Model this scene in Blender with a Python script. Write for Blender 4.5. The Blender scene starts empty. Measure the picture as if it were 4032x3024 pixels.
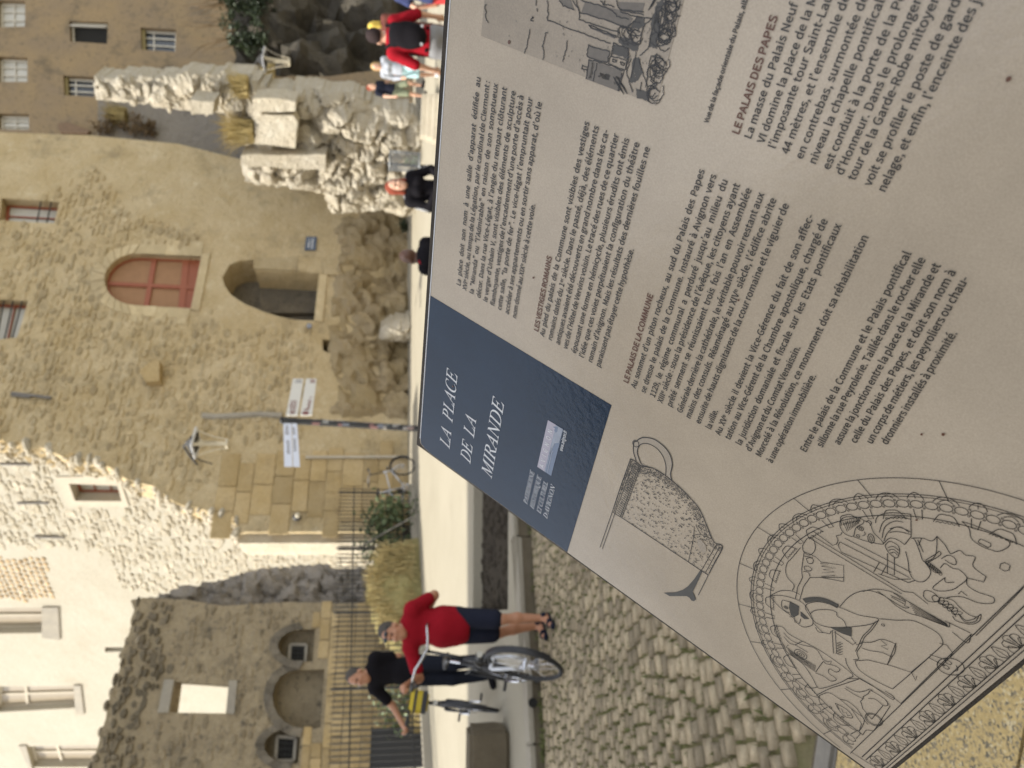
import bpy, bmesh, math, random
import numpy as np
from mathutils import Vector, Matrix, noise
from mathutils.geometry import tessellate_polygon

random.seed(7); np.random.seed(7)
SC = bpy.context.scene
COL = SC.collection
R_ = math.radians

# ------------------------------------------------------------------ camera
CAMZ, PITCH, ROLL, FPX = 1.55, R_(9.0), R_(2.0), 2860.0
FW = Vector((0, math.cos(PITCH), -math.sin(PITCH)))
_R0 = Vector((1, 0, 0)); _D0 = Vector((0, -math.sin(PITCH), -math.cos(PITCH)))
RT = _R0 * math.cos(ROLL) - _D0 * math.sin(ROLL)
DN = _R0 * math.sin(ROLL) + _D0 * math.cos(ROLL)
CAM = Vector((0, 0, CAMZ))
cd = bpy.data.cameras.new('camera'); co = bpy.data.objects.new('camera', cd); COL.objects.link(co)
# the phone was held turned by a quarter: the picture's right is the world's down
co.matrix_world = Matrix(((DN.x, RT.x, -FW.x, 0), (DN.y, RT.y, -FW.y, 0), (DN.z, RT.z, -FW.z, CAMZ), (0, 0, 0, 1)))
cd.sensor_fit = 'HORIZONTAL'; cd.sensor_width = 36.0; cd.lens = FPX / 4032 * 36.0
cd.clip_start = 0.02; cd.clip_end = 500
cd.dof.use_dof = True; cd.dof.focus_distance = 0.60; cd.dof.aperture_fstop = 8.8
SC.camera = co

# ------------------------------------------------------------------ light
SUN_EL, SUN_AZ = R_(50), Vector((-0.97, -0.22, 0)).normalized()
w = bpy.data.worlds.new('World'); SC.world = w; w.use_nodes = True
nt = w.node_tree; bg = nt.nodes['Background']
sky = nt.nodes.new('ShaderNodeTexSky'); sky.sky_type = 'NISHITA'; sky.sun_disc = False
sky.sun_elevation = SUN_EL; sky.sun_rotation = math.atan2(SUN_AZ.x, SUN_AZ.y)
sky.air_density = 1.0; sky.dust_density = 0.8; sky.ozone_density = 1.0
hz = nt.nodes.new('ShaderNodeHueSaturation'); hz.inputs['Saturation'].default_value = .26   # milky summer haze
nt.links.new(sky.outputs[0], hz.inputs['Color']); nt.links.new(hz.outputs[0], bg.inputs[0]); bg.inputs[1].default_value = 0.15
ld = bpy.data.lights.new('sun', 'SUN'); ld.energy = 3.0; ld.angle = R_(0.5); ld.color = (1.0, 0.95, 0.85)
lo = bpy.data.objects.new('sun', ld); COL.objects.link(lo); lo.location = (-20, -5, 30)
sv = Vector((SUN_AZ.x * math.cos(SUN_EL), SUN_AZ.y * math.cos(SUN_EL), math.sin(SUN_EL)))
lo.rotation_euler = sv.to_track_quat('Z', 'Y').to_euler()
vs = SC.view_settings
vs.view_transform = 'Standard'; vs.look = 'None'; vs.gamma = 1.0; vs.use_curve_mapping = False
vs.exposure = 1.30
SC.render.engine = 'CYCLES'
SC.cycles.max_bounces = 6; SC.cycles.use_denoising = True

# ------------------------------------------------------------------ measuring helpers (photo pixel -> place)
def ray(x, y):
    return FW + RT * ((3024 - y - 1512) / FPX) + DN * ((x - 2016) / FPX)
def hit(x, y, o, n):
    r = ray(x, y); return CAM + r * ((o - CAM).dot(n) / r.dot(n))
def at(x, y, Y):
    r = ray(x, y); return CAM + r * (Y / r.y)
GA, GB, GY = 0.15, 0.068, 8.0
def gz(y):
    return GA + GB * (y - GY)
GN = Vector((0, -GB, 1)).normalized()
def upg(x, y): return hit(x, y, Vector((0, GY, GA)), GN)
def street(x, y): return hit(x, y, Vector((0, 0, 0)), Vector((0, 0, 1)))

class Plane:
    """vertical wall plane: a runs along it, z up, n towards the square"""
    def __init__(s, ox, oy, deg):
        s.o = Vector((ox, oy, 0)); t = R_(deg)
        s.d = Vector((math.cos(t), math.sin(t), 0)); s.n = Vector((math.sin(t), -math.cos(t), 0))
    def az(s, x, y):
        p = hit(x, y, s.o, s.n) - s.o; return (p.dot(s.d), p.z)
    def poly(s, pts): return [s.az(*p) for p in pts]
    def P(s, a, z, off=0.0): 
        q = s.o + s.d * a + s.n * off; return Vector((q.x, q.y, z))

# ------------------------------------------------------------------ mesh building
class MB:
    def __init__(s): s.v = []; s.f = []; s.t = []
    def add(s, vs, fs, tone=None):
        b = len(s.v); s.v += [tuple(p) for p in vs]; s.f += [tuple(i + b for i in f) for f in fs]
        s.t += [random.random() if tone is None else tone] * len(vs)
        return s
    def box(s, c, sz, M=None, tone=None):
        hx, hy, hz = sz[0] / 2, sz[1] / 2, sz[2] / 2
        p = [Vector((x, y, z)) for z in (-hz, hz) for y in (-hy, hy) for x in (-hx, hx)]
        if M is not None: p = [M @ q for q in p]
        c = Vector(c); p = [q + c for q in p]
        return s.add(p, [(0, 2, 3, 1), (4, 5, 7, 6), (0, 1, 5, 4), (2, 6, 7, 3), (0, 4, 6, 2), (1, 3, 7, 5)], tone)
    def tube(s, pts, r, n=8, caps=True, tone=None):
        pts = [Vector(p) for p in pts]; rs = r if isinstance(r, (list, tuple)) else [r] * len(pts)
        vs = []; fs = []; up = None
        for i, p in enumerate(pts):
            t = (pts[min(i + 1, len(pts) - 1)] - pts[max(i - 1, 0)])
            t = t.normalized() if t.length > 1e-9 else Vector((0, 0, 1))
            if up is None: up = Vector((0, 0, 1)) if abs(t.z) < .9 else Vector((1, 0, 0))
            x = t.cross(up).normalized() if t.cross(up).length > 1e-6 else t.orthogonal().normalized()
            y = x.cross(t).normalized(); up = y
            for k in range(n):
                a = 2 * math.pi * k / n; vs.append(p + (x * math.cos(a) + y * math.sin(a)) * rs[i])
        for i in range(len(pts) - 1):
            for k in range(n): fs.append((i * n + k, i * n + (k + 1) % n, (i + 1) * n + (k + 1) % n, (i + 1) * n + k))
        if caps: fs.append(tuple(range(n - 1, -1, -1))); fs.append(tuple((len(pts) - 1) * n + k for k in range(n)))
        return s.add(vs, fs, tone)
    def ring(s, c, ax, R, r, n=36, m=8, tone=None, a0=0, a1=2 * math.pi):
        c = Vector(c); ax = Vector(ax).normalized(); x = ax.orthogonal().normalized(); y = ax.cross(x)
        vs = []; fs = []; full = abs(a1 - a0 - 2 * math.pi) < 1e-6; N = n if full else n + 1
        rr = r if isinstance(r, tuple) else (r, r)
        for i in range(N):
            a = a0 + (a1 - a0) * i / n; u = x * math.cos(a) + y * math.sin(a)
            for k in range(m):
                b = 2 * math.pi * k / m; vs.append(c + u * (R + rr[0] * math.cos(b)) + ax * (rr[1] * math.sin(b)))
        for i in range(n):
            j = (i + 1) % N
            for k in range(m): fs.append((i * m + k, j * m + k, j * m + (k + 1) % m, i * m + (k + 1) % m))
        return s.add(vs, fs, tone)
    def ball(s, c, r, n=12, m=8, M=None, tone=None):
        r = r if isinstance(r, (tuple, list)) else (r, r, r); c = Vector(c); vs = []; fs = []
        for j in range(1, m):
            th = math.pi * j / m
            for i in range(n):
                a = 2 * math.pi * i / n
                p = Vector((r[0] * math.sin(th) * math.cos(a), r[1] * math.sin(th) * math.sin(a), r[2] * math.cos(th)))
                vs.append((M @ p if M is not None else p) + c)
        T = Vector((0, 0, r[2])); T = M @ T if M is not None else T
        vs += [c + T, c - T]; a, b = len(vs) - 2, len(vs) - 1
        for j in range(m - 2):
            for i in range(n): fs.append((j * n + i, (j + 1) * n + i, (j + 1) * n + (i + 1) % n, j * n + (i + 1) % n))
        for i in range(n):
            fs.append((a, i, (i + 1) % n)); fs.append((b, (m - 2) * n + (i + 1) % n, (m - 2) * n + i))
        return s.add(vs, fs, tone)
    def prism(s, poly, P, d0, d1, holes=(), reveal=True, back=True, tone=None):
        """poly in 2-D, P(a,b,off)->3-D; front at d0, back at d1"""
        loops = [list(poly)] + [list(h) for h in holes]
        flat = [q for l in loops for q in l]
        tri = tessellate_polygon([[Vector((q[0], q[1], 0)) for q in l] for l in loops])
        n = len(flat); vs = [P(q[0], q[1], d0) for q in flat] + [P(q[0], q[1], d1) for q in flat]
        fs = []
        def orient(t):
            a, b, c = (flat[i] for i in t); return (b[0] - a[0]) * (c[1] - a[1]) - (b[1] - a[1]) * (c[0] - a[0])
        for t in tri:
            t = tuple(t)
            if orient(t) < 0: t = t[::-1]
            fs.append(t)
            if back: fs.append(tuple(i + n for i in t[::-1]))
        b = 0
        for li, l in enumerate(loops):
            k = len(l)
            area = sum(l[i][0] * l[(i + 1) % k][1] - l[(i + 1) % k][0] * l[i][1] for i in range(k))
            fwd = (area > 0) == (li == 0)
            if li == 0 or reveal:
                for i in range(k):
                    j = (i + 1) % k
                    q = (b + i, b + i + n, b + j + n, b + j)
                    fs.append(q if fwd else q[::-1])
            b += k
        return s.add(vs, fs, tone)
    def mesh(s, name, smooth=False):
        m = bpy.data.meshes.new(name); m.from_pydata(s.v, [], s.f)
        if smooth: m.polygons.foreach_set('use_smooth', [True] * len(m.polygons))
        at_ = m.attributes.new('tone', 'FLOAT', 'POINT'); at_.data.foreach_set('value', s.t)
        m.update(); return m

WORLD = {}
def link(o, parent=None):
    COL.objects.link(o)
    if parent is not None:
        o.parent = parent
        if parent.name in WORLD and parent.type == 'EMPTY': o.location = -parent.location
    return o
def tag(o, label=None, cat=None, group=None, kind=None):
    for k, v in (('label', label), ('category', cat), ('group', group), ('kind', kind)):
        if v: o[k] = v
    return o
def obj(name, mb, mat, parent=None, smooth=False, **kw):
    m = mb if isinstance(mb, bpy.types.Mesh) else mb.mesh(name, smooth)
    if not m.materials: m.materials.append(mat)
    o = bpy.data.objects.new(name, m); link(o, parent); tag(o, **kw); return o
def thing(name, label, cat, loc=(0, 0, 0), rz=0.0, group=None, world=True, rot=None):
    """an Empty at the base of a thing; world=True: its parts are written in world coordinates"""
    o = bpy.data.objects.new(name, None); COL.objects.link(o); o.empty_display_size = .1
    o.location = loc; o.rotation_euler = rot or (0, 0, rz); tag(o, label, cat, group)
    if world: WORLD[o.name] = 1
    return o
def copy_tree(o, parent=None):
    c = o.copy(); COL.objects.link(c)
    if parent is not None: c.parent = parent
    for ch in list(o.children): copy_tree(ch, c)
    return c

# ------------------------------------------------------------------ materials
def newmat(name):
    m = bpy.data.materials.new(name); m.use_nodes = True
    return m, m.node_tree, m.node_tree.nodes['Principled BSDF']
def simple(name, col, rough=.6, metal=0.0, spec=.5, var=.12, scale=30, bump=0.0, coat=0.0):
    m, t, b = newmat(name)
    b.inputs['Roughness'].default_value = rough; b.inputs['Metallic'].default_value = metal
    b.inputs['Specular IOR Level'].default_value = spec; b.inputs['Coat Weight'].default_value = coat
    g = t.nodes.new('ShaderNodeTexCoord'); nz = t.nodes.new('ShaderNodeTexNoise')
    nz.inputs['Scale'].default_value = scale; nz.inputs['Detail'].default_value = 5
    t.links.new(g.outputs['Object'], nz.inputs['Vector'])
    mx = t.nodes.new('ShaderNodeMix'); mx.data_type = 'RGBA'
    mx.inputs[6].default_value = (*[c * (1 - var) for c in col], 1); mx.inputs[7].default_value = (*[min(1, c * (1 + var)) for c in col], 1)
    t.links.new(nz.outputs[0], mx.inputs[0]); t.links.new(mx.outputs[2], b.inputs['Base Color'])
    if bump:
        bp = t.nodes.new('ShaderNodeBump'); bp.inputs['Strength'].default_value = bump; bp.inputs['Distance'].default_value = .01
        t.links.new(nz.outputs[0], bp.inputs['Height']); t.links.new(bp.outputs[0], b.inputs['Normal'])
    return m
def stone(name, c1, c2, scale=1.2, tone=.35, dark=(.08, .07, .05), stain=.35, bump=.5, bd=.03, rough=.92, fine=14.0, spots=None, pale=None):
    """mineral surface: two base hues, stains, per-piece tone, grain and relief"""
    m, t, b = newmat(name); N = t.nodes.new; L = t.links.new
    b.inputs['Roughness'].default_value = rough; b.inputs['Specular IOR Level'].default_value = .25
    pos = N('ShaderNodeNewGeometry')
    def nzs(sc, det=6, ro=.6):
        q = N('ShaderNodeTexNoise'); q.inputs['Scale'].default_value = sc; q.inputs['Detail'].default_value = det; q.inputs['Roughness'].default_value = ro
        L(pos.outputs['Position'], q.inputs['Vector']); return q
    def mix(f, a, bb, blend='MIX'):
        q = N('ShaderNodeMix'); q.data_type = 'RGBA'; q.blend_type = blend
        for k, v in ((0, f), (6, a), (7, bb)):
            if hasattr(v, 'links'): L(v, q.inputs[k])
            elif k == 0: q.inputs[0].default_value = v
            else: q.inputs[k].default_value = (*v, 1)
        return q.outputs[2]
    def rng(s, a, bb, c=0., d=1.):
        q = N('ShaderNodeMapRange'); q.inputs[1].default_value = a; q.inputs[2].default_value = bb; q.inputs[3].default_value = c; q.inputs[4].default_value = d
        L(s, q.inputs[0]); return q.outputs[0]
    n1, n2, n3 = nzs(scale), nzs(fine, 8, .7), nzs(scale * .45 + .3, 8, .72)
    col = mix(rng(n1.outputs[0], .35, .65), c1, c2)
    at_ = N('ShaderNodeAttribute'); at_.attribute_name = 'tone'; oi = N('ShaderNodeObjectInfo')
    ad = N('ShaderNodeMath'); ad.operation = 'ADD'; L(at_.outputs['Fac'], ad.inputs[0]); L(oi.outputs['Random'], ad.inputs[1])
    fr = N('ShaderNodeMath'); fr.operation = 'FRACT'; L(ad.outputs[0], fr.inputs[0])
    tv = rng(fr.outputs[0], 0, 1, 1 - tone, 1 + tone * .6)
    hv = N('ShaderNodeHueSaturation'); L(col, hv.inputs['Color']); L(tv, hv.inputs['Value'])
    col = hv.outputs[0]
    col = mix(rng(n2.outputs[0], .3, .75, 0, .45), col, tuple(c * .55 for c in c1))
    if pale: col = mix(rng(nzs(scale * 2.2 + .7, 7, .7).outputs[0], .56, .7, 0, .75), col, pale)
    col = mix(rng(n3.outputs[0], .54, .74, 0, stain), col, dark)
    if spots: col = mix(rng(nzs(5.5, 6, .7).outputs[0], .55, .66, 0, spots), col, dark)
    L(col, b.inputs['Base Color'])
    if bump:
        b1 = N('ShaderNodeBump'); b1.inputs['Strength'].default_value = bump; b1.inputs['Distance'].default_value = bd
        L(n2.outputs[0], b1.inputs['Height'])
        b2 = N('ShaderNodeBump'); b2.inputs['Strength'].default_value = bump; b2.inputs['Distance'].default_value = bd * 2.5
        q = nzs(fine * .28, 6, .65); L(q.outputs[0], b2.inputs['Height']); L(b1.outputs[0], b2.inputs['Normal'])
        L(b2.outputs[0], b.inputs['Normal'])
    return m
def glassy(name, col, rough=.08):
    m, t, b = newmat(name); b.inputs['Base Color'].default_value = (*col, 1); b.inputs['Roughness'].default_value = rough
    b.inputs['Specular IOR Level'].default_value = .6; return m

M = {}
M['palace'] = stone('palace_stone', (.52, .40, .22), (.62, .50, .31), .9, .28, (.19, .155, .10), .7, 1.0, .05, pale=(.68, .58, .39))
M['palace_plaster'] = stone('worn_plaster', (.62, .50, .30), (.54, .43, .26), .7, .15, (.24, .20, .135), .55, .8, .03, pale=(.66, .56, .37))
M['ashlar'] = stone('ashlar_stone', (.46, .335, .16), (.53, .405, .225), 1.5, .2, (.15, .11, .065), .55, .8, .03)
M['lit'] = stone('pale_limestone', (.49, .43, .32), (.565, .505, .40), 1.3, .22, (.30, .26, .19), .28, .9, .04)
M['white'] = stone('white_render', (.465, .43, .35), (.43, .39, .31), .6, .05, (.34, .29, .21), .5, .5, .02)
M['patch'] = stone('patch_stone', (.50, .36, .21), (.54, .41, .26), 2, .3, (.3, .25, .18), .2, .6, .02)
M['trim'] = stone('pale_trim', (.53, .48, .38), (.49, .43, .34), 2, .15, (.3, .26, .2), .2, .4, .01)
M['greytrim'] = stone('grey_trim', (.34, .31, .26), (.40, .36, .29), 2, .15, (.15, .13, .1), .3, .5, .015)
M['ruin'] = stone('ruin_stone', (.34, .275, .18), (.41, .335, .22), 1.0, .3, (.085, .075, .06), .6, 1.0, .05, spots=.75)
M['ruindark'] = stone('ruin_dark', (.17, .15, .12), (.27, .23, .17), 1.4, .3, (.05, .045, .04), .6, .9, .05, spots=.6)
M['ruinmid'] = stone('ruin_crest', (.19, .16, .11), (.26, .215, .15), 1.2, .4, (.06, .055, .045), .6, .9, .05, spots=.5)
M['greyend'] = stone('grey_mortar', (.24, .215, .185), (.34, .30, .25), 1.2, .2, (.07, .07, .065), .5, .9, .05)
M['rock'] = stone('limestone_rock', (.56, .49, .37), (.63, .57, .46), 1.1, .15, (.24, .2, .14), .5, 1.0, .06, pale=(.68, .64, .55))
M['tanrock'] = stone('tan_rock', (.42, .32, .17), (.48, .38, .24), .9, .12, (.14, .11, .07), .45, 1.0, .06)
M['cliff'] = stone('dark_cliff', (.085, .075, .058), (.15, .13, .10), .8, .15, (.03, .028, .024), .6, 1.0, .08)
M['far'] = stone('ochre_render', (.33, .24, .135), (.27, .205, .135), .8, .08, (.09, .08, .065), .85, .6, .02, spots=.55)
M['greywall'] = stone('grey_plaster', (.25, .22, .185), (.30, .265, .22), .8, .1, (.12, .105, .085), .6, .9, .05)
M['concrete'] = stone('concrete_paving', (.345, .31, .235), (.385, .345, .265), .7, .06, (.22, .19, .145), .3, .3, .006, fine=60)
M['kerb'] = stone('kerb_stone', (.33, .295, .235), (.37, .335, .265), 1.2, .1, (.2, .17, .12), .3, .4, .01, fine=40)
M['riser'] = stone('kerb_face', (.13, .105, .07), (.17, .14, .095), 1.5, .1, (.05, .045, .03), .5, .5, .02)  # kerb stone darkened: stain, plus the riser's shade put into the colour
M['soil'] = stone('dark_soil', (.055, .043, .03), (.085, .068, .046), 3, .2, (.02, .018, .012), .5, 1, .05, fine=22)
M['cobble'] = stone('cobble_stone', (.37, .30, .195), (.44, .36, .24), 6, .45, (.15, .125, .085), .4, .35, .006, rough=.75, fine=70)
M['joint'] = stone('mossy_joint', (.20, .19, .075), (.26, .22, .12), 5, .1, (.05, .05, .025), .5, .8, .02, fine=50)
M['granite'] = stone('grey_granite', (.19, .175, .15), (.25, .23, .195), 8, .1, (.16, .15, .14), .4, .4, .004, fine=150)
M['iron'] = simple('dark_iron', (.030, .029, .028), .55, .3, var=.4, scale=12)
M['ironw'] = simple('worn_iron', (.16, .145, .125), .5, .3, var=.5, scale=9)
M['steel'] = simple('polished_steel', (.62, .62, .64), .22, .95, var=.05)
M['alu'] = simple('silver_paint', (.55, .56, .58), .35, .6, var=.05)
M['black'] = simple('black_plastic', (.018, .018, .02), .5)
M['rubber'] = simple('tyre_rubber', (.022, .022, .023), .8)
M['terracotta'] = simple('red_brown_joinery', (.27, .075, .030), .55, var=.12, scale=6)
M['curtain'] = simple('cream_curtain', (.30, .165, .085), .85, var=.2, scale=5)
M['whitewood'] = simple('white_joinery', (.56, .52, .44), .6, var=.12, scale=8)
M['olivewood'] = simple('olive_joinery', (.20, .15, .045), .6, var=.15, scale=8)
M['pane'] = glassy('window_pane', (.05, .055, .06), .06)
M['palepane'] = simple('curtained_pane', (.50, .48, .42), .2, var=.12, scale=3, spec=.6)
M['shutterpane'] = simple('brown_pane', (.30, .25, .18), .3, var=.15, scale=2, spec=.4)  # opaque beige-brown in place of clear glass
M['dark'] = simple('dark_interior', (.015, .014, .012), .9)
M['lampglass'] = simple('cream_lamp_glass', (.52, .46, .34), .3, var=.05)
M['wood'] = simple('grey_wood', (.20, .13, .08), .8, var=.3, scale=9)
M['leaf'] = simple('olive_leaf', (.085, .115, .045), .55, var=.45, scale=3)
M['leafp'] = simple('pale_leaf', (.16, .20, .10), .55, var=.4, scale=3)
M['leafd'] = simple('dark_ivy_leaf', (.028, .042, .016), .5, var=.5, scale=3)
M['moss'] = simple('joint_moss', (.13, .14, .045), .9, var=.5, scale=20)
M['dry'] = simple('dry_grass', (.44, .35, .16), .85, var=.3, scale=6)
M['drybr'] = simple('dry_brown_twig', (.17, .115, .06), .9, var=.4, scale=6)
M['stem'] = simple('brown_stem', (.11, .08, .05), .9, var=.3)

# ------------------------------------------------------------------ stone-work helpers
def inside(p, poly):
    x, y = p; c = False; j = len(poly) - 1
    for i in range(len(poly)):
        xi, yi = poly[i]; xj, yj = poly[j]
        if (yi > y) != (yj > y) and x < (xj - xi) * (y - yi) / (yj - yi) + xi: c = not c
        j = i
    return c
def edge_dist(p, poly):
    p = Vector(p); d = 1e9
    for i in range(len(poly)):
        a = Vector(poly[i]); b = Vector(poly[(i + 1) % len(poly)]); ab = b - a
        t = max(0, min(1, (p - a).dot(ab) / max(1e-9, ab.dot(ab)))); d = min(d, (a + ab * t - p).length)
    return d
def ragged(pts, amp, step, skip=lambda a, b: False):
    out = []
    for i in range(len(pts)):
        a = Vector(pts[i]); b = Vector(pts[(i + 1) % len(pts)]); out.append(tuple(a))
        if skip(a, b): continue
        n = int((b - a).length / step)
        for k in range(1, n):
            q = a.lerp(b, k / n); out.append((q.x + random.uniform(-amp, amp), q.y + random.uniform(-amp, amp)))
    return out
def stone_piece(mb, P, a, z, w, h, out, irr=.18, n=8, inset=.16, tone=None, cq=.55):
    """one rough stone: uneven outline, bevelled, proud of the wall by `out`"""
    pts = []
    for k in range(n):
        t = 2 * math.pi * (k + .5) / n
        c, s_ = math.cos(t), math.sin(t); m = 1 / max(abs(c), abs(s_))
        q = (cq * m + 1 - cq) * random.uniform(1 - irr, 1 + irr * .4)
        pts.append((a + c * q * w / 2, z + s_ * q * h / 2))
    vs = [P(x, y, 0.0) for x, y in pts]
    o2 = [out * (random.uniform(.75, 1.15) if cq < .8 else random.uniform(.97, 1.03)) for _ in pts]
    vs += [P(a + (x - a) * (1 - inset * .5), z + (y - z) * (1 - inset * .5), o2[i] * .75) for i, (x, y) in enumerate(pts)]
    vs += [P(a + (x - a) * (1 - inset * 2), z + (y - z) * (1 - inset * 2), o2[i]) for i, (x, y) in enumerate(pts)]
    fs = []
    for r in (0, 1):
        for k in range(n): fs.append((r * n + k, r * n + (k + 1) % n, (r + 1) * n + (k + 1) % n, (r + 1) * n + k))
    fs.append(tuple(2 * n + k for k in range(n)))
    mb.add(vs, fs, tone)
def courses(poly, holes, hr, wr, gap=.02, margin=.03, keep=1.0, zmin=None, ratio=None):
    """lay stones in rough courses inside a polygon: (a, z, w, h)"""
    za = min(p[1] for p in poly) if zmin is None else zmin; zb = max(p[1] for p in poly)
    aa = min(p[0] for p in poly); ab = max(p[0] for p in poly); out = []
    z = za
    while z < zb:
        h = random.uniform(*hr); a = aa - random.uniform(0, wr[1])
        while a < ab:
            wd = random.uniform(*wr); c = (a + wd / 2, z + h / 2)
            if random.random() < keep and inside(c, poly) and edge_dist(c, poly) > margin and not any(inside(c, q) or edge_dist(c, q) < min(wd, h) * .5 for q in holes):
                out.append((c[0], c[1], wd - gap, h - gap))
            a += wd
        z += h
    return out
def lay(plane, stones, mat, parent, name, out, irr=.18, indiv=300, rank=None, base=0.0, n=8, inset=.16, stuffname=None):
    P = lambda a, z, o: plane.P(a, z, o + base)
    rank = rank or (lambda s: -s[2] * s[3])
    st = sorted(stones, key=rank)
    for i, (a, z, wd, h) in enumerate(st[:indiv]):
        mb = MB(); stone_piece(mb, P, a, z, wd, h, random.uniform(*out), irr, n, inset); obj(name, mb, mat, parent)
    if len(st) > indiv:
        mb = MB()
        for a, z, wd, h in st[indiv:]: stone_piece(mb, P, a, z, wd, h, random.uniform(*out), irr, n, inset)
        obj(stuffname or name, mb, mat, parent, kind='stuff')
def fbm(x, y, z, o=5):
    return noise.fractal(Vector((x, y, z)), 1.0, 2.1, o, noise_basis='PERLIN_ORIGINAL')
def rockface(plane, poly, cell, bulge, width, amp, scale, mat, name, parent=None, depth=1.2, seed=0., base=0.0, ridged=True, **kw):
    """a rock body: outline in the plane, bulging and broken towards the square, closed behind"""
    aa = min(p[0] for p in poly); ab = max(p[0] for p in poly); za = min(p[1] for p in poly); zb = max(p[1] for p in poly)
    na = int((ab - aa) / cell) + 2; nz = int((zb - za) / cell) + 2
    ok = {}; mb = MB(); vs = []; fs = []
    cin = {}
    for i in range(na):
        for j in range(nz):
            c = (aa + (i + .5) * cell, za + (j + .5) * cell); cin[i, j] = inside(c, poly)
    def vid(i, j):
        if (i, j) not in ok:
            a, z = aa + i * cell, za + j * cell
            ins = inside((a, z), poly); d = edge_dist((a, z), poly) * (1 if ins else 0)
            f = min(1, d / width); o = bulge * math.sqrt(f * (2 - f))
            q = fbm(a * scale + seed, z * scale, seed * 1.7, 6)
            if ridged:
                r = 1 - abs(noise.noise(Vector((a * scale * .9 + seed, z * scale * .7, seed)))) * 2
                s_ = round(noise.noise(Vector((a * scale * .6, z * scale * .8, seed + 5))) * 3.2) / 3.2
                q = q * .55 + r * .22 + s_ * .55
            if ridged:
                fp0 = Vector((a * scale * 1.15 + seed, z * scale * .95, seed)) + noise.noise_vector(Vector((a * 1.3, z * 1.3, seed))) * .25; ds, ps = noise.voronoi(fp0)
                c_ = ps[0]; tl = noise.cell_vector(c_ * 7.3); q = q * .7 + (tl.x - .5) * .55 + ((fp0 - c_).x * (tl.y - .5) + (fp0 - c_).y * (tl.z - .5)) * 1.5 - max(0, .17 - (ds[1] - ds[0])) * 3.4 + abs(noise.noise(fp0 * 4.1)) * .35
            o += amp * q * (.35 + .65 * f)
            ja, jz = (random.uniform(-.3, .3) * cell for _ in range(2))
            ok[i, j] = len(vs); vs.append(plane.P(a + ja, z + jz, base + o))
        return ok[i, j]
    for (i, j), v in cin.items():
        if v: fs.append((vid(i, j), vid(i + 1, j), vid(i + 1, j + 1), vid(i, j + 1)))
    # rim back to the depth
    cnt = {}
    for f in fs:
        for k in range(4):
            e = (f[k], f[(k + 1) % 4]); cnt[e] = 1
    nv = len(vs); bk = {}
    for e in list(cnt):
        if (e[1], e[0]) not in cnt:
            q = []
            for x in e:
                if x not in bk:
                    bk[x] = len(vs); vs.append(Vector(vs[x]) - plane.n * (depth + bulge))
                q.append(bk[x])
            fs.append((e[1], e[0], q[0], q[1]))
    mb.add(vs, fs, 0.5)
    return obj(name, mb, mat, parent, **kw)

# ------------------------------------------------------------------ ground
S_ = thing  # alias
def sheet(name, pts, mat, **kw):
    mb = MB(); mb.add(pts, [tuple(range(len(pts)))], .5); return obj(name, mb, mat, None, kind='structure', **kw)
KD = Vector((math.cos(R_(29)), math.sin(R_(29)), 0)); KN = Vector((-KD.y, KD.x, 0))   # along the kerb / up the square
K0 = street(2122, 2700); K0.z = 0
def KP(a, b, z=0.0): q = K0 + KD * a + KN * b; return Vector((q.x, q.y, z))
def kgz(a, b): return gz(KP(a, b).y)
# far ground up to the horizon, then the street and the square
mb = MB(); mb.add([(-260, -260, -.6), (260, -260, -.6), (260, 260, -.6), (-260, 260, -.6)], [(0, 1, 2, 3)], .5)
obj('ground', mb, M['concrete'], kind='structure')
sheet('street_bed', [KP(-40, -30, -.022), KP(40, -30, -.022), KP(40, .05, -.022), KP(-40, .05, -.022)], M['joint'])
# upper pavement with the planting bed cut out
bed = [upg(*p) for p in ((1862, 2410), (2000, 2400), (2003, 1700), (1866, 1700))]
def kab(p): q = Vector((p.x, p.y, 0)) - K0; return (q.dot(KD), q.dot(KN))
BED = [kab(p) for p in bed]
mb = MB(); PP = lambda a, b, o: KP(a, b, kgz(a, b) + o)
mb.prism([(-14, .30), (30, .30), (30, 40), (-14, 40)], PP, 0, -.3, holes=[BED], back=False)
obj('pavement', mb, M['concrete'], kind='structure')
so = MB(); so.add([PP(a, b, -.14) for a, b in ((BED[0][0] - .1, BED[0][1] + .1), (BED[1][0] - .1, BED[1][1] - .1), (BED[2][0] + .1, BED[2][1] - .1), (BED[3][0] + .1, BED[3][1] + .1))], [(0, 1, 2, 3)], .5)
bedo = obj('planting_bed', so, M['soil'], kind='structure')
clod = MB()
for _ in range(420):
    u_, v_ = random.random(), random.random(); a, b = Vector(BED[0]).lerp(Vector(BED[3]), u_).lerp(Vector(BED[1]).lerp(Vector(BED[2]), u_), v_); r = random.uniform(.015, .05)
    clod.ball(PP(a, b, -.14), (r, r, r * .7), 6, 4)
obj('soil_clods', clod, M['soil'], bedo, kind='stuff')
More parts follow.
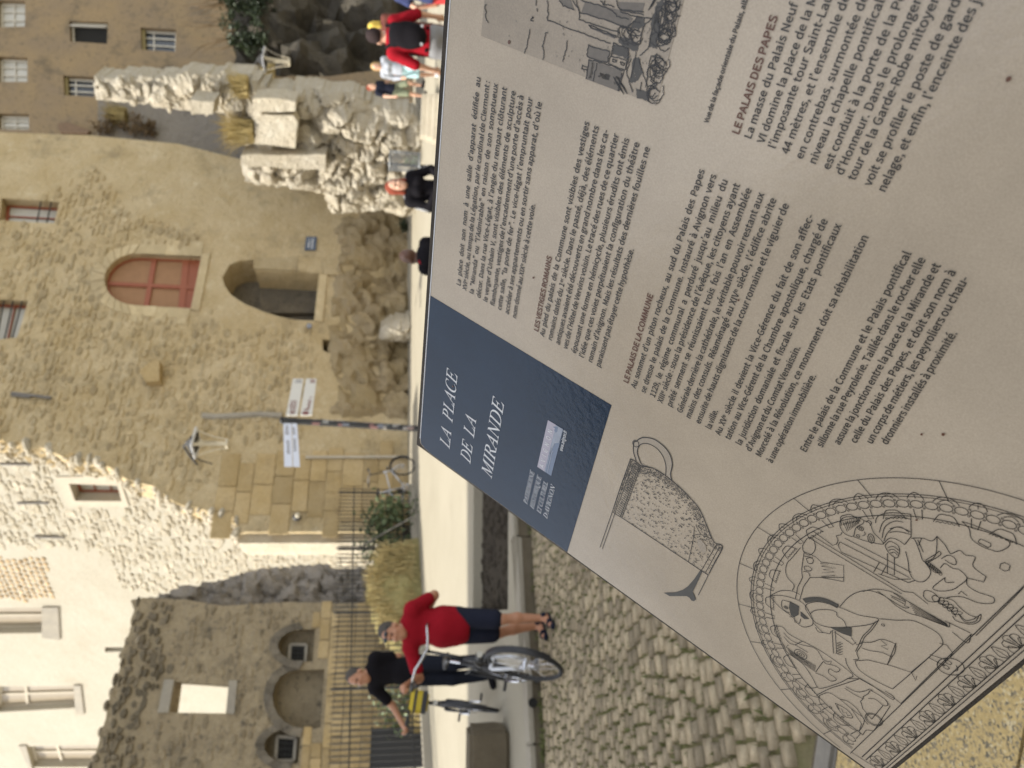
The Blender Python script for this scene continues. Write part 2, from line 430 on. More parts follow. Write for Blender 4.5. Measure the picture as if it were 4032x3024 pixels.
# kerb stones, each its own piece
kb = thing('kerb', 'worn pale stone kerb edging the cobbled street below the pavement', 'kerb')
a = -9.0
while a < 9:
    L_ = random.uniform(.85, 1.15); mb = MB()
    c = KP(a + L_ / 2, .15); top = max(.12, kgz(a + L_ / 2, .15)) + .003
    fb_ = MB(); fb_.box((c.x + KN.x * .012, c.y + KN.y * .012, (top - .15) / 2 - .02), (L_ - .010, .28, top + .08), Matrix.Rotation(R_(29), 3, 'Z')); obj('kerb_face', fb_, M['riser'], kb)  # same stone as the top; stain and painted-in shade make it darker
    mb.box((c.x, c.y, top - .0275), (L_ - .012, .30, .055), Matrix.Rotation(R_(29), 3, 'Z'))
    me = mb.mesh('kerb_stone'); bm = bmesh.new(); bm.from_mesh(me); bmesh.ops.bevel(bm, geom=bm.edges[:], offset=.012, segments=2, affect='EDGES'); bm.to_mesh(me); bm.free()
    obj('kerb_stone', me, M['kerb'], kb); a += L_
# drain hole in the kerb face
dh = street(2095, 2768); dk = kab(at(2095, 2768, dh.y))
q = at(2100, 2768, KP(dk[0], 0).y)
mb = MB(); ax = Vector((KN.x, KN.y, 0)); cc = KP(kab(q)[0], -.004, .075)
mb.ring(cc, ax, .04, .006, 20, 6); mb.tube([cc + ax * .001, cc + ax * .003], .037, 16)
obj('drain_hole', mb, M['dark'], kb)

# ------------------------------------------------------------------ cobbles
cob = bpy.data.objects['street_bed']
variants = []
for k in range(10):
    mb = MB(); stone_piece(mb, lambda a, z, o: Vector((a, z, o - .05)), 0, 0, 1, 1, .046, .11, 12, .04, tone=random.random(), cq=.9)
    variants.append(mb)
cells = []
b = -8.2
while b < -.06:
    h = random.uniform(.088, .118); a = -6.5 + random.uniform(-.1, .1)
    while a < 7.5:
        wd = random.uniform(.085, .135); cells.append((a + wd / 2, b + h / 2 + random.uniform(-.006, .006), wd - .012, h - .010)); a += wd
    b += h
SWK = [street(3235, 3024), street(3330, 2900)]
def sidewalk_side(p):
    return (p - SWA).dot(SWN)
SWA = Vector(street(3275, 2930)); SWA.z = 0
SWD = Vector((0.985, -.17, 0)); SWN = Vector((.17, .985, 0))    # direction of the near kerb, and towards the street
def pix(p):
    d = Vector(p) - CAM; z = d.dot(FW)
    if z < .05: return (-9e3, -9e3)
    return (2016 + FPX * d.dot(DN) / z, 3024 - (1512 + FPX * d.dot(RT) / z))
cells = [c for c in cells if sidewalk_side(KP(c[0], c[1])) > .17]
def visr(c):
    p = KP(c[0], c[1]); x, y = pix(p)
    lim = 1770.2 + .7205 * (x - 1674.7)
    seen = x < 4032 and y < 3040 and y > lim - 20
    return (0 if seen else 1, (p - CAM).length)
cells.sort(key=visr)
meshes = []
for k in range(10):
    m_ = variants[k].mesh('cobble', True); m_.materials.append(M['cobble']); meshes.append(m_)
rot = Matrix.Rotation(R_(29), 4, 'Z')
for c in cells[:300]:
    o = bpy.data.objects.new('cobble', random.choice(meshes)); link(o, cob)
    p = KP(c[0], c[1], random.uniform(-.008, .006))
    o.location = p; o.rotation_euler = (random.uniform(-.04, .04), random.uniform(-.04, .04), R_(29) + random.choice((0, math.pi)))
    o.scale = (c[2], c[3], 1)
mb = MB()
for c in cells[300:]:
    v = random.choice(variants); z0 = random.uniform(-.008, .006); t = random.random(); sg = random.choice((1, -1))
    mb.add([KP(c[0] + sg * q[0] * c[2], c[1] + sg * q[1] * c[3], q[2] + z0) for q in v.v], v.f, t)
obj('cobble', mb, M['cobble'], cob, kind='stuff', smooth=True)
# moss and weeds in the joints
mb = MB()
for c in cells:
    if visr(c)[0] and random.random() < .6: continue
    p = KP(c[0], c[1]); dens = max(0, .5 + fbm(p.x * .8, p.y * .8, 3) * 1.6)
    for _ in range(int(dens * 5)):
        s_ = random.choice((-1, 1)); e = random.random() < .5
        q = KP(c[0] + (s_ * c[2] / 2 if e else random.uniform(-.5, .5) * c[2]), c[1] + (random.uniform(-.5, .5) * c[3] if e else s_ * c[3] / 2), -.02)
        t = random.uniform(0, 6.28); hh = random.uniform(.02, .045); ww = random.uniform(.004, .011)
        dx = Vector((math.cos(t), math.sin(t), 0)); tip = q + Vector((random.uniform(-.02, .02), random.uniform(-.02, .02), hh))
        mb.add([q - dx * ww, q + dx * ww, tip], [(0, 1, 2)])
obj('joint_moss', mb, M['moss'], cob, kind='stuff')
gw_ = MB()
for _ in range(420):
    a, b = random.uniform(-4.5, 4.5), -random.uniform(.0, .07)
    if fbm(a * 1.1, 3, 2) < -.05: continue
    p = KP(a, b, -.015)
    for k in range(4):
        t = random.uniform(0, 6.28); dx = Vector((math.cos(t), math.sin(t), 0)) * random.uniform(.006, .012); gw_.add([p - dx, p + dx, p + Vector((random.uniform(-.04, .04), random.uniform(-.04, .04), random.uniform(.02, .07)))], [(0, 1, 2)])
obj('kerb_weeds', gw_, M['moss'], cob, kind='stuff')
# ------------------------------------------------------------------ the near side walk under the panel
SZ = .10
def SP(a, b, z=SZ): q = SWA + SWD * a + SWN * b; return Vector((q.x, q.y, z))
m, t, bs = newmat('washed_aggregate')
N = t.nodes.new; pos = N('ShaderNodeNewGeometry'); vo = N('ShaderNodeTexVoronoi'); vo.inputs['Scale'].default_value = 150; t.links.new(pos.outputs[0], vo.inputs['Vector'])
hs = N('ShaderNodeSeparateColor'); t.links.new(vo.outputs['Color'], hs.inputs[0])
cr = N('ShaderNodeValToRGB'); t.links.new(hs.outputs[0], cr.inputs[0]); e = cr.color_ramp.elements
e[0].position = 0; e[0].color = (.13, .11, .07, 1); e[1].position = 1; e[1].color = (.56, .44, .22, 1)
for p_, c_ in ((.12, (.22, .18, .11)), (.3, (.42, .31, .13)), (.6, (.50, .37, .16)), (.9, (.55, .45, .26))): q = e.new(p_); q.color = (*c_, 1)
cr.color_ramp.interpolation = 'CONSTANT'
ed = N('ShaderNodeTexNoise'); ed.inputs['Scale'].default_value = 55; ed.inputs['Detail'].default_value = 5; t.links.new(pos.outputs[0], ed.inputs['Vector'])
mr = N('ShaderNodeMapRange'); mr.inputs[1].default_value = .5; mr.inputs[2].default_value = .62; mr.inputs[4].default_value = .8; t.links.new(ed.outputs[0], mr.inputs[0])
mx = N('ShaderNodeMix'); mx.data_type = 'RGBA'; t.links.new(mr.outputs[0], mx.inputs[0]); t.links.new(cr.outputs[0], mx.inputs[6]); mx.inputs[7].default_value = (.44, .32, .13, 1)
t.links.new(mx.outputs[2], bs.inputs['Base Color']); bs.inputs['Roughness'].default_value = .8
bp = N('ShaderNodeBump'); bp.inputs['Strength'].default_value = .8; bp.inputs['Distance'].default_value = .004; t.links.new(vo.outputs['Distance'], bp.inputs['Height']); t.links.new(bp.outputs[0], bs.inputs['Normal'])
M['aggregate'] = m
sw = MB(); sw.add([SP(-12, -.16, SZ - .012), SP(12, -.16, SZ - .012), SP(12, -9, SZ - .012), SP(-12, -9, SZ - .012)][::-1], [(0, 1, 2, 3)], .5)
sheet('gutter', [SP(-12, -.02, -.012), SP(12, -.02, -.012), SP(12, .11, -.012), SP(-12, .11, -.012)], M['riser'])
sidewalk = obj('sidewalk', sw, M['soil'], kind='structure')
for i in range(-6, 6):
    for j in range(4):
        mb = MB(); a0, a1, b0, b1 = i * .62 + .2 + (j % 2) * .25, i * .62 + .81 + (j % 2) * .25, -.17 - j * .62, -.17 - .61 - j * .62
        mb.prism([(a0, b1), (a1, b1), (a1, b0), (a0, b0)], lambda a, b, o: SP(a, b, SZ + o), 0, -.05)
        obj('paving_slab', mb, M['aggregate'], sidewalk)
nk = thing('near_kerb', 'grey granite kerb beside the yellow paving below the panel', 'kerb')
a = -8.0
while a < 8:
    L_ = random.uniform(.7, 1.0); mb = MB(); c = SP(a + L_ / 2, -.10)
    mb.box((c.x, c.y, .02), (L_ - .01, .10, .166), Matrix.Rotation(math.atan2(SWD.y, SWD.x), 3, 'Z'))
    me = mb.mesh('kerb_stone'); bm = bmesh.new(); bm.from_mesh(me); bmesh.ops.bevel(bm, geom=bm.edges[:], offset=.014, segments=2, affect='EDGES'); bm.to_mesh(me); bm.free()
    obj('kerb_stone', me, M['granite'], nk); a += L_

# ------------------------------------------------------------------ walls of the square
c1 = lambda x, y: (x * .81374, y * .81374)
c2 = lambda x, y: (x * .81374, 900 + y * .81374)
c3 = lambda x, y: (x * .81374, 1800 + y * .81374)
PAL = Plane(2.6, 25.0, 27); WHI = Plane(-1.8, 24.5, -36.87); RUI = Plane(-5.8, 19.0, 27); FAR = Plane(15.4, 34.5, 15)

def slab(name, plane, poly, holes, mat, parent, d0=0.0, d1=-.9, **kw):
    mb = MB(); mb.prism(poly, plane.P, d0, d1, holes, tone=.5); return obj(name, mb, mat, parent, **kw)
def jitter(st, f): return [(a + random.uniform(-f, f) * w_ * .6, z + random.uniform(-f, f) * h_, w_ * random.uniform(1 - f, 1 + f * .6), h_ * random.uniform(1 - f, 1 + f * .6)) for a, z, w_, h_ in st]
def bar(mb, plane, p, q, wd, d0, d1):
    """straight bar in the plane from p to q (a,z), width wd, front/back offsets"""
    p, q = Vector(p), Vector(q); t = (q - p).normalized(); nn = Vector((-t.y, t.x)) * wd / 2
    mb.prism([tuple(p - nn), tuple(q - nn), tuple(q + nn), tuple(p + nn)], plane.P, d0, d1)
def bil(q, s, t):
    """q = left-top, right-top, right-bottom, left-bottom"""
    a = Vector(q[0]).lerp(Vector(q[1]), s); b = Vector(q[3]).lerp(Vector(q[2]), s); return tuple(a.lerp(b, t))
def window(bld, plane, q, depth, mat, pane, vbars=(), hbars=(), fw=.06, bw=.045, sill=None, sillmat=None, back=True):
    mb = MB()
    for i in range(4):
        a, b = Vector(q[i]), Vector(q[(i + 1) % 4]); c = sum((Vector(v) for v in q), Vector((0, 0))) / 4
        inn = lambda v: v + (c - v).normalized() * fw * .72
        bar(mb, plane, inn(a), inn(b), fw, -depth, -depth - .05)
    w_ = obj('window', mb, mat, bld)
    for s in vbars:
        m_ = MB(); bar(m_, plane, bil(q, s, .03), bil(q, s, .97), bw, -depth + .008, -depth - .04); obj('mullion', m_, mat, w_)
    for t_ in hbars:
        m_ = MB(); bar(m_, plane, bil(q, .03, t_), bil(q, .97, t_), bw * .9, -depth + .004, -depth - .036); obj('transom', m_, mat, w_)
    m_ = MB(); m_.prism(list(q), plane.P, -depth - .055, -depth - .065); obj('pane', m_, pane, w_)
    if sill:
        m_ = MB(); m_.prism(sill, plane.P, .12, -.1); obj('sill', m_, sillmat, w_)
    return w_

# ---- pale building behind: rendered part, rubble part, its windows
whi = thing('white_building', 'sunlit white rendered house with tall cross windows above the ruined wall', 'building', WHI.o)
WA = WHI.poly([c3(-130, 855), c3(-130, 730), c3(205, 728), c3(238, 850)])
WBq = WHI.poly([c3(-20, 1235), c3(-20, 1110), c3(358, 1108), c3(392, 1212)])
WC = WHI.poly([c3(160, 1500), c3(130, 1400), c3(466, 1394), c3(500, 1500)])
WD = WHI.poly([c3(365, 208), c3(335, 125), c3(570, 135), c3(590, 210)])
VS = WHI.poly([c3(508, 943), c3(508, 921), c3(593, 920), c3(593, 941)])
rect = [(-60, -.5), (1.0, -.5), (1.0, 34), (-60, 34)]
slab('wall', WHI, rect, [WA, WBq, WC, WD, VS], M['white'], whi, 0, -.6)
window(whi, WHI, WA, .26, M['trim'], M['shutterpane'], (.5,), (.05,), .12, .12)
window(whi, WHI, WBq, .24, M['trim'], M['shutterpane'], (.5,), (.34,), .12, .13)
window(whi, WHI, WC, .24, M['trim'], M['shutterpane'], (.5,), (.38,), .12, .13)
wd = window(whi, WHI, WD, .38, M['terracotta'], M['palepane'], (.5,), (.35, .7), .07, .03)
for q, nm in (([c3(205, 722), c3(205, 868), c3(292, 880), c3(284, 722)], 'sill'), ([c3(358, 1100), c3(368, 1240), c3(408, 1240), c3(392, 1100)], 'sill'),
          ([c3(92, 1392), c3(128, 1392), c3(163, 1520), c3(150, 1520)], 'lintel')):
    mb = MB(); mb.prism(WHI.poly(q), WHI.P, .06, -.06); obj(nm, mb, M['greytrim'], whi)
o = WHI.poly([c3(330, 236), c3(270, 93), c3(575, 88), c3(626, 236)])
mb = MB(); mb.prism(o, WHI.P, .035, -.02, [WD]); obj('window_surround', mb, M['trim'], whi)
mb = MB(); mb.prism(VS, WHI.P, -.4, -.42); obj('vent_back', mb, M['dark'], whi)
for (x0, y0), (x1, y1) in ((c3(2, 28), c3(156, 30)), (c3(86, 217), c3(240, 216)), (c3(170, 379), c3(316, 383))):
    mb = MB(); bar(mb, WHI, WHI.az(x0, y0), WHI.az(x1, y1), .05, .09, .03); obj('wall_tie', mb, M['ironw'], whi)
rub = WHI.poly([(-60, 1600), (-60, 2150), (180, 2165), (300, 2175), (430, 2200), (460, 2330), (640, 2345), (900, 2280), (1560, 2260), (1560, 1600)])
hol = [o, WA, WBq]
lay(WHI, jitter(courses(rub, hol, (.13, .24), (.16, .5), .0, .08, .9), .3), M['lit'], whi, 'rubble_stone', (.008, .05), .3, 300,
    rank=lambda s: -s[2] * s[3] * (1 if pix(WHI.P(s[0], s[1]))[0] > 0 else 0))
pat = WHI.poly([(-60, 2185), (180, 2195), (225, 2355), (100, 2370), (-60, 2350)])
lay(WHI, courses(pat, [WA], (.15, .22), (.2, .32), .05, .05, 1), M['patch'], whi, 'patch_stone', (.02, .05), .12, 300)

# ---- the palace in shade
pal = thing('stone_palace', 'tall brown rubble stone palace in shade with an arched red brown window', 'building', PAL.o)
left = [(-260, 1690), (0, 1722), (203, 1779), (366, 1803), (504, 1889), (569, 1906), (732, 1995), (919, 2036), (936, 2093)]
lp = PAL.poly(left); botL = PAL.az(1700, 2093); rgt = PAL.poly([(-260, 512), (358, 533), (700, 566), (1000, 640)])
aL = lp[-1][0]; aR = rgt[-1][0]
jag = []
for i, p in enumerate(lp):
    jag.append(p)
    if i + 1 < len(lp):
        q = lp[i + 1]; n = max(1, int((Vector(q) - Vector(p)).length / .28))
        for k in range(1, n):
            v = Vector(p).lerp(Vector(q), k / n); jag.append((v.x + random.uniform(-.12, .12), v.y + random.uniform(-.08, .08)))
outline = jag + [(aL, .3), (aR, .3)] + rgt[::-1]
arch = PAL.poly([c2(922, 388), c2(650, 372)]); arr = PAL.poly([c2(680, 122), c2(975, 135)]); apex = PAL.az(*c2(503, 250))
def archpts(l, r, top, n=10):
    out = []
    for k in range(1, n):
        t = math.pi * (1 - k / n); m_ = ((l[0] + r[0]) / 2, (l[1] + r[1]) / 2)
        s = (math.cos(t) + 1) / 2; base = l[1] + (r[1] - l[1]) * s
        out.append((l[0] + (r[0] - l[0]) * s, base + (top - m_[1]) * math.sin(t)))
    return out
ARCH = [arch[0]] + [arr[1]] + [arr[0]] + archpts(arch[1], arr[0], apex[1])[::-1] + [arch[1]]
NICHE = PAL.poly([c2(1075, 235), c2(1110, 175), c2(1165, 152), c2(1232, 150), c2(1236, 206), c2(1440, 214), c2(1545, 224), c2(1520, 446), c2(1430, 442), c2(1350, 425), c2(1270, 400), c2(1180, 362), c2(1115, 318), c2(1085, 275)])
HOLE = PAL.poly([c2(1560, 535), c2(1730, 543), c2(1726, 640), c2(1650, 622), c2(1600, 606), c2(1562, 588)])
WUL = PAL.poly([c2(-70, 545), c2(-40, 338), c2(137, 348), c2(82, 526)]); WUR = PAL.poly([c1(-4, 1066), c1(8, 958), c1(288, 975), c1(262, 1080)])
slab('wall', PAL, outline, [ARCH, NICHE, HOLE, WUL, WUR], M['palace'], pal, 0, -1.5)
# arched window joinery
cA = sum((Vector(p) for p in ARCH), Vector((0, 0))) / len(ARCH)
shr = lambda f: [tuple(cA + (Vector(p) - cA) * f) for p in ARCH]
mb = MB(); mb.prism(shr(1.0), PAL.P, -.22, -.30, [shr(.93)]); aw = obj('window', mb, M['terracotta'], pal, label='arched window with red brown joinery')
bl, br, sr, sl = arch[0], arr[1], arr[0], arch[1]
Q = [sl, sr, br, bl]; ap = apex
lerp = lambda p, q, t: (p[0] + (q[0] - p[0]) * t, p[1] + (q[1] - p[1]) * t)
mid_b = lerp(bl, br, .46); mid_t = (lerp(sl, sr, .46)[0], ap[1] - .06)
mb = MB(); bar(mb, PAL, mid_b, mid_t, .13, -.20, -.29); obj('mullion', mb, M['terracotta'], aw)
for t_, wd_ in ((.09, .20), (.30, .12)):
    pass
tr = PAL.poly([c2(696, 370), c2(738, 130)]); mb = MB(); bar(mb, PAL, tr[0], tr[1], .15, -.205, -.285); obj('transom', mb, M['terracotta'], aw)
tr = PAL.poly([c2(868, 386), c2(893, 132)]); mb = MB(); bar(mb, PAL, tr[0], tr[1], .2, -.205, -.285); obj('transom', mb, M['terracotta'], aw)
lowp = PAL.poly([c2(880, 386), c2(900, 132), c2(972, 135), c2(922, 388)]); mb = MB(); mb.prism([lowp[0], lowp[3], lowp[2], lowp[1]], PAL.P, -.235, -.28); obj('bottom_panel', mb, M['terracotta'], aw)
mb = MB(); mb.prism(shr(.96), PAL.P, -.27, -.28); obj('curtain', mb, M['curtain'], aw)
# voussoirs and jamb blocks round it
def voussoirs(pts, depth, wid, mat, parent, name='voussoir', out=.035):
    c = sum((Vector(p) for p in pts), Vector((0, 0))) / len(pts)
    for i in range(len(pts) - 1):
        p, q = Vector(pts[i]), Vector(pts[i + 1]); t = (q - p).normalized()
        po = p + (p - c).normalized() * wid; qo = q + (q - c).normalized() * wid
        g = t * .012
        po2, qo2 = po + g, qo - g
        mb = MB(); mb.prism([tuple(p + g), tuple(q - g), tuple(qo2), tuple(po2)], PAL.P, out * random.uniform(.6, 1.2), -.1); obj(name, mb, mat, parent)
top = archpts(arch[1], arr[0], apex[1], 15)
voussoirs([arch[1]] + top + [arr[0]], .1, .42, M['palace_plaster'], pal)
for s, (p, q) in ((-1, (arch[1], arch[0])), (1, (arr[0], arr[1]))):
    n = 5
    for k in range(n):
        a0 = lerp(p, q, k / n); a1 = lerp(p, q, (k + 1) / n); ww = .38 if k % 2 else .6
        mb = MB(); mb.prism(sorted([a0, a1, (a1[0] + s * ww, a1[1]), (a0[0] + s * ww, a0[1])], key=lambda v: math.atan2(v[1] - (a0[1] + a1[1]) / 2, v[0] - a0[0] - s * ww / 2)), PAL.P, random.uniform(.01, .03), -.1)
        obj('jamb_stone', mb, M['palace_plaster'], pal)
sl_ = PAL.poly([c2(925, 392), c2(978, 128), c2(1020, 118), c2(965, 400)]); mb = MB(); mb.prism([sl_[0], sl_[3], sl_[2], sl_[1]], PAL.P, .05, -.2); obj('sill', mb, M['palace_plaster'], pal)
# niche interior and its pale jamb
def room(hole, d, mat, nm):
    mb = MB(); c = [min(p[0] for p in hole) - .05, max(p[0] for p in hole) + .05, min(p[1] for p in hole) - .05, max(p[1] for p in hole) + .05]
    mb.prism([(c[0], c[2]), (c[1], c[2]), (c[1], c[3]), (c[0], c[3])], PAL.P, -d, -d - .02); return obj(nm, mb, mat, pal)
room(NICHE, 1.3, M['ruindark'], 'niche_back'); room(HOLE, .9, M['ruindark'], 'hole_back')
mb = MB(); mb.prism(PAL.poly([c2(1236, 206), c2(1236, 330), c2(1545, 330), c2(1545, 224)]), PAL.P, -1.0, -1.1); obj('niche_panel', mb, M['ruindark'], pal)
for q in ([c2(1232, 150), c2(1228, 200), c2(1440, 210), c2(1440, 145)], [c2(1442, 145), c2(1442, 212), c2(1560, 225), c2(1560, 152)], [c2(1562, 152), c2(1562, 228), c2(1720, 232), c2(1720, 160)],
          [c2(1722, 160), c2(1722, 232), c2(1860, 250), c2(1860, 168)], [c2(1862, 170), c2(1862, 248), c2(1975, 262), c2(1975, 172)]):
    mb = MB(); mb.prism(PAL.poly(q), PAL.P, .08, -.3); obj('jamb_stone', mb, M['palace'], pal)
mb = MB(); q = PAL.poly([c2(1545, 224), c2(1520, 450), c2(1560, 455), c2(1585, 222)]); mb.prism(q, PAL.P, .06, -.4); obj('niche_sill', mb, M['palace_plaster'], pal)
# upper windows
w1 = window(pal, PAL, WUL, .3, M['terracotta'], M['palepane'], (), (.52,), .09, .05)
for t_ in (.30, .55, .80):
    mb = MB(); p, q = PAL.az(*c2(25 + 0, 350)), 0
    mb.tube([PAL.P(*bil(WUL, -.04, t_), -.08), PAL.P(*bil(WUL, 1.04, t_), -.08)], .022, 6); obj('window_bar', mb, M['iron'], w1)
w2 = window(pal, PAL, WUR, .35, M['terracotta'], M['palepane'], (.5,), (), .09, .05)
for t_ in (.66, .84):
    mb = MB(); mb.tube([PAL.P(*bil(WUR, -.04, t_), -.08), PAL.P(*bil(WUR, 1.04, t_), -.08)], .022, 6); obj('window_bar', mb, M['iron'], w2)
# masonry: big ashlar low on the left, rubble above, plaster to the right stays smooth
ash = PAL.poly([(835, 1770), (835, 2080), (1620, 2090), (1620, 1760)])
cab = [i for i in courses(ash, [], (.42, .62), (.55, 1.15), .025, .05, 1)]
def blocks(plane, stones, mat, parent, name, out, indiv=300, base=0.0):
    for i, (a, z, wd_, h) in enumerate(sorted(stones, key=lambda s: -s[2] * s[3])):
        o_ = random.uniform(*out); mb = MB(); j = lambda: random.uniform(-.008, .008)
        pts = [(a - wd_ / 2 + j(), z - h / 2 + j()), (a + wd_ / 2 + j(), z - h / 2 + j()), (a + wd_ / 2 + j(), z + h / 2 + j()), (a - wd_ / 2 + j(), z + h / 2 + j())]
        c = Vector((a, z)); inn = [tuple(c + (Vector(p) - c) - Vector((math.copysign(.012, p[0] - a), math.copysign(.012, p[1] - z)))) for p in pts]
        vs = [plane.P(*p, base) for p in pts] + [plane.P(*p, base + o_ * .7) for p in pts] + [plane.P(*p, base + o_) for p in inn]
        fs = [(k, (k + 1) % 4, 4 + (k + 1) % 4, 4 + k) for k in range(4)] + [(4 + k, 4 + (k + 1) % 4, 8 + (k + 1) % 4, 8 + k) for k in range(4)] + [(8, 9, 10, 11)]
        mb.add(vs, fs); obj(name, mb, mat, parent)
blocks(PAL, cab, M['ashlar'], pal, 'ashlar_block', (.02, .05))
rubp = PAL.poly([(-60, 1690), (360, 1780), (560, 1880), (820, 1990), (830, 1770), (1200, 1750), (1240, 1400), (1240, 1290), (850, 1290), (800, 930), (500, 820), (380, 640), (-60, 900)])
big = [tuple(cA + (Vector(p) - cA) * 1.28) for p in ARCH]
lay(PAL, jitter(courses(rubp, [big, NICHE, HOLE, WUL, WUR], (.13, .22), (.18, .46), .01, .05, .85), .25), M['palace'], pal, 'rubble_stone', (.012, .05), .3, 300)
# corbel, downpipe, tie, grey relieving band
cq = PAL.poly([c2(690, 715), c2(720, 765), c2(786, 762), c2(786, 662), c2(740, 670)]); mb = MB(); mb.prism([cq[0], cq[1], cq[2], cq[3], cq[4]][::-1], PAL.P, .35, -.05); obj('corbel', mb, M['ashlar'], pal)
mb = MB(); bar(mb, PAL, PAL.az(*c2(60, 800)), PAL.az(*c2(252, 824)), .07, .1, .03); bar(mb, PAL, PAL.az(*c2(60, 812)), PAL.az(*c2(150, 822)), .05, .102, .032); obj('wall_tie', mb, M['ironw'], pal)
mb = MB(); mb.tube([PAL.P(*PAL.az(1204, 1805), .1), PAL.P(*PAL.az(1606, 1803), .1)], .045, 8); obj('downpipe', mb, M['trim'], pal)
mb = MB(); mb.tube([PAL.P(*PAL.az(*c2(x, y)), .02) for x, y in ((980, 905), (1050, 912), (1150, 905), (1250, 900), (1365, 905))], .10, 6); obj('drip_mould', mb, M['greytrim'], pal)
tb = MB()
for i in range(len(jag) - 1):
    p, q = Vector(jag[i]), Vector(jag[i + 1]); n = max(1, int((q - p).length / .16))
    for k in range(n):
        for o_ in (-.12, -.42, -.75, -1.1, -1.4):
            v = p.lerp(q, (k + random.random()) / n); r = random.uniform(.07, .19)
            tb.ball(PAL.P(v.x + random.uniform(-.06, .10), v.y + random.uniform(-.1, .1), o_ + random.uniform(-.15, .12)), (r * random.uniform(.8, 1.5), r, r * random.uniform(.5, .9)), 6, 4, Matrix.Rotation(random.uniform(-.5, .5), 3, 'Y'))
obj('broken_edge', tb, M['lit'], pal, kind='stuff')
# the stub of pier at the broken end, its face in the sun, and the rock foot of the palace
foot = PAL.poly([(1250, 1640), (1330, 1580), (1300, 1450), (1290, 1290), (1330, 1010), (1320, 900), (1400, 760), (1480, 640), (1700, 640), (1700, 1640)])
rockface(PAL, foot, .16, .30, 1.0, .42, 1.3, M['tanrock'], 'rock_foot', pal, 1.0, 3.0, -.05)
pier = thing('broken_pier', 'narrow stump of broken stone pier catching the sun beside the palace corner', 'pier', PAL.P(aL, 0))
pp = PAL.poly([(930, 2090), (930, 2128), (1700, 2128), (1700, 2090)]); slab('pier_body', PAL, [pp[0], pp[1], pp[2], pp[3]][::-1], [], M['lit'], pier, -.3, -1.7)
st_ = []
# ---- ruined wall in front, in shade
rui = thing('ruined_wall', 'roofless ruined stone wall in shade with an empty square window opening', 'ruined wall', RUI.o)
top = RUI.poly([(352, 3040), c3(440, 1500), c3(490, 1330), c3(520, 1200), c3(560, 1080), c3(585, 950), c3(612, 880), c3(650, 742), c3(632, 692)])
rr = RUI.poly([(561, 2353), (732, 2361), (879, 2386), (1131, 2370), (1334, 2375)]); ra = rr[-1][0]
rl = []
for i in range(len(top) - 1):
    p, q = Vector(top[i]), Vector(top[i + 1]); n = max(1, int((q - p).length / .2))
    for k in range(n):
        v = p.lerp(q, k / n); rl.append((v.x, v.y + (random.uniform(-.05, .05) if k else 0)))
out = [(-3.98, .2)] + [(-3.98, top[0][1] + .1)] + rl + [top[-1]] + rr + [(ra, .2)]
OPEN = RUI.poly([c3(822, 1236), c3(843, 1085), c3(1108, 1105), c3(1092, 1240)])
def rarch(l, r, t_, n=9):
    L_, R2, T2 = RUI.az(*l), RUI.az(*r), RUI.az(*t_); return L_, R2, archpts(L_, R2, T2[1], n)
a1 = rarch(c3(1470, 1312), c3(1440, 1030), c3(1318, 1180)); a2 = rarch(c3(1470, 990), c3(1470, 832), c3(1345, 905)); a3 = rarch(c3(1420, 1482), c3(1405, 1312), c3(1278, 1400))
def archhole(a, zb):
    l, r, pts = a; return [(l[0], zb), (r[0], zb), (r[0], r[1])] + pts[::-1] + [(l[0], l[1])]
zb1 = RUI.az(*c3(1560, 1180))[1]; H1 = archhole(a1, zb1); H2 = archhole(a2, RUI.az(*c3(1520, 905))[1]); H3 = archhole(a3, RUI.az(*c3(1450, 1400))[1])
slab('wall', RUI, out, [OPEN, H1, H2, H3], M['ruin'], rui, 0, -.75)
for Hh in (H1, H2, H3):
    c = [min(p[0] for p in Hh) - .05, max(p[0] for p in Hh) + .05, min(p[1] for p in Hh) - .05, max(p[1] for p in Hh) + .05]
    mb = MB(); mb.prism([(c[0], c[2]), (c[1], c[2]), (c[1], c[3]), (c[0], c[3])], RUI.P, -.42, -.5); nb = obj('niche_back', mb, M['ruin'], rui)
for q in ([c3(1392, 985), c3(1398, 898), c3(1478, 900), c3(1472, 985)], [c3(1326, 1470), c3(1334, 1350), c3(1424, 1358), c3(1416, 1468)]):
    qq = RUI.poly(q); mb = MB(); mb.prism(qq[::-1], RUI.P, -.30, -.36); wo = obj('barred_window', mb, M['dark'], rui)
    mb = MB()
    for i in range(4): bar(mb, RUI, qq[i], qq[(i + 1) % 4], .07, -.27, -.33)
    obj('frame', mb, M['greytrim'], wo)
    for s in (.25, .5, .75):
        mb = MB(); mb.tube([RUI.P(*bil(qq, s, 0), -.28), RUI.P(*bil(qq, s, 1), -.28)], .012, 5); obj('bar', mb, M['iron'], wo)
        mb = MB(); mb.tube([RUI.P(*bil(qq, 0, s), -.285), RUI.P(*bil(qq, 1, s), -.285)], .012, 5); obj('bar', mb, M['iron'], wo)
for (l, r, pts) in (a1, a2, a3):
    P_ = [l] + pts + [r]; c = ((l[0] + r[0]) / 2, l[1] - .2)
    for i in range(len(P_) - 1):
        p, q = Vector(P_[i]), Vector(P_[i + 1]); cc = Vector(c); e = (p - cc).normalized() * .2; f_ = (q - cc).normalized() * .2
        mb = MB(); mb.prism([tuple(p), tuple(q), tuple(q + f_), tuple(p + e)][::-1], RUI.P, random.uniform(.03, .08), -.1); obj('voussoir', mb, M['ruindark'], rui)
oo = RUI.poly([c3(765, 1238), c3(798, 1075), c3(845, 1078), c3(818, 1236)]); mb = MB(); mb.prism(oo, RUI.P, .06, -.2); obj('lintel', mb, M['greytrim'], rui)
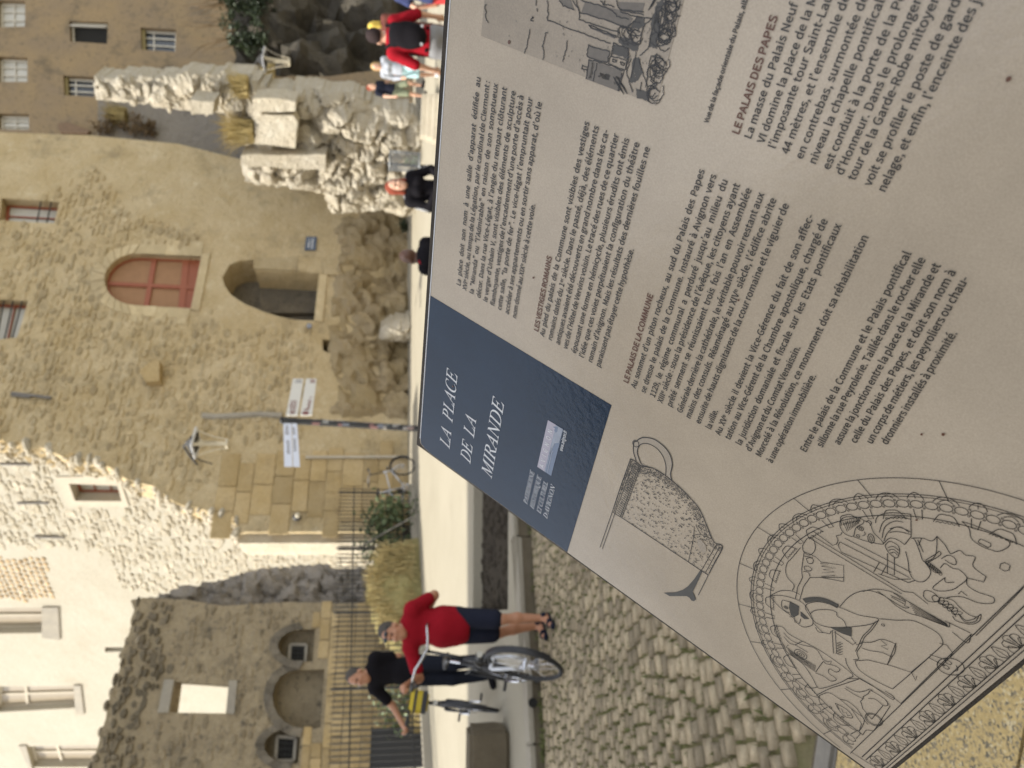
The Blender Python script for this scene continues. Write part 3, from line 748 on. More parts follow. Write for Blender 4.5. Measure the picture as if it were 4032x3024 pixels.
oo = RUI.poly([c3(1095, 1240), c3(1110, 1080), c3(1150, 1080), c3(1135, 1245)]); mb = MB(); mb.prism(oo, RUI.P, .05, -.2); obj('sill', mb, M['greytrim'], rui)
zt = RUI.az(*c3(1500, 1200))[1]
ashr = [(-3.95, .9), (ra - .05, .9), (ra - .05, zt + .1), (-3.95, zt + .1)]
blocks(RUI, courses(ashr, [H1, H2, H3], (.19, .27), (.3, .62), .018, .02, 1)[:300], M['ashlar'], rui, 'ashlar_block', (.015, .04))
def crumble(s):
    return -s[2] * s[3]
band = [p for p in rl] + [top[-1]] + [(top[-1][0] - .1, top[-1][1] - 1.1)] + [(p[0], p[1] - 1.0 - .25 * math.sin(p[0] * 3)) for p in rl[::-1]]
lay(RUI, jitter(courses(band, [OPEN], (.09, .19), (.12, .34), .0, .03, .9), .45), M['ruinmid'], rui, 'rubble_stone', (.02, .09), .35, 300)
body = [(-3.9, zt + .2), (ra - .1, zt + .2), (rr[1][0] - .1, rr[1][1]), (top[-1][0] - .3, top[-1][1] - 1.1)] + [(p[0], p[1] - 1.15) for p in rl[::-1]]
body = [p for p in body if p[0] > -5.6]
bigopen = [tuple(sum((Vector(v) for v in OPEN), Vector((0, 0))) / 4 + (Vector(p) - sum((Vector(v) for v in OPEN), Vector((0, 0))) / 4) * 1.25) for p in OPEN]
lay(RUI, courses(body, [bigopen, H1, H2, H3], (.11, .2), (.15, .36), .02, .05, .62), M['ruin'], rui, 'rubble_stone', (.006, .035), .35, 0)
mb = MB()
for i in range(0, len(rl), 1):
    p = Vector(rl[i]); mb.ball(RUI.P(p.x, p.y + .02, random.uniform(-.5, -.05)), (random.uniform(.08, .2), random.uniform(.08, .2), random.uniform(.05, .11)), 7, 5)
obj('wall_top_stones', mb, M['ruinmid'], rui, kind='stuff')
but = RUI.poly([(556, 2362), (561, 2350), (692, 2304), (814, 2284), (936, 2243), (1058, 2223), (1261, 2207), (1334, 2225), (1700, 2225), (1700, 2385), (1334, 2385), (879, 2392)])
rockface(RUI, but, .09, .15, .5, .3, 1.9, M['greyend'], 'broken_end', rui, .7, 9.0, -.40)
BKP = Plane(-4.85, 18.05, 45)
bank_outline = BKP.poly([(1600, 2130), (1520, 2170), (1470, 2225), (1452, 2310), (1472, 2400), (1500, 2470), (1560, 2530), (1700, 2550), (1700, 2110)])
M['grassbank'] = stone('dry_turf', (.46, .38, .17), (.40, .36, .16), 2.5, .1, (.15, .12, .06), .4, 1.0, .04, fine=30)
bank = rockface(BKP, bank_outline, .12, .35, .9, .16, 1.5, M['grassbank'], 'grass_bank', None, .4, 3.3, 0, ridged=False, kind='structure')
# ---- far house, grey wall, cliff
far = thing('far_house', 'tall ochre house in shade with a few small windows, beyond the rocks', 'building', FAR.o)
FW_ = [FAR.poly([c1(-8, 132), c1(-8, 0), c1(122, 4), c1(120, 128)]), FAR.poly([c1(-8, 396), c1(-8, 272), c1(132, 278), c1(132, 396)]), FAR.poly([c1(-8, 625), c1(-8, 548), c1(140, 552), c1(140, 628)]),
       FAR.poly([c1(340, 200), c1(336, 102), c1(522, 108), c1(518, 212)]), FAR.poly([c1(684, 240), c1(680, 132), c1(852, 142), c1(848, 250)]), FAR.poly([c1(310, 460), c1(306, 364), c1(458, 372), c1(456, 468)])]
aw_ = FAR.az(500, 545)[0]
slab('wall', FAR, [(aw_ - 3, .5), (14, .5), (14, 27), (aw_ - 3, 27)], FW_, M['far'], far, 0, -.4)
for i, q in enumerate(FW_):
    if i < 3: window(far, FAR, q, .2, M['whitewood'], M['palepane'], (.36, .68), (.5,), .09, .05)
    elif i == 3:
        wo = window(far, FAR, q, .24, M['whitewood'], M['dark'], (), (), .08, .04)
        mb = MB(); bar(mb, FAR, bil(q, .70, .04), bil(q, .70, .96), .05, .12, .08); bar(mb, FAR, bil(q, .95, .04), bil(q, .95, .96), .05, -.1, -.14); obj('open_casement', mb, M['whitewood'], wo)
    else: 
        wo = window(far, FAR, q, .22, M['whitewood'], M['pane'], (.36, .68), (.33,), .09, .06)
        mb = MB(); bar(mb, FAR, bil(q, .02, .05), bil(q, .98, .05), .16, -.1, -.2); obj('blind_box', mb, M['olivewood'], wo)
mb = MB(); pts = [FAR.P(*FAR.az(*c1(x, y)), .15) for x, y in ((285, 610), (330, 600), (440, 640), (430, 655), (300, 650))]
mb.add(pts + [p - FAR.n * .15 for p in pts], [tuple(range(5))[::-1]] + [(i, (i + 1) % 5, 5 + (i + 1) % 5, 5 + i) for i in range(5)]); obj('timber_hood', mb, M['wood'], far)
GW = Plane(10.4, 29.8, 20)
gq = GW.poly([(385, 385), (385, 620), (520, 660), (720, 680), (1000, 740), (1640, 740), (1640, 380), (900, 440)])
gw = thing('grey_garden_wall', 'worn grey plastered wall between palace and bright ruin', 'wall', GW.o)
slab('wall', GW, gq[::-1], [], M['greywall'], gw, 0, -.5)
CL = Plane(12.4, 27.5, 15)
cl = CL.poly([(880, -300), (900, -20), (930, 150), (900, 300), (930, 420), (1000, 470), (1720, 470), (1720, -300)])
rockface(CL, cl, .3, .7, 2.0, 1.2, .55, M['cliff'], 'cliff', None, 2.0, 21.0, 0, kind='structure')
RWL = Plane(9.4, 25.4, 15)
rw = thing('brown_retaining_wall', 'low brown retaining wall below the dark cliff, behind the walkers', 'wall', RWL.o)
q = RWL.poly([(955, 300), (930, 345), (1180, 400), (1640, 400), (1640, 255), (1560, 262), (1300, 300)]); slab('wall', RWL, ragged(q[::-1], .04, .3), [], M['far'], rw, 0, -.5)
# ---- the sunlit ruin and rock
RK = Plane(7.6, 22.0, -38)
up_ = RK.poly([(372, 300), (378, 391), (570, 412), (692, 431), (895, 448), (960, 430), (1000, 300), (930, 290), (720, 283), (700, 300), (560, 305)])
rk = thing('sunlit_ruin', 'bright broken limestone wall end standing on the sunlit rock', 'ruined wall', RK.o)
rockface(RK, up_, .09, .12, .35, .22, 1.7, M['rock'], 'wall_core', rk, .8, 31.0, 0)
pr = courses(up_, [], (.16, .32), (.22, .5), .02, .06, .75)
lay(RK, pr, M['rock'], rk, 'rubble_stone', (.04, .12), .3, 300, base=.12)
low = RK.poly([(1000, 300), (905, 400), (900, 470), (940, 520), (985, 560), (960, 600), (972, 690), (1060, 712), (1180, 720), (1280, 745), (1310, 820), (1400, 818), (1500, 805), (1600, 830), (1690, 800), (1690, 480), (1600, 420), (1450, 385), (1400, 350), (1200, 330), (1100, 340)])
RK2 = Plane(RK.o.x - RK.n.x * -.35, RK.o.y - RK.n.y * -.35, -38)
rockface(RK2, low, .085, .45, .9, .50, 1.6, M['rock'], 'rock_outcrop', None, .6, 47.0, 0, kind='structure')
blk = RK2.poly([c1(1270, 520), c1(1270, 640), c1(1440, 650), c1(1455, 520)]); 
for q in ([c1(1290, 500), c1(1265, 640), c1(1450, 660), c1(1460, 540), c1(1440, 505)], [c1(1200, 690), c1(1195, 740), c1(1590, 765), c1(1590, 690)], [c1(1250, 425), c1(1255, 480), c1(1370, 490), c1(1450, 485), c1(1450, 440), c1(1370, 425)], [c1(960, 430), c1(965, 500), c1(1065, 500), c1(1070, 440)]):
    qq = RK2.poly(q); mb = MB(); mb.prism(ragged(qq[::-1], .02, .25), RK2.P, .95, .1); obj('squared_block', mb, M['rock'], rk)
bo = Plane(*(PAL.P(PAL.az(1560, 1300)[0], 0, 1.5).xy), -20)
bq = bo.poly([(1492, 1330), (1500, 1290), (1530, 1262), (1570, 1252), (1640, 1250), (1640, 1335), (1590, 1345), (1540, 1345)])
bt = rockface(bo, bq, .06, .45, .4, .25, 2.2, M['rock'], 'boulder', None, .3, 13.0, 0, label='pale boulder in a patch of sun at the foot of the palace', cat='boulder')
# ---- the house beyond the frame whose shadow lies on the near half of the square
hs_ = thing('shading_house', 'tall plain house at the side of the square, outside the view', 'building', (-30, -20, 0))
HB = Plane(-9.2, -26, 90); HT = 27.6
def HP(x, y, z): return Vector((x, y, z))
fp = [(-20, -46), (-20, 7.3), (-44, 1.8), (-44, -46)]
mb = MB(); mb.prism(fp, lambda a, b, o: Vector((a, b, o)), HT, 0, tone=.5); obj('wall', mb, M['palace_plaster'], hs_)
mb = MB(); mb.prism([(x * 1.0 + (.15 if x > -30 else -.15), y + (.1 if y > 0 else -.1)) for x, y in fp], lambda a, b, o: Vector((a, b, o)), HT + .2, HT, tone=.5); obj('roof', mb, M['patch'], hs_)

# ------------------------------------------------------------------ the information panel
SD = 0.80
def camv(x, y, z): return RT * x + DN * y + FW * z
_r = -Vector((-1690 - 1512, 1450 - 2016, FPX)).normalized(); _u = Vector((5000 - 1512, -3540 - 2016, FPX)).normalized()
_u = (_u - _r * _r.dot(_u)).normalized(); _n = _r.cross(_u)
PR, PU, PN = camv(*_r), camv(*_u), camv(*_n)
PTL = CAM + ray(1651.6, 1753.6) * SD
def SG(s, t, off=0.0): return PTL + PR * (s * SD) - PU * (t * SD) + PN * off
def sg(x, y):
    p = hit(x, y, PTL, PN) - PTL; return (p.dot(PR) / SD, -p.dot(PU) / SD)
pan = thing('information_panel', 'slanted town information panel with a blue title square, French text and line drawings', 'information panel', SG(.5, .65, -.3))
PWD, PHT = 1.02, .648
# glyph outlines, triangulated: r regular, b bold, s slanted serif capitals
GL = {}
def _load():
    for row in GLYPHS:
        k = 'rbs'[row[0]]; i = 3; loops = []
        while i < len(row):
            n = row[i]; loops.append([(row[i + 1 + 2 * j] / 1400, row[i + 2 + 2 * j] / 1400) for j in range(n)]); i += 1 + 2 * n
        v = [p for l in loops for p in l]; t = []; b0 = []; c_ = 0
        for l in loops: b0.append(c_); c_ += len(l)
        par = [next((j for j in range(len(loops)) if j != i_ and inside(loops[i_][0], loops[j])), None) for i_ in range(len(loops))]
        for i_, l in enumerate(loops):
            if par[i_] is not None: continue
            grp = [i_] + [j for j in range(len(loops)) if par[j] == i_]; idx = [b0[j] + m_ for j in grp for m_ in range(len(loops[j]))]
            t += [tuple(idx[a_] for a_ in q) for q in tessellate_polygon([[Vector((p[0], p[1], 0)) for p in loops[j]] for j in grp])]
        t = [q if (v[q[1]][0] - v[q[0]][0]) * (v[q[2]][1] - v[q[0]][1]) - (v[q[1]][1] - v[q[0]][1]) * (v[q[2]][0] - v[q[0]][0]) > 0 else q[::-1] for q in t]
        adv = row[2] / 1400
        if chr(row[1]) in '’“”':        # these come full-width: set them close
            x0 = min(p[0] for p in v); v = [(p[0] - x0 + .012, p[1]) for p in v]; adv = max(p[0] for p in v) + .018
        GL[k, chr(row[1])] = (adv, v, t)

GLYPHS = [
    (0,44,136,15,33,-105,80,-74,107,-37,116,9,111,41,96,62,70,70,41,60,28,30,41,1,69,-9,65,-9,62,-24,47,-44,16,-64),
    (0,45,170,4,15,112,156,112,156,162,15,162),
    (0,46,136,8,68,-15,97,-3,109,27,97,58,68,70,39,58,28,27,39,-3),
    (0,48,272,16,136,-14,186,-2,224,36,248,97,256,181,248,264,224,324,186,361,136,374,86,361,48,324,25,264,17,181,25,97,48,36,86,-2,16,136,38,113,45,94,70,80,114,75,181,80,247,94,291,113,315,136,322,160,315,179,291,192,247,197,181,192,114,179,70,160,45),
    (0,49,272,12,35,-8,248,-8,248,45,176,45,176,367,132,367,99,352,52,340,52,298,116,298,116,45,35,45),
    (0,50,272,24,14,-8,255,-8,255,46,148,46,102,41,169,108,220,185,238,260,230,306,208,342,172,366,126,373,82,367,45,347,8,313,45,277,83,311,120,321,153,313,172,292,178,259,162,196,109,122,14,30),
    (0,52,272,11,159,-8,217,-8,217,91,265,91,265,143,217,143,217,367,155,367,2,131,2,91,159,91,5,159,143,69,141,145,253,164,297,159,245),
    (0,53,272,31,129,-14,175,-5,215,20,243,61,254,117,245,171,220,209,182,232,138,239,107,235,92,228,100,313,236,313,236,367,47,367,34,188,66,168,97,185,126,190,161,181,184,156,193,116,183,74,159,48,124,39,89,44,63,58,35,82,3,40,37,12,77,-7),
    (0,57,272,27,115,-14,167,-2,212,35,242,100,253,195,244,272,217,328,176,362,125,374,82,365,46,339,22,300,14,249,21,198,43,160,77,136,121,128,169,141,197,168,187,112,168,68,143,46,114,39,84,45,52,69,17,29,61,-3,11,195,220,161,188,128,178,97,186,78,210,72,249,79,289,98,314,125,323,160,311,183,277),
    (0,58,136,8,68,183,97,195,109,226,97,256,68,268,39,256,28,226,39,195,8,68,-15,97,-3,109,27,97,58,68,70,39,58,28,27,39,-3),
    (0,65,298,8,-9,-8,53,-8,88,102,208,102,242,-8,307,-8,180,367,118,367,5,104,153,119,199,147,309,178,199,192,153),
    (0,66,322,17,42,-8,164,-8,221,-1,267,20,297,56,308,105,298,151,269,183,241,193,261,205,281,235,287,272,277,316,249,346,208,362,156,367,42,367,9,102,215,102,316,150,316,194,310,219,295,227,266,219,239,195,221,147,215,9,102,44,102,164,157,164,208,157,238,138,247,107,237,72,207,51,157,44),
    (0,67,313,28,185,-14,230,-8,269,11,306,44,271,85,229,51,187,41,144,51,111,78,90,122,83,181,91,239,112,282,145,309,188,318,226,309,263,282,297,322,266,350,230,367,188,374,121,360,68,321,33,260,21,179,33,99,67,38,119,-1),
    (0,68,337,11,42,-8,142,-8,216,5,271,42,305,102,316,181,305,260,271,319,215,355,140,367,42,367,11,102,45,102,315,135,315,188,306,224,281,246,239,254,181,246,123,224,80,188,54,135,45),
    (0,69,289,12,42,-8,269,-8,269,46,102,46,102,162,239,162,239,216,102,216,102,313,264,313,264,367,42,367),
    (0,70,271,10,42,-8,102,-8,102,154,240,154,240,207,102,207,102,313,264,313,264,367,42,367),
    (0,71,338,32,190,-14,238,-8,277,7,309,31,309,194,176,194,176,141,252,141,252,59,229,46,195,41,147,51,112,78,90,122,83,181,91,239,114,282,149,309,195,318,237,309,273,282,307,323,276,349,240,366,193,373,124,360,69,321,33,260,21,179,33,99,68,37,122,-1),
    (0,72,357,12,42,-8,102,-8,102,162,255,162,255,-8,316,-8,316,367,255,367,255,217,102,217,102,367,42,367),
    (0,73,144,4,42,-8,102,-8,102,367,42,367),
    (0,75,317,12,42,-8,102,-8,102,111,155,174,260,-8,327,-7,194,222,310,365,242,367,100,192,102,367,42,367),
    (0,76,266,6,42,-8,260,-8,260,46,102,46,102,367,42,367),
    (0,77,398,19,42,-8,98,-8,98,199,87,291,108,220,178,29,219,29,289,220,308,291,299,199,299,-8,356,-8,356,367,289,367,218,170,200,106,180,170,109,367,42,367),
    (0,78,354,14,42,-8,100,-8,100,189,91,288,121,223,254,-8,313,-8,313,367,254,367,254,172,264,72,234,137,100,367,42,367),
    (0,79,364,16,182,-14,247,0,298,39,331,101,343,181,331,261,298,322,247,360,182,374,117,360,65,322,32,261,21,181,32,101,65,39,117,0,16,182,41,142,51,110,78,90,122,83,181,90,239,110,282,141,309,182,318,222,309,253,282,274,239,281,181,274,122,253,78,222,51),
    (0,80,310,13,42,-8,102,-8,102,135,154,135,210,142,255,164,284,201,294,254,284,307,254,342,209,361,152,367,42,367,10,102,188,102,315,146,315,186,312,213,301,228,283,233,254,224,216,197,195,147,188),
    (0,81,364,16,182,39,142,49,110,76,90,121,83,181,90,239,110,282,141,309,182,318,222,309,253,282,274,239,281,181,274,121,253,76,222,49,26,291,-98,323,-95,352,-87,340,-38,297,-45,263,-40,235,-25,221,-8,264,9,307,50,334,108,343,181,331,261,298,322,247,360,182,374,117,360,65,322,32,261,21,181,30,107,58,48,102,7,155,-11,183,-54,230,-86),
    (0,82,311,9,102,196,102,315,154,315,200,309,225,292,234,259,225,224,199,204,154,196,15,242,-8,310,-7,217,154,254,170,284,207,295,259,285,309,257,343,214,362,162,367,42,367,42,-8,102,-8,102,145,155,145),
    (0,83,292,39,149,-14,202,-6,243,17,270,52,279,96,268,144,240,177,200,199,149,221,122,233,102,250,94,274,101,297,121,312,153,318,196,310,237,282,270,323,216,361,154,374,106,366,67,345,42,312,32,270,45,223,75,191,110,172,161,149,191,134,210,117,217,92,209,66,187,48,150,41,99,53,49,88,13,46,54,12,99,-7),
    (0,84,294,8,116,-8,177,-8,177,313,286,313,286,367,7,367,7,313,116,313),
    (0,85,353,22,177,-14,231,-6,275,22,303,73,314,148,314,367,255,367,255,148,248,95,231,63,207,46,177,41,147,46,123,63,107,95,101,148,101,367,40,367,40,148,50,73,79,22,123,-6),
    (0,86,282,9,110,-8,173,-8,292,367,230,367,171,167,143,60,114,167,54,367,-10,367),
    (0,88,281,16,-4,-7,61,-8,115,94,137,142,163,93,218,-8,285,-7,176,183,278,366,213,367,163,271,144,229,121,271,70,367,3,366,104,186),
    (0,97,276,24,106,-14,156,-2,189,19,193,-8,244,-8,244,164,239,211,221,248,190,272,145,281,83,269,30,241,54,197,96,220,137,228,166,219,180,198,184,175,117,163,64,142,32,111,21,69,32,24,63,-5,9,119,38,98,41,85,52,80,72,90,97,124,117,184,129,184,69,152,46),
    (0,98,303,18,162,-14,209,-4,249,26,276,74,286,137,279,195,257,241,221,271,172,281,125,269,95,248,98,283,98,398,37,398,37,-8,88,-8,91,15,121,-5,11,154,39,127,45,98,63,98,195,130,219,161,227,197,216,217,186,224,137,214,83,190,51),
    (0,99,250,24,150,-14,199,-5,247,24,219,68,185,46,154,39,115,50,89,83,79,133,90,183,117,216,156,227,181,222,210,202,242,243,201,271,153,281,101,271,58,242,29,195,18,133,28,71,56,25,98,-4),
    (0,100,304,18,136,-14,184,-2,211,19,216,-8,267,-8,267,398,206,398,206,288,209,254,185,272,141,281,94,270,55,240,28,194,18,133,26,71,50,25,87,-4,11,146,39,111,50,88,81,80,133,90,184,115,216,150,227,178,222,206,203,206,71,177,47),
    (0,101,272,22,153,-14,204,-6,251,17,228,61,191,42,158,37,117,48,90,77,80,115,256,115,259,148,251,202,229,244,193,271,145,281,97,271,56,241,28,194,18,133,28,71,57,25,100,-4,7,80,162,90,195,114,221,146,229,177,221,197,197,203,162),
    (0,102,159,21,8,222,45,222,45,-8,105,-8,105,222,161,222,161,274,105,274,105,308,109,334,118,348,135,353,170,344,184,393,155,402,129,404,82,393,54,359,45,310,45,273,8,271),
    (0,103,276,39,135,-130,193,-123,238,-101,267,-70,278,-30,266,10,231,34,177,41,125,41,99,44,89,52,86,62,90,76,97,85,113,79,135,77,188,89,226,124,240,177,233,211,223,225,272,224,272,274,173,274,134,281,93,274,59,253,36,221,27,178,39,132,59,107,43,88,32,55,40,24,53,11,28,-14,17,-52,33,-95,75,-122,12,134,123,110,129,93,148,86,178,93,208,110,226,134,232,159,226,176,208,183,178,176,148,159,129,13,141,-84,102,-79,80,-65,72,-45,77,-26,94,-8,125,-12,171,-12,199,-15,213,-23,217,-37,209,-59,183,-76),
    (0,104,298,20,37,-8,98,-8,98,190,130,217,163,226,187,220,201,200,206,162,206,-8,266,-8,266,169,261,216,244,251,216,273,176,281,124,267,94,241,98,283,98,398,37,398),
    (0,105,135,4,37,-8,98,-8,98,274,37,274,8,68,313,95,323,106,351,95,378,68,388,40,378,30,351,40,323),
    (0,106,135,12,17,-126,64,-115,90,-81,98,-31,98,274,38,274,38,-30,35,-56,28,-70,12,-75,-18,-69,-31,-118,8,68,313,95,323,106,351,95,378,68,388,40,378,29,351,40,323),
    (0,107,271,12,37,-8,97,-8,97,67,138,115,213,-8,278,-7,175,158,266,272,200,274,96,139,97,398,37,398),
    (0,108,139,11,92,-14,127,-9,118,40,104,39,100,41,98,51,98,398,37,398,37,52,43,18,61,-6),
    (0,109,454,32,37,-8,98,-8,98,190,129,217,157,226,180,220,194,201,199,162,199,-8,259,-8,259,190,290,217,318,226,341,220,355,201,360,162,360,-8,420,-8,420,169,415,216,399,251,371,273,331,281,282,266,246,234,235,254,208,274,170,281,122,267,92,240,89,274,37,274),
    (0,110,299,19,37,-8,98,-8,98,190,130,217,163,226,187,220,201,200,206,162,206,-8,266,-8,266,169,261,216,244,251,216,273,176,281,124,267,92,240,89,274,37,274),
    (0,111,297,16,149,-14,198,-4,240,25,269,71,279,133,269,195,240,242,198,271,149,281,99,271,57,242,28,195,18,133,28,71,57,25,99,-4,12,149,39,113,50,89,82,79,133,89,183,113,216,149,227,184,216,209,183,218,133,209,82,184,50),
    (0,112,304,18,37,-120,98,-120,98,-22,96,12,123,-6,162,-14,209,-4,249,26,276,74,286,137,279,195,257,241,221,271,172,281,124,269,93,248,88,274,37,274,11,154,39,128,45,98,63,98,195,130,219,161,227,197,216,217,186,224,137,214,83,190,51),
    (0,113,304,18,206,-120,267,-120,267,274,217,274,213,254,185,272,141,281,94,270,55,240,28,194,18,133,26,71,50,25,87,-4,136,-14,183,-3,210,19,206,-17,11,146,39,111,50,88,81,80,133,90,184,115,216,150,227,178,222,206,203,206,71,177,47),
    (0,114,190,14,37,-8,98,-8,98,169,116,202,137,220,157,225,189,220,200,273,163,281,131,273,103,253,91,231,89,274,37,274),
    (0,115,229,34,115,-14,171,-3,207,29,219,73,206,117,173,144,133,161,106,172,88,184,81,200,85,215,98,226,122,230,152,224,185,205,216,245,171,271,122,281,69,270,34,240,22,197,36,156,67,130,105,113,133,102,153,88,161,70,156,53,142,41,116,36,77,44,35,71,4,28,58,-3),
    (0,116,185,22,128,-14,155,-11,187,-2,175,47,139,38,119,43,109,56,105,81,105,222,178,222,178,274,105,274,105,349,53,349,48,273,6,271,6,222,45,222,45,82,49,44,63,13,90,-7),
    (0,117,298,20,123,-14,159,-8,190,10,206,29,209,-8,261,-8,261,274,201,274,201,81,169,50,136,40,112,46,99,66,94,103,94,274,33,274,33,97,39,50,55,15,83,-7),
    (0,118,255,9,97,-8,160,-8,260,274,199,274,147,117,130,50,110,117,59,274,-5,274),
    (0,119,393,19,81,-8,145,-8,184,141,195,206,208,142,248,-8,314,-8,390,274,331,274,291,114,282,52,269,114,226,274,170,274,127,114,117,52,106,114,65,274,3,274),
    (0,120,244,16,-5,-7,59,-8,97,58,118,96,142,58,183,-8,249,-7,158,134,242,273,179,274,144,212,126,177,105,212,67,274,2,273,86,139),
    (0,121,255,18,50,-123,99,-109,133,-74,156,-25,260,274,200,274,150,121,135,57,114,121,58,274,-5,274,105,-1,100,-18,87,-46,70,-64,47,-70,21,-64,9,-116),
    (0,122,233,10,9,-8,226,-8,226,44,86,43,222,240,222,274,25,274,25,222,145,223,9,26),
    (0,201,289,12,42,-8,269,-8,269,46,102,46,102,162,239,162,239,216,102,216,102,313,264,313,264,367,42,367,4,148,371,243,443,208,487,119,405),
    (0,224,276,24,106,-14,156,-2,189,19,193,-8,244,-8,244,164,239,211,221,248,190,272,145,281,83,269,30,241,54,197,96,220,137,228,166,219,180,198,184,175,117,163,64,142,32,111,21,69,32,24,63,-5,9,119,38,98,41,85,52,80,72,90,97,124,117,184,129,184,69,152,46,4,154,303,188,336,100,439,58,398),
    (0,226,276,24,106,-14,156,-2,189,19,193,-8,244,-8,244,164,239,211,221,248,190,272,145,281,83,269,30,241,54,197,96,220,137,228,166,219,180,198,184,175,117,163,64,142,32,111,21,69,32,24,63,-5,9,119,38,98,41,85,52,80,72,90,97,124,117,184,129,184,69,152,46,7,51,328,81,301,146,362,212,301,241,328,172,413,120,413),
    (0,231,250,36,92,-133,150,-124,184,-106,197,-73,184,-43,159,-31,167,-12,204,-2,247,25,219,68,185,46,154,39,115,50,89,83,79,133,90,183,117,216,156,227,181,222,210,202,242,243,201,271,153,281,101,271,58,242,29,195,18,133,26,76,50,32,86,2,122,-10,101,-53,139,-64,145,-74,137,-86,85,-95),
    (0,232,272,22,153,-14,204,-6,251,17,228,61,191,42,158,37,117,48,90,77,80,115,256,115,259,148,251,202,229,244,193,271,145,281,97,271,56,241,28,194,18,133,28,71,57,25,100,-4,7,80,162,90,195,114,221,146,229,177,221,197,197,203,162,4,152,303,186,336,99,439,55,398),
    (0,233,272,22,153,-14,204,-6,251,17,228,61,191,42,158,37,117,48,90,77,80,115,256,115,259,148,251,202,229,244,193,271,145,281,97,271,56,241,28,194,18,133,28,71,57,25,100,-4,7,80,162,90,195,114,221,146,229,177,221,197,197,203,162,4,137,303,233,398,191,439,103,336),
    (0,234,272,22,153,-14,204,-6,251,17,228,61,191,42,158,37,117,48,90,77,80,115,256,115,259,148,251,202,229,244,193,271,145,281,97,271,56,241,28,194,18,133,28,71,57,25,100,-4,7,80,162,90,195,114,221,146,229,177,221,197,197,203,162,7,49,328,79,301,143,362,210,301,240,328,170,413,118,413),
    (0,244,297,16,149,-14,198,-4,240,25,269,71,279,133,269,195,240,242,198,271,149,281,99,271,57,242,28,195,18,133,28,71,57,25,99,-4,12,149,39,113,50,89,82,79,133,89,183,113,216,149,227,184,216,209,183,218,133,209,82,184,50,7,53,328,83,301,147,362,214,301,244,328,175,413,122,413),
    (0,249,298,20,123,-14,159,-8,190,10,206,29,209,-8,261,-8,261,274,201,274,201,81,169,50,136,40,112,46,99,66,94,103,94,274,33,274,33,97,39,50,55,15,83,-7,4,156,303,189,336,102,439,60,398),
    (0,8217,490,14,14,295,31,264,69,290,93,324,103,367,97,394,80,414,56,421,25,409,15,381,25,353,54,342,57,344,49,325),
    (0,8220,490,14,387,395,370,426,332,400,308,367,298,324,304,296,321,276,345,269,376,281,386,309,376,337,348,348,344,346,352,365,14,481,395,464,426,426,400,402,367,392,324,398,296,415,276,439,269,470,281,480,309,470,337,442,348,438,346,446,365),
    (0,8221,490,14,103,295,120,264,158,290,183,324,192,367,186,394,169,414,145,421,115,409,104,381,115,353,142,342,146,344,138,325,14,9,295,26,264,64,290,88,324,98,367,92,394,75,414,51,421,21,409,10,381,21,353,49,342,52,344,44,325),
    (1,44,136,15,30,-114,85,-79,113,-40,123,9,117,43,99,67,70,77,36,65,22,30,36,-4,68,-15,57,-16,56,-22,42,-40,9,-61),
    (1,56,272,27,137,-21,188,-13,228,10,254,44,264,86,254,135,229,169,210,183,222,196,242,229,251,270,243,314,221,348,185,371,138,379,81,366,40,329,25,274,33,234,53,203,66,191,46,176,19,138,8,89,18,45,46,10,87,-13,11,158,212,129,225,104,246,95,274,101,297,115,311,138,317,163,310,178,293,184,268,176,236,12,138,41,106,49,85,67,77,94,82,120,97,143,114,158,152,142,182,119,192,87,186,64,168,48),
    (1,65,298,8,-18,-14,58,-14,93,96,203,96,238,-14,316,-14,184,373,113,373,5,113,160,125,197,147,297,172,197,183,160),
    (1,66,322,17,36,-14,165,-14,223,-7,271,15,303,53,314,105,303,154,273,188,252,194,266,201,287,233,294,272,283,319,253,351,209,368,157,373,36,373,9,109,221,109,310,149,310,192,304,213,291,220,266,214,243,193,227,147,221,9,109,50,109,158,156,158,206,151,232,134,241,107,232,76,205,57,156,50),
    (1,67,313,28,184,-21,232,-14,272,5,315,44,272,93,226,57,187,48,147,57,116,82,96,124,89,181,97,237,117,278,148,303,188,312,223,304,264,273,306,323,269,355,232,373,187,380,119,366,63,326,27,262,14,179,27,97,62,33,117,-7),
    (1,68,337,11,36,-14,142,-14,218,-1,276,38,311,100,322,181,311,262,276,323,217,361,140,373,36,373,11,109,51,109,309,134,309,185,300,220,276,240,237,248,181,240,124,219,85,185,60,134,51),
    (1,69,289,12,36,-14,276,-14,276,53,109,53,109,156,245,156,245,222,109,222,109,307,270,307,270,373,36,373),
    (1,71,338,32,190,-21,239,-15,280,1,315,28,315,200,169,200,169,135,246,135,246,63,227,52,195,48,150,57,117,82,97,124,89,181,97,237,119,278,151,303,195,312,234,303,274,273,316,323,279,354,242,373,193,380,122,366,65,326,27,262,14,179,27,96,63,33,120,-7),
    (1,73,144,4,36,-14,109,-14,109,373,36,373),
    (1,76,266,6,36,-14,266,-14,266,53,109,53,109,373,36,373),
    (1,77,398,19,36,-14,104,-14,104,199,90,280,102,218,174,22,224,22,295,218,306,280,292,199,292,-14,363,-14,363,373,284,373,212,172,200,117,186,172,114,373,36,373),
    (1,78,354,14,36,-14,106,-14,106,189,94,277,115,220,250,-14,319,-14,319,373,248,373,248,172,261,83,239,140,104,373,36,373),
    (1,79,364,16,182,-21,250,-6,303,35,338,99,349,181,337,263,303,326,250,366,182,380,114,366,60,326,26,263,14,181,26,99,60,35,114,-6,16,182,48,145,57,116,82,96,124,89,181,96,237,116,278,144,303,182,312,219,303,248,278,268,237,275,181,268,124,248,82,219,57),
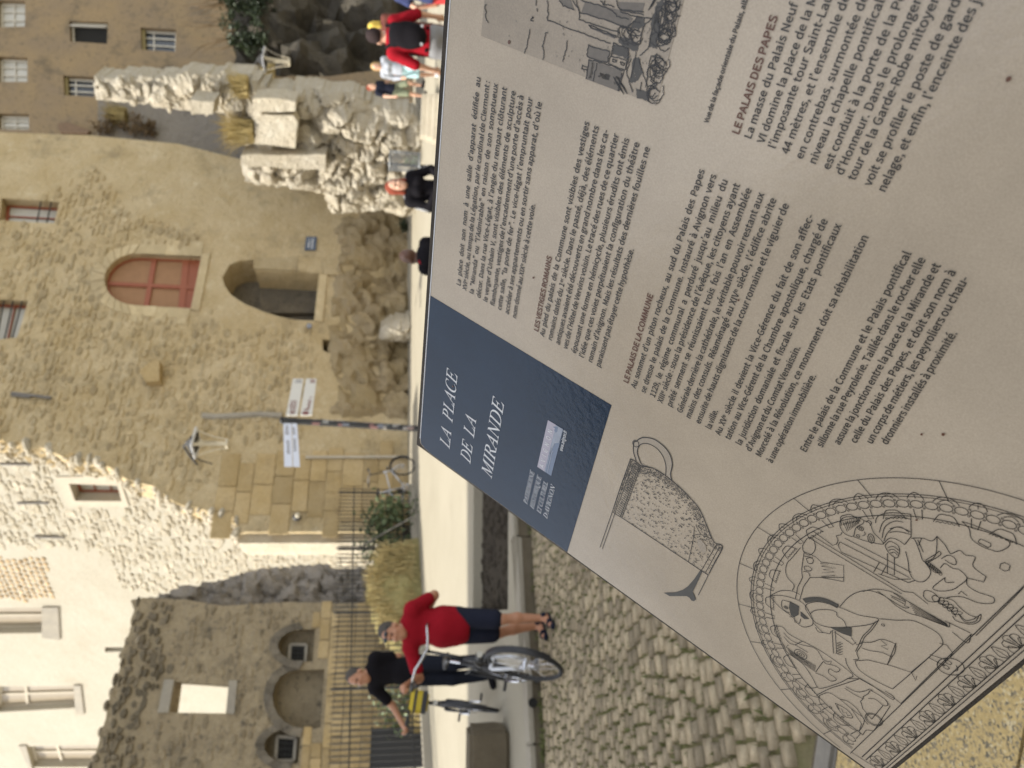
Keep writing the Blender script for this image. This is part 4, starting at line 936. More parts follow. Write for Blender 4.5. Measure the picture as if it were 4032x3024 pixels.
    (1,80,310,13,36,-14,109,-14,109,129,155,129,212,136,259,159,290,199,301,254,290,310,258,348,210,368,153,373,36,373,10,109,194,109,309,146,309,185,305,209,296,222,281,227,254,219,220,195,201,147,194),
    (1,82,311,9,109,203,109,309,154,309,197,303,220,288,228,259,220,228,197,210,154,203,15,238,-14,319,-13,226,151,258,165,290,204,302,259,291,312,260,349,216,368,162,373,36,373,36,-14,109,-14,109,138,151,138),
    (1,83,292,39,149,-21,204,-12,248,13,276,50,285,96,274,147,244,182,203,204,152,226,126,239,108,254,101,274,107,293,124,306,153,312,193,304,238,274,279,324,218,367,154,380,104,372,63,350,36,315,26,270,39,220,71,186,107,166,159,143,188,129,205,114,210,92,204,69,184,54,150,48,101,59,48,97,3,45,51,6,97,-13),
    (1,84,294,8,110,-14,184,-14,184,307,292,307,292,373,1,373,1,307,110,307),
    (1,85,353,22,177,-21,233,-12,279,18,310,71,320,147,320,373,248,373,248,148,242,97,227,67,205,52,177,48,150,52,128,67,113,97,107,148,107,373,34,373,34,147,44,71,74,18,121,-12),
    (1,86,282,9,105,-14,178,-14,301,373,225,373,165,169,143,71,120,169,58,373,-19,373),
    (1,97,276,24,106,-21,159,-8,185,9,188,-14,251,-14,251,165,245,213,226,252,192,278,145,287,81,275,21,244,52,188,98,214,137,221,162,214,174,196,176,180,115,169,60,148,26,115,14,69,26,21,60,-10,9,119,44,101,47,91,56,87,71,95,93,126,111,178,122,178,72,150,52),
    (1,98,303,18,162,-21,212,-10,254,22,282,72,292,137,285,197,262,245,224,276,172,287,122,275,101,258,104,283,104,404,31,404,31,-14,93,-14,95,5,118,-10,11,154,46,130,51,104,67,104,192,133,213,161,221,193,211,211,184,217,137,208,86,186,56),
    (1,100,304,18,136,-21,187,-8,207,8,210,-14,273,-14,273,404,200,404,200,287,204,264,187,278,141,287,91,276,50,245,22,196,12,133,20,69,45,21,84,-10,11,146,46,114,56,94,84,86,133,96,181,119,210,150,221,176,216,200,200,200,74,174,53),
    (1,101,272,22,153,-21,206,-12,259,14,231,69,189,48,159,44,121,53,95,80,88,109,262,109,265,148,257,204,234,248,196,277,144,287,94,276,52,245,22,196,11,133,22,69,52,20,98,-10,7,88,168,95,192,118,215,146,223,173,215,191,194,195,168),
    (1,102,159,21,2,216,38,216,38,-14,111,-14,111,216,167,216,167,280,111,280,111,307,115,332,122,343,135,346,175,337,192,398,157,408,129,411,79,398,48,362,38,310,38,279,2,277),
    (1,105,135,4,31,-14,104,-14,104,280,31,280,8,68,306,100,318,113,351,100,383,68,395,36,383,23,351,35,318),
    (1,108,139,11,91,-21,135,-14,123,47,105,45,106,45,104,52,104,404,31,404,31,52,37,15,57,-12),
    (1,109,454,32,31,-14,104,-14,104,187,132,211,157,219,176,214,188,198,192,162,192,-14,265,-14,265,187,293,211,318,219,338,214,349,198,354,162,354,-14,426,-14,426,169,421,217,404,255,373,279,331,287,279,271,248,244,240,259,211,280,169,287,119,272,96,251,94,280,31,280),
    (1,110,299,19,31,-14,104,-14,104,187,133,211,163,219,183,214,195,198,199,162,199,-14,272,-14,272,169,267,217,249,255,219,279,176,287,121,273,97,251,94,280,31,280),
    (1,111,297,16,149,-21,201,-10,245,20,275,69,286,133,275,197,245,246,201,277,149,287,96,277,52,246,22,197,11,133,22,69,52,20,96,-10,12,149,46,117,56,94,85,86,133,94,181,117,210,149,221,181,210,203,181,212,133,203,85,181,56),
    (1,114,190,14,31,-14,104,-14,104,167,121,198,140,214,157,219,194,212,208,278,163,287,128,279,98,257,94,242,94,280,31,280),
    (1,115,229,34,115,-21,174,-8,213,25,226,73,211,121,176,149,136,166,109,177,93,188,88,200,91,211,101,220,122,224,150,218,186,196,225,247,173,277,122,287,66,276,29,244,16,197,30,152,64,124,102,108,130,96,148,84,154,69,150,57,139,47,116,43,79,50,34,79,-5,26,55,-9),
    (1,116,185,22,128,-21,156,-17,195,-6,179,54,139,44,123,48,115,59,112,82,112,216,184,216,184,280,112,280,112,355,47,355,42,279,-1,277,-1,216,39,216,39,82,43,42,58,9,87,-13),
    (1,117,298,20,123,-21,161,-14,194,5,202,18,203,-14,267,-14,267,280,194,280,194,83,166,56,136,47,116,52,105,68,100,104,100,280,27,280,27,97,32,49,50,11,81,-13),
    (1,201,289,12,36,-14,276,-14,276,53,109,53,109,156,245,156,245,222,109,222,109,307,270,307,270,373,36,373,4,148,363,252,442,208,496,110,405),
    (1,231,250,36,87,-140,152,-130,189,-110,203,-73,189,-38,167,-28,171,-18,207,-8,256,23,221,77,183,52,154,45,119,56,95,85,86,133,96,180,120,210,156,221,178,216,211,193,251,245,204,277,154,287,99,277,53,246,23,197,11,133,20,74,45,28,83,-4,113,-14,92,-57,135,-70,137,-74,133,-80,78,-90),
    (2,65,649,33,105,0,110,18,80,20,60,24,48,34,44,50,56,78,91,126,162,210,173,218,186,221,403,221,400,109,394,64,382,37,358,23,321,18,313,18,309,0,573,0,575,18,537,23,512,33,498,52,494,81,517,665,498,665,150,254,0,78,-36,45,-74,25,-115,18,-118,0,3,417,513,405,256,200,256),
    (2,67,659,51,383,-5,453,21,516,65,576,128,558,144,488,79,412,39,331,26,278,33,234,52,197,84,169,128,152,181,147,244,153,321,173,393,204,459,244,518,291,566,345,603,401,626,459,634,518,625,560,598,587,554,596,495,596,480,595,465,615,465,653,658,635,658,621,641,603,635,576,640,508,659,449,665,383,658,318,639,254,606,195,563,142,511,98,451,64,386,43,318,36,250,44,175,69,110,109,57,163,18,229,-6,306,-14),
    (2,68,710,29,233,0,327,8,412,31,487,67,551,114,602,171,639,236,663,307,670,381,661,459,634,525,589,579,529,618,455,643,368,651,118,651,113,632,145,628,167,620,180,607,184,587,176,539,58,102,43,61,25,36,-1,23,-39,19,-44,19,-50,0,24,197,33,168,39,152,51,147,69,158,125,270,542,287,592,297,606,310,614,355,620,418,613,469,595,509,564,538,522,556,468,561,402,556,332,541,264,515,201,479,145,433,98,378,62,313,39,238,31),
    (2,69,636,61,492,0,559,179,541,179,511,132,477,94,439,67,394,47,341,37,279,33,214,33,183,35,163,39,151,50,147,66,150,87,157,117,215,332,299,332,354,327,370,320,380,307,386,289,387,262,385,226,401,226,467,456,449,456,432,414,404,385,363,369,302,364,223,364,275,555,289,597,298,608,310,614,353,619,433,619,484,617,522,610,547,598,562,579,570,551,573,513,573,510,589,510,616,651,118,651,114,632,146,628,168,620,180,607,184,587,176,539,58,102,43,60,25,35,0,23,-39,19,-42,19,-47,0),
    (2,71,758,67,427,-7,507,14,583,49,621,204,630,239,639,263,651,280,667,291,690,298,720,300,725,318,455,318,450,300,517,291,531,279,536,260,534,242,529,221,496,89,479,60,447,36,404,20,356,15,296,22,246,42,204,75,173,120,155,176,149,243,159,334,192,428,242,513,306,578,354,609,407,628,464,634,516,629,562,613,600,588,630,553,650,509,661,458,677,458,720,657,704,657,681,628,668,621,651,619,625,625,579,642,522,659,458,665,386,658,318,640,254,608,195,566,143,514,99,454,66,390,45,322,38,253,47,177,75,112,121,59,182,19,257,-6,343,-14),
    (2,72,729,76,212,0,217,19,185,23,163,30,150,43,146,63,149,84,155,112,208,307,218,324,241,327,480,327,504,324,510,320,511,311,511,304,510,297,457,102,437,50,424,35,408,25,360,19,356,19,352,0,611,0,616,19,583,23,561,30,549,43,544,63,547,84,554,112,670,549,685,589,703,614,728,627,763,632,771,632,777,651,517,651,511,632,544,628,566,620,579,607,583,587,574,539,533,384,523,367,500,363,260,363,236,366,230,371,228,379,232,400,272,545,287,589,307,615,333,628,370,632,373,632,378,651,118,651,114,632,146,628,168,620,180,607,184,587,176,539,58,102,49,72,38,50,25,35,8,25,-39,19,-42,19,-47,0),
    (2,73,343,28,220,0,225,19,192,23,171,30,158,43,154,63,163,112,280,549,295,589,313,614,338,627,373,632,381,632,385,651,123,651,118,632,150,628,172,620,185,607,189,587,181,539,63,102,42,50,29,35,14,25,-34,19,-38,19,-43,0),
    (2,76,628,37,515,0,576,184,558,184,527,131,495,91,459,63,417,46,364,36,297,33,230,33,198,35,177,40,165,52,162,71,165,89,175,129,288,550,303,590,322,615,347,628,384,633,390,651,132,651,127,632,159,628,181,620,194,607,198,587,196,567,189,539,72,102,57,61,39,36,13,23,-25,19,-29,19,-34,0),
    (2,77,826,49,160,0,165,18,132,22,110,30,97,44,93,67,97,99,107,144,220,550,293,0,307,0,672,549,556,116,533,54,519,36,503,25,455,16,450,0,708,0,713,19,680,23,658,30,645,43,641,63,644,84,651,112,767,549,782,589,800,614,825,627,860,632,868,632,873,651,695,651,365,151,297,651,121,651,116,632,148,628,170,620,183,607,187,587,179,539,55,102,35,50,22,35,5,25,-45,19,-51,0),
    (2,78,700,43,491,-15,644,549,654,580,666,601,680,616,697,625,745,632,750,651,537,651,532,632,568,629,591,622,604,611,608,590,606,567,598,533,495,151,255,651,118,651,114,632,120,632,147,627,167,613,181,593,185,572,184,561,181,550,58,102,43,60,24,35,-4,23,-42,19,-47,0,165,0,170,19,135,22,112,28,99,40,95,60,97,84,105,118,215,522,473,-15),
    (2,79,723,33,350,-8,415,12,476,45,519,79,560,118,597,164,629,212,655,264,675,317,688,371,692,423,685,491,662,550,627,598,578,635,518,657,447,665,386,659,325,640,267,610,212,572,162,526,118,473,81,415,54,354,36,290,30,227,38,157,61,98,98,50,147,15,208,-7,280,-14,30,239,19,203,35,174,60,146,116,136,192,139,244,148,296,163,348,182,401,216,467,255,524,300,571,348,607,398,629,448,637,489,632,523,617,550,592,577,538,586,464,582,400,570,337,551,274,525,215,494,160,458,112,418,71,375,40,329,21,281,14),
    (2,80,564,36,226,0,231,19,193,22,166,28,152,41,147,64,148,77,150,90,206,300,212,308,223,311,309,311,384,317,448,336,500,366,539,405,564,452,572,505,559,569,522,614,461,642,374,651,118,651,114,632,146,628,168,621,180,607,184,587,176,539,58,102,43,59,25,35,0,23,-38,19,-42,19,-47,0,19,230,342,225,346,223,354,225,369,278,567,289,596,301,613,318,620,341,622,397,616,435,595,458,560,465,510,460,460,443,419,416,385,378,359,329,344,270,339),
    (2,81,723,55,476,-174,533,-150,587,-110,643,-49,628,-36,578,-80,529,-107,482,-116,437,-109,365,-89,287,-70,225,-63,201,-63,177,-65,229,-20,243,-13,266,-11,341,-3,412,20,479,60,566,138,631,229,662,294,680,361,686,428,679,495,656,553,619,600,569,636,509,657,438,665,381,659,324,641,267,612,213,575,164,530,119,478,82,420,54,358,36,293,30,227,35,169,50,119,74,77,108,41,150,14,201,-5,28,-160,39,-176,98,-143,151,-133,200,-139,272,-157,348,-175,412,-181,25,237,20,202,35,173,60,145,115,135,189,146,294,180,401,212,466,250,523,292,570,339,605,388,627,440,635,482,630,516,615,544,590,572,535,581,460,569,353,534,244,482,148,421,75,376,42,328,22,279,15),
    (2,82,631,44,221,0,227,18,216,18,186,20,165,28,153,42,149,64,160,124,213,323,246,321,289,320,309,320,439,0,585,0,590,19,587,19,557,25,534,43,513,75,492,119,405,329,487,358,546,398,581,448,592,510,587,551,570,585,543,613,480,641,394,651,118,651,114,632,146,628,168,621,180,608,184,588,176,539,59,102,45,62,27,37,1,23,-38,19,-42,19,-47,0,17,251,351,221,354,276,558,292,598,301,609,314,615,352,620,410,613,452,592,477,557,485,509,479,463,462,424,433,393,393,369,343,355,283,350),
    (2,83,516,67,271,-7,321,12,363,41,394,79,415,125,421,177,415,227,398,273,369,314,324,362,281,407,255,438,235,468,221,498,216,527,224,571,245,606,280,627,324,635,375,624,414,593,438,542,447,471,462,471,492,662,474,662,459,645,438,639,424,643,393,653,354,662,310,665,258,659,212,643,175,616,147,582,129,541,123,495,128,455,143,416,171,374,215,324,257,282,290,244,319,195,327,171,330,147,326,111,314,79,294,53,268,32,238,19,204,15,162,20,126,37,96,64,65,124,54,205,36,204,4,-11,21,-11,35,11,58,19,69,18,81,14,151,-6,214,-13),
    (2,84,588,41,365,0,370,19,360,19,322,21,297,27,282,40,277,60,291,130,417,592,427,611,446,617,484,617,540,611,574,595,592,565,598,520,598,505,597,490,615,490,645,651,103,651,62,495,83,493,99,533,118,565,143,589,176,605,218,614,272,617,297,617,316,613,322,601,320,584,195,125,169,58,154,39,135,27,111,21,81,19,73,19,70,0),
    (2,85,687,58,350,-8,408,9,456,40,495,87,527,149,554,228,625,499,641,555,654,589,672,613,697,628,729,633,742,633,745,651,526,651,522,633,558,629,581,621,593,604,597,576,594,542,583,496,518,254,491,165,464,111,435,78,398,53,353,37,302,32,245,40,202,64,175,102,166,153,172,199,189,270,259,534,275,580,294,610,322,627,361,633,370,633,374,651,100,651,95,633,133,629,157,622,170,609,175,588,166,543,89,254,77,199,72,158,79,109,97,68,128,33,170,7,221,-9,280,-14),
    (2,86,611,29,133,-14,597,538,662,608,688,626,716,632,723,651,523,651,519,632,569,626,581,617,585,602,573,573,538,525,209,134,227,542,232,587,244,615,267,629,305,634,312,634,317,651,56,651,53,632,62,632,97,627,120,614,132,590,134,553,112,-14),
]
_load()
CAPH = {'r': .2567, 'b': .2667, 's': .4647}
SPW = {'r': .08, 'b': .085, 's': .185}
def layout(txt, st):
    x = 0; out = []; sup = False
    for ch in txt:
        if ch == '^': sup = True; continue
        if ch == ' ': x += SPW[st]; continue
        g = GL.get((st, ch))
        if g is None: g = GL.get(('r', ch))
        if g is None: continue
        out.append((x, sup, g)); x += g[0] * (.62 if sup else 1); sup = False
    return out, x
def text(mb, txt, st, p, q, cap, off, slant=0.0, fit=True, xs=1.0, track=0.0):
    """set a line from plane point p to q (s, t), capital height `cap` in plane units"""
    lay_, wd_ = layout(txt, st); p = Vector(p); q = Vector(q); d = q - p; L = d.length; ax = d / L; up = Vector((ax.y, -ax.x))
    k = cap / CAPH[st]; kx = L / wd_ if fit else k * xs
    nsp = txt.count(' ')
    # justified text: letters keep their width, the spaces take up the slack
    add = 0.0
    if fit and nsp:
        kx0 = k * xs; slack = (L - wd_ * kx0) / nsp
        lo = -.022 * kx0; hi = .9 * kx0
        s_ = min(max(slack, lo), hi); add = s_; kx = (L - s_ * nsp) / wd_
    elif fit: kx = L / wd_
    i = 0; sp = 0; pos = 0.0; pend = False; x = 0.0; sup = False
    for ch in txt:
        if ch == '^': sup = True; continue
        if ch == ' ': x += SPW[st] * kx + add; continue
        g = GL.get((st, ch)) or GL.get(('r', ch))
        if g is None: continue
        f = .62 if sup else 1.0; dy = cap * .42 if sup else 0
        vs = []
        for a, b in g[1]:
            h = b * k * f + dy; v = p + ax * (x + a * kx * f + h * slant) + up * h; vs.append(SG(v.x, v.y, off))
        mb.add(vs, g[2], .5); x += g[0] * kx * f; sup = False
def px(fn, p): return sg(*fn(p))
def CR(x0, y0, s): return lambda p: (x0 + p[0] * s, y0 + p[1] * s)
cA_ = CR(1700, 250, 1000 / 1382); k1 = CR(2400, 1100, 700 / 1452); k2 = CR(2400, 600, 1632 / 2083); k3 = CR(3000, 1000, 1032 / 1902)
k5 = CR(2800, 0, 600 / 1422); k6 = CR(2400, 0, 1632 / 2212); kb_ = CR(1700, 1400, 700 / 1452); k7 = CR(2600, 1800, 1432 / 1941); kj = CR(2300, 1700, 700 / 1659); kp = CR(1900, 0, 800 / 2212)

# --- materials of the panel
def printed(name, col, rough, var, scale, bump=.10, coat=0.0, bscale=900, spec=.36):
    m, t, b = newmat(name); N = t.nodes.new; L = t.links.new
    g = N('ShaderNodeNewGeometry'); n1 = N('ShaderNodeTexNoise'); n1.inputs['Scale'].default_value = scale; n1.inputs['Detail'].default_value = 7; n1.inputs['Roughness'].default_value = .65
    L(g.outputs[0], n1.inputs['Vector']); mr_ = N('ShaderNodeMapRange'); mr_.inputs[1].default_value = .32; mr_.inputs[2].default_value = .68; L(n1.outputs[0], mr_.inputs[0])
    mx_ = N('ShaderNodeMix'); mx_.data_type = 'RGBA'; mx_.inputs[6].default_value = (*[c * (1 - var) for c in col], 1); mx_.inputs[7].default_value = (*[c * (1 + var) for c in col], 1)
    L(mr_.outputs[0], mx_.inputs[0])
    n2 = N('ShaderNodeTexNoise'); n2.inputs['Scale'].default_value = bscale; n2.inputs['Detail'].default_value = 3; L(g.outputs[0], n2.inputs['Vector'])
    m2 = N('ShaderNodeMix'); m2.data_type = 'RGBA'; m2.blend_type = 'MULTIPLY'; m2.inputs[0].default_value = 1
    m3 = N('ShaderNodeMapRange'); m3.inputs[1].default_value = .3; m3.inputs[2].default_value = .7; m3.inputs[3].default_value = .90; m3.inputs[4].default_value = 1.06; L(n2.outputs[0], m3.inputs[0])
    L(mx_.outputs[2], m2.inputs[6]); L(m3.outputs[0], m2.inputs[7]); L(m2.outputs[2], b.inputs['Base Color'])
    b.inputs['Roughness'].default_value = rough; b.inputs['Specular IOR Level'].default_value = spec
    n3 = N('ShaderNodeTexNoise'); n3.inputs['Scale'].default_value = 170; n3.inputs['Detail'].default_value = 4; L(g.outputs[0], n3.inputs['Vector'])
    bp_ = N('ShaderNodeBump'); bp_.inputs['Strength'].default_value = bump; bp_.inputs['Distance'].default_value = .002; L(n3.outputs[0], bp_.inputs['Height'])
    L(bp_.outputs[0], b.inputs['Normal']); return m
M['face'] = printed('beige_print', (.385, .325, .25), .19, .09, 9, bump=.08)
M['blue'] = printed('blue_print', (.010, .024, .047), .16, .12, 14, bump=.10, spec=.24)
M['engr'] = printed('engraving_paper', (.29, .245, .19), .19, .12, 25, bump=.08)
M['ink'] = simple('black_ink', (.012, .012, .013), .4, var=.05)
M['inkb'] = simple('brown_ink', (.09, .032, .016), .4, var=.05)
M['inkg'] = simple('grey_ink', (.042, .039, .034), .4, var=.2, scale=200)
M['inkm'] = simple('mid_grey_ink', (.12, .104, .086), .4, var=.25, scale=300)
M['inkw'] = simple('white_print', (.55, .56, .58), .35, var=.04)
M['mauve'] = simple('mauve_print', (.34, .32, .38), .35, var=.05)
M['slate'] = simple('slate_print', (.13, .17, .25), .35, var=.1, scale=60)
M['slate2'] = simple('pale_slate_print', (.24, .27, .33), .35, var=.2, scale=120)
M['bracket'] = stone('rusty_edge', (.030, .024, .018), (.055, .043, .03), 60, .1, (.012, .01, .008), .5, .5, .002, .6, 300)

# --- board, face, blue square
mb = MB(); e1 = .0062; mb.prism([(-.004, -e1), (PWD + .004, -e1), (PWD + .004, PHT + .004), (-.004, PHT + .004)], lambda a, b, o: SG(a, b, o), -.0009, -.015, tone=.5)
board = obj('board', mb, M['bracket'], pan)
chm = [(.0145, 0), (.006, .0015), (.0015, .0085), (0, .020)]
mb = MB(); mb.prism([(PWD, 0), (PWD, PHT), (0, PHT), (0, .020), (.0015, .0085), (.006, .0015), (.0145, 0)], lambda a, b, o: SG(a, b, o), 0, -.0008, tone=.5); obj('printed_face', mb, M['face'], pan)
bs = .2525
mb = MB(); blu = [(bs, .0016), (bs, .2515), (.0008, .2525), (.0008, .021), (.0022, .0098), (.0066, .0028), (.0148, .0016)]
mb.prism(blu, lambda a, b, o: SG(a, b, o), .0003, .0001, tone=.5); bluo = obj('title_square', mb, M['blue'], pan)
mb = MB(); e_ = .0012; mb.prism([(bs, 0.0), (PWD, 0.0), (PWD, e_), (bs, e_)], lambda a, b, o: SG(a, b, o), .0003, .0001); mb.prism([(.0146, 0), (bs, 0), (bs, e_), (.0146, e_)], lambda a, b, o: SG(a, b, o), .00035, .00012); obj('face_edge', mb, M['inkw'], pan)
# --- text
P1 = ["La place doit son nom à une salle d’apparat édifiée au", "XVI^e siècle, au temps de la Légation, par le cardinal de Clermont :", "la “Miranda” ou “l’Admirable” en raison de son somptueux", "décor. Dans la rue Vice-Légat, à l’angle du rempart clôturant", "le verger d’Urbain V, sont visibles des éléments de sculpture", "flamboyante, vestiges de l’encadrement d’une porte d’accès à", "cette salle, “la porte de fer”. Le vice-légat l’empruntait pour", "accéder à ses appartements ou en sortir sans apparat, d’où le", "nom donné au XIX^e siècle à cette voie."]
P2 = ["Au pied du palais de la Commune sont visibles des vestiges", "romains datés du 1^e^r siècle. Dans le passé, déjà, des éléments", "antiques avaient été découverts en grand nombre dans les ca-", "ves de l’Hôtel de Vervins voisin. Le tracé des rues de ce quartier", "épousant une forme en hémicycle, plusieurs érudits ont émis", "l’idée que ces voies perpétuaient la configuration du théâtre", "romain d’Avignon. Mais les résultats des dernières fouilles ne", "paraissent pas étayer cette hypothèse."]
P3 = ["Au sommet d’un piton rocheux, au sud du Palais des Papes", "se dresse le palais de la Commune. Instauré à Avignon vers", "1129, le régime communal a perduré jusqu’au milieu du", "XIII^e siècle : sous la présidence de l’évêque, les citoyens ayant", "prêté serment se réunissaient trois fois l’an en Assemblée", "Générale derrière la cathédrale, le véritable pouvoir restant aux", "mains des consuls. Réaménagé au XIV^e siècle, l’édifice abrite", "ensuite de hauts dignitaires de la cour romaine et le viguier de", "la ville.", "Au XV^e siècle il devient la Vice-Gérence du fait de son affec-", "tation au Vice-Gérent de la Chambre apostolique, chargé de", "la juridiction domaniale et fiscale sur les Etats pontificaux", "d’Avignon et du Comtat Venaissin.", "Morcelé à la Révolution, ce monument doit sa réhabilitation", "à une opération immobilière."]
P4 = ["Entre le palais de la Commune et le Palais pontifical", "sillonne la rue Peyrolerie. Taillée dans le rocher elle", "assure la jonction entre la place de la Mirande et", "celle du Palais des Papes, et doit son nom à", "un corps de métiers, les peyroliers ou chau-", "dronniers installés à proximité."]
P5 = ["La masse du Palais Neuf", "VI domine la place de la Mirande", "l’imposante tour Saint-Laurent", "44 mètres, et l’ensemble de", "en contrebas, surmontée de", "niveau la chapelle pontificale.", "est conduit à la porte de la Peyrolerie", "d’Honneur. Dans le prolongement", "tour de la Garde-Robe mitoyenne", "voit se profiler le poste de garde", "nelage, et enfin, l’enceinte des jardins"]
B1 = [((157, 1213), (268, 75)), ((190, 1237), (318, 97)), ((228, 1258), (362, 112)), ((266, 1279), (411, 133)), ((303, 1301), (459, 152)), ((342, 1322), (502, 175)), ((379, 1345), (551, 190)), ((420, 1368), (602, 212)), ((460, 1390), (566, 765))]
B2 = [((612, 1487), (860, 320)), ((655, 1510), (912, 343)), ((697, 1533), (965, 365)), ((738, 1557), (1020, 388)), ((785, 1580), (1077, 410)), ((828, 1605), (1133, 433)), ((873, 1630), (1190, 458)), ((917, 1655), (1103, 1010))]
B3 = [(k1((215, 892)), k2((480, 90))), (k1((293, 932)), k2((540, 115))), (k1((370, 968)), k2((597, 140))), (k1((432, 1013)), k2((658, 162))), (k1((508, 1045)), k2((717, 185))), (k1((592, 1095)), k2((780, 208))), (k1((660, 1140)), k2((842, 235))), (k1((742, 1183)), k2((905, 262))), (k1((828, 1228)), k1((890, 1070))), (k1((905, 1275)), k2((1030, 318))), (k1((985, 1312)), k2((1100, 340))), (k1((1075, 1358)), k2((1168, 365))), (k1((1155, 1408)), k2((963, 978))), (k1((1237, 1453)), k2((1305, 422))), (k1((1330, 1503)), k2((1042, 1120)))]
B4 = [(k3((320, 1440)), k2((1520, 505))), (k3((440, 1405)), k2((1592, 535))), (k3((565, 1387)), k2((1668, 565))), (k3((685, 1375)), k2((1745, 597))), (k3((800, 1380)), k2((1810, 632))), (k3((910, 1385)), k2((1752, 905)))]
B5 = [k6(p) for p in ((755, 745), (825, 768), (885, 797), (955, 825), (1030, 852), (1100, 880), (1175, 908), (1245, 937), (1310, 965), (1395, 995), (1470, 1028))]
def level(pairs):
    """one common left edge slope and level baselines through the measured ends"""
    A = [(sg(*a), sg(*b)) for a, b in pairs]; return A
def para(name, lines, ends, cap, label, slant=0.0):
    mb = MB()
    for tx, (p, q) in zip(lines, ends): text(mb, tx, 'r', p, q, cap, .0006, slant, xs=1.06)
    return obj(name, mb, M['ink'], pan)
def smooth_ends(E, m_just):
    """straighten measured margins: t from both ends, left margin linear in t"""
    out = []
    for p, q in E:
        out.append((p, q))
    return out
L1 = level([(cA_(a), cA_(b)) for a, b in B1]); L2 = level([(cA_(a), cA_(b)) for a, b in B2]); L3 = level(B3); L4 = level(B4)
CAP = .0055
para('paragraph', P1, L1, CAP, 'a', .0); para('paragraph', P2, L2, CAP, 'b'); para('paragraph', P3, L3, CAP, 'c'); para('paragraph', P4, L4, CAP, 'd')
p0, p1_ = sg(*k5((375, 1305))), sg(*k5((820, 40))); dir5 = (Vector(p1_) - Vector(p0)); unit = dir5.length
wref = layout(P5[0], 'r')[1]
mb = MB()
for tx, p in zip(P5, B5):
    s0 = sg(*p); q = (s0[0] + dir5.x / wref * layout(tx, 'r')[1] * 1.0, s0[1] + dir5.y / wref * layout(tx, 'r')[1])
    text(mb, tx, 'r', s0, q, CAP, .0006, xs=1.06)
obj('paragraph', mb, M['ink'], pan)
mb = MB(); text(mb, "LES VESTIGES ROMAINS", 'b', px(cA_, (580, 1462)), px(cA_, (655, 1052)), .0056, .0006, xs=1.2)
obj('heading', mb, M['inkb'], pan)
mb = MB(); text(mb, "LE PALAIS DE LA COMMUNE", 'b', px(k1, (152, 852)), px(k1, (360, 125)), .0056, .0006, xs=1.2); obj('heading', mb, M['inkb'], pan)
mb = MB(); text(mb, "LE PALAIS DES PAPES", 'b', px(k5, (258, 1262)), px(k5, (628, 150)), .0056, .0006, xs=1.2); obj('heading', mb, M['inkb'], pan)
mb = MB(); text(mb, "Vue de la façade orientale du Palais, album", 'b', px(k6, (528, 658)), px(k6, (762, -70)), .0037, .0006); obj('caption', mb, M['ink'], pan)
mb = MB()
for tx, a, b in (("LA PLACE", (148, 760), (215, 148)), ("DE LA", (318, 880), (368, 515)), ("MIRANDE", (492, 1000), (597, 380))): text(mb, tx, 's', px(kb_, a), px(kb_, b), .0171, .0006)
obj('title', mb, M['inkw'], bluo)
mb = MB()
for tx, a, b in (("PATRIMOINE", (783, 1213), (843, 950)), ("HISTORIQUE", (835, 1252), (900, 990)), ("ET CULTUREL", (892, 1290), (953, 1035)), ("D’AVIGNON", (945, 1330), (1012, 1068))): text(mb, tx, 's', px(kb_, a), px(kb_, b), .0062, .0006)
obj('subtitle', mb, M['inkw'], bluo)
# town emblem: mauve band with the name, a bridge over pale water below
lc = [px(kb_, p) for p in ((865, 905), (952, 525), (1078, 600), (978, 980))]
def lq(a, b): return tuple(Vector(lc[0]).lerp(Vector(lc[1]), a).lerp(Vector(lc[3]).lerp(Vector(lc[2]), a), b))
def flat(mb, pts, off, thick=.0002): mb.prism([tuple(p) for p in pts], lambda a, b, o: SG(a, b, o), off, off - thick, tone=random.random())
mb = MB(); flat(mb, [lq(0, 0), lq(1, 0), lq(1, .52), lq(0, .52)], .0006); em = obj('emblem', mb, M['mauve'], bluo)
mb = MB(); flat(mb, [lq(0, .52), lq(1, .52), lq(1, 1), lq(0, 1)], .0006); obj('emblem_water', mb, M['slate'], bluo)
mb = MB(); flat(mb, [lq(.35, .56), lq(1, .52), lq(1, .98), lq(.72, .96), lq(.66, .72)], .0008); flat(mb, [lq(0, .56), lq(.55, .56), lq(.55, .61), lq(0, .60)], .0008); flat(mb, [lq(.02, .70), lq(.5, .68), lq(.5, .72), lq(.02, .74)], .0008); obj('emblem_shore', mb, M['slate2'], bluo)
mb = MB(); text(mb, "A V I G N O N", "r", lq(.05, .42), lq(.86, .42), .0058, .0009)
obj('emblem_name', mb, M['inkw'], bluo)
mb = MB(); flat(mb, [lq(.86, .62), lq(.9, .50), lq(.93, .54), lq(.94, .40), lq(.97, .55), lq(.99, .66), lq(.9, .70)], .0009); obj('emblem_tower', mb, M['slate'], bluo)
mb = MB(); text(mb, "www.avignon.fr", 'r', px(kb_, (1070, 782)), px(kb_, (1108, 620)), .0044, .0006); obj('web_address', mb, M['inkw'], bluo)

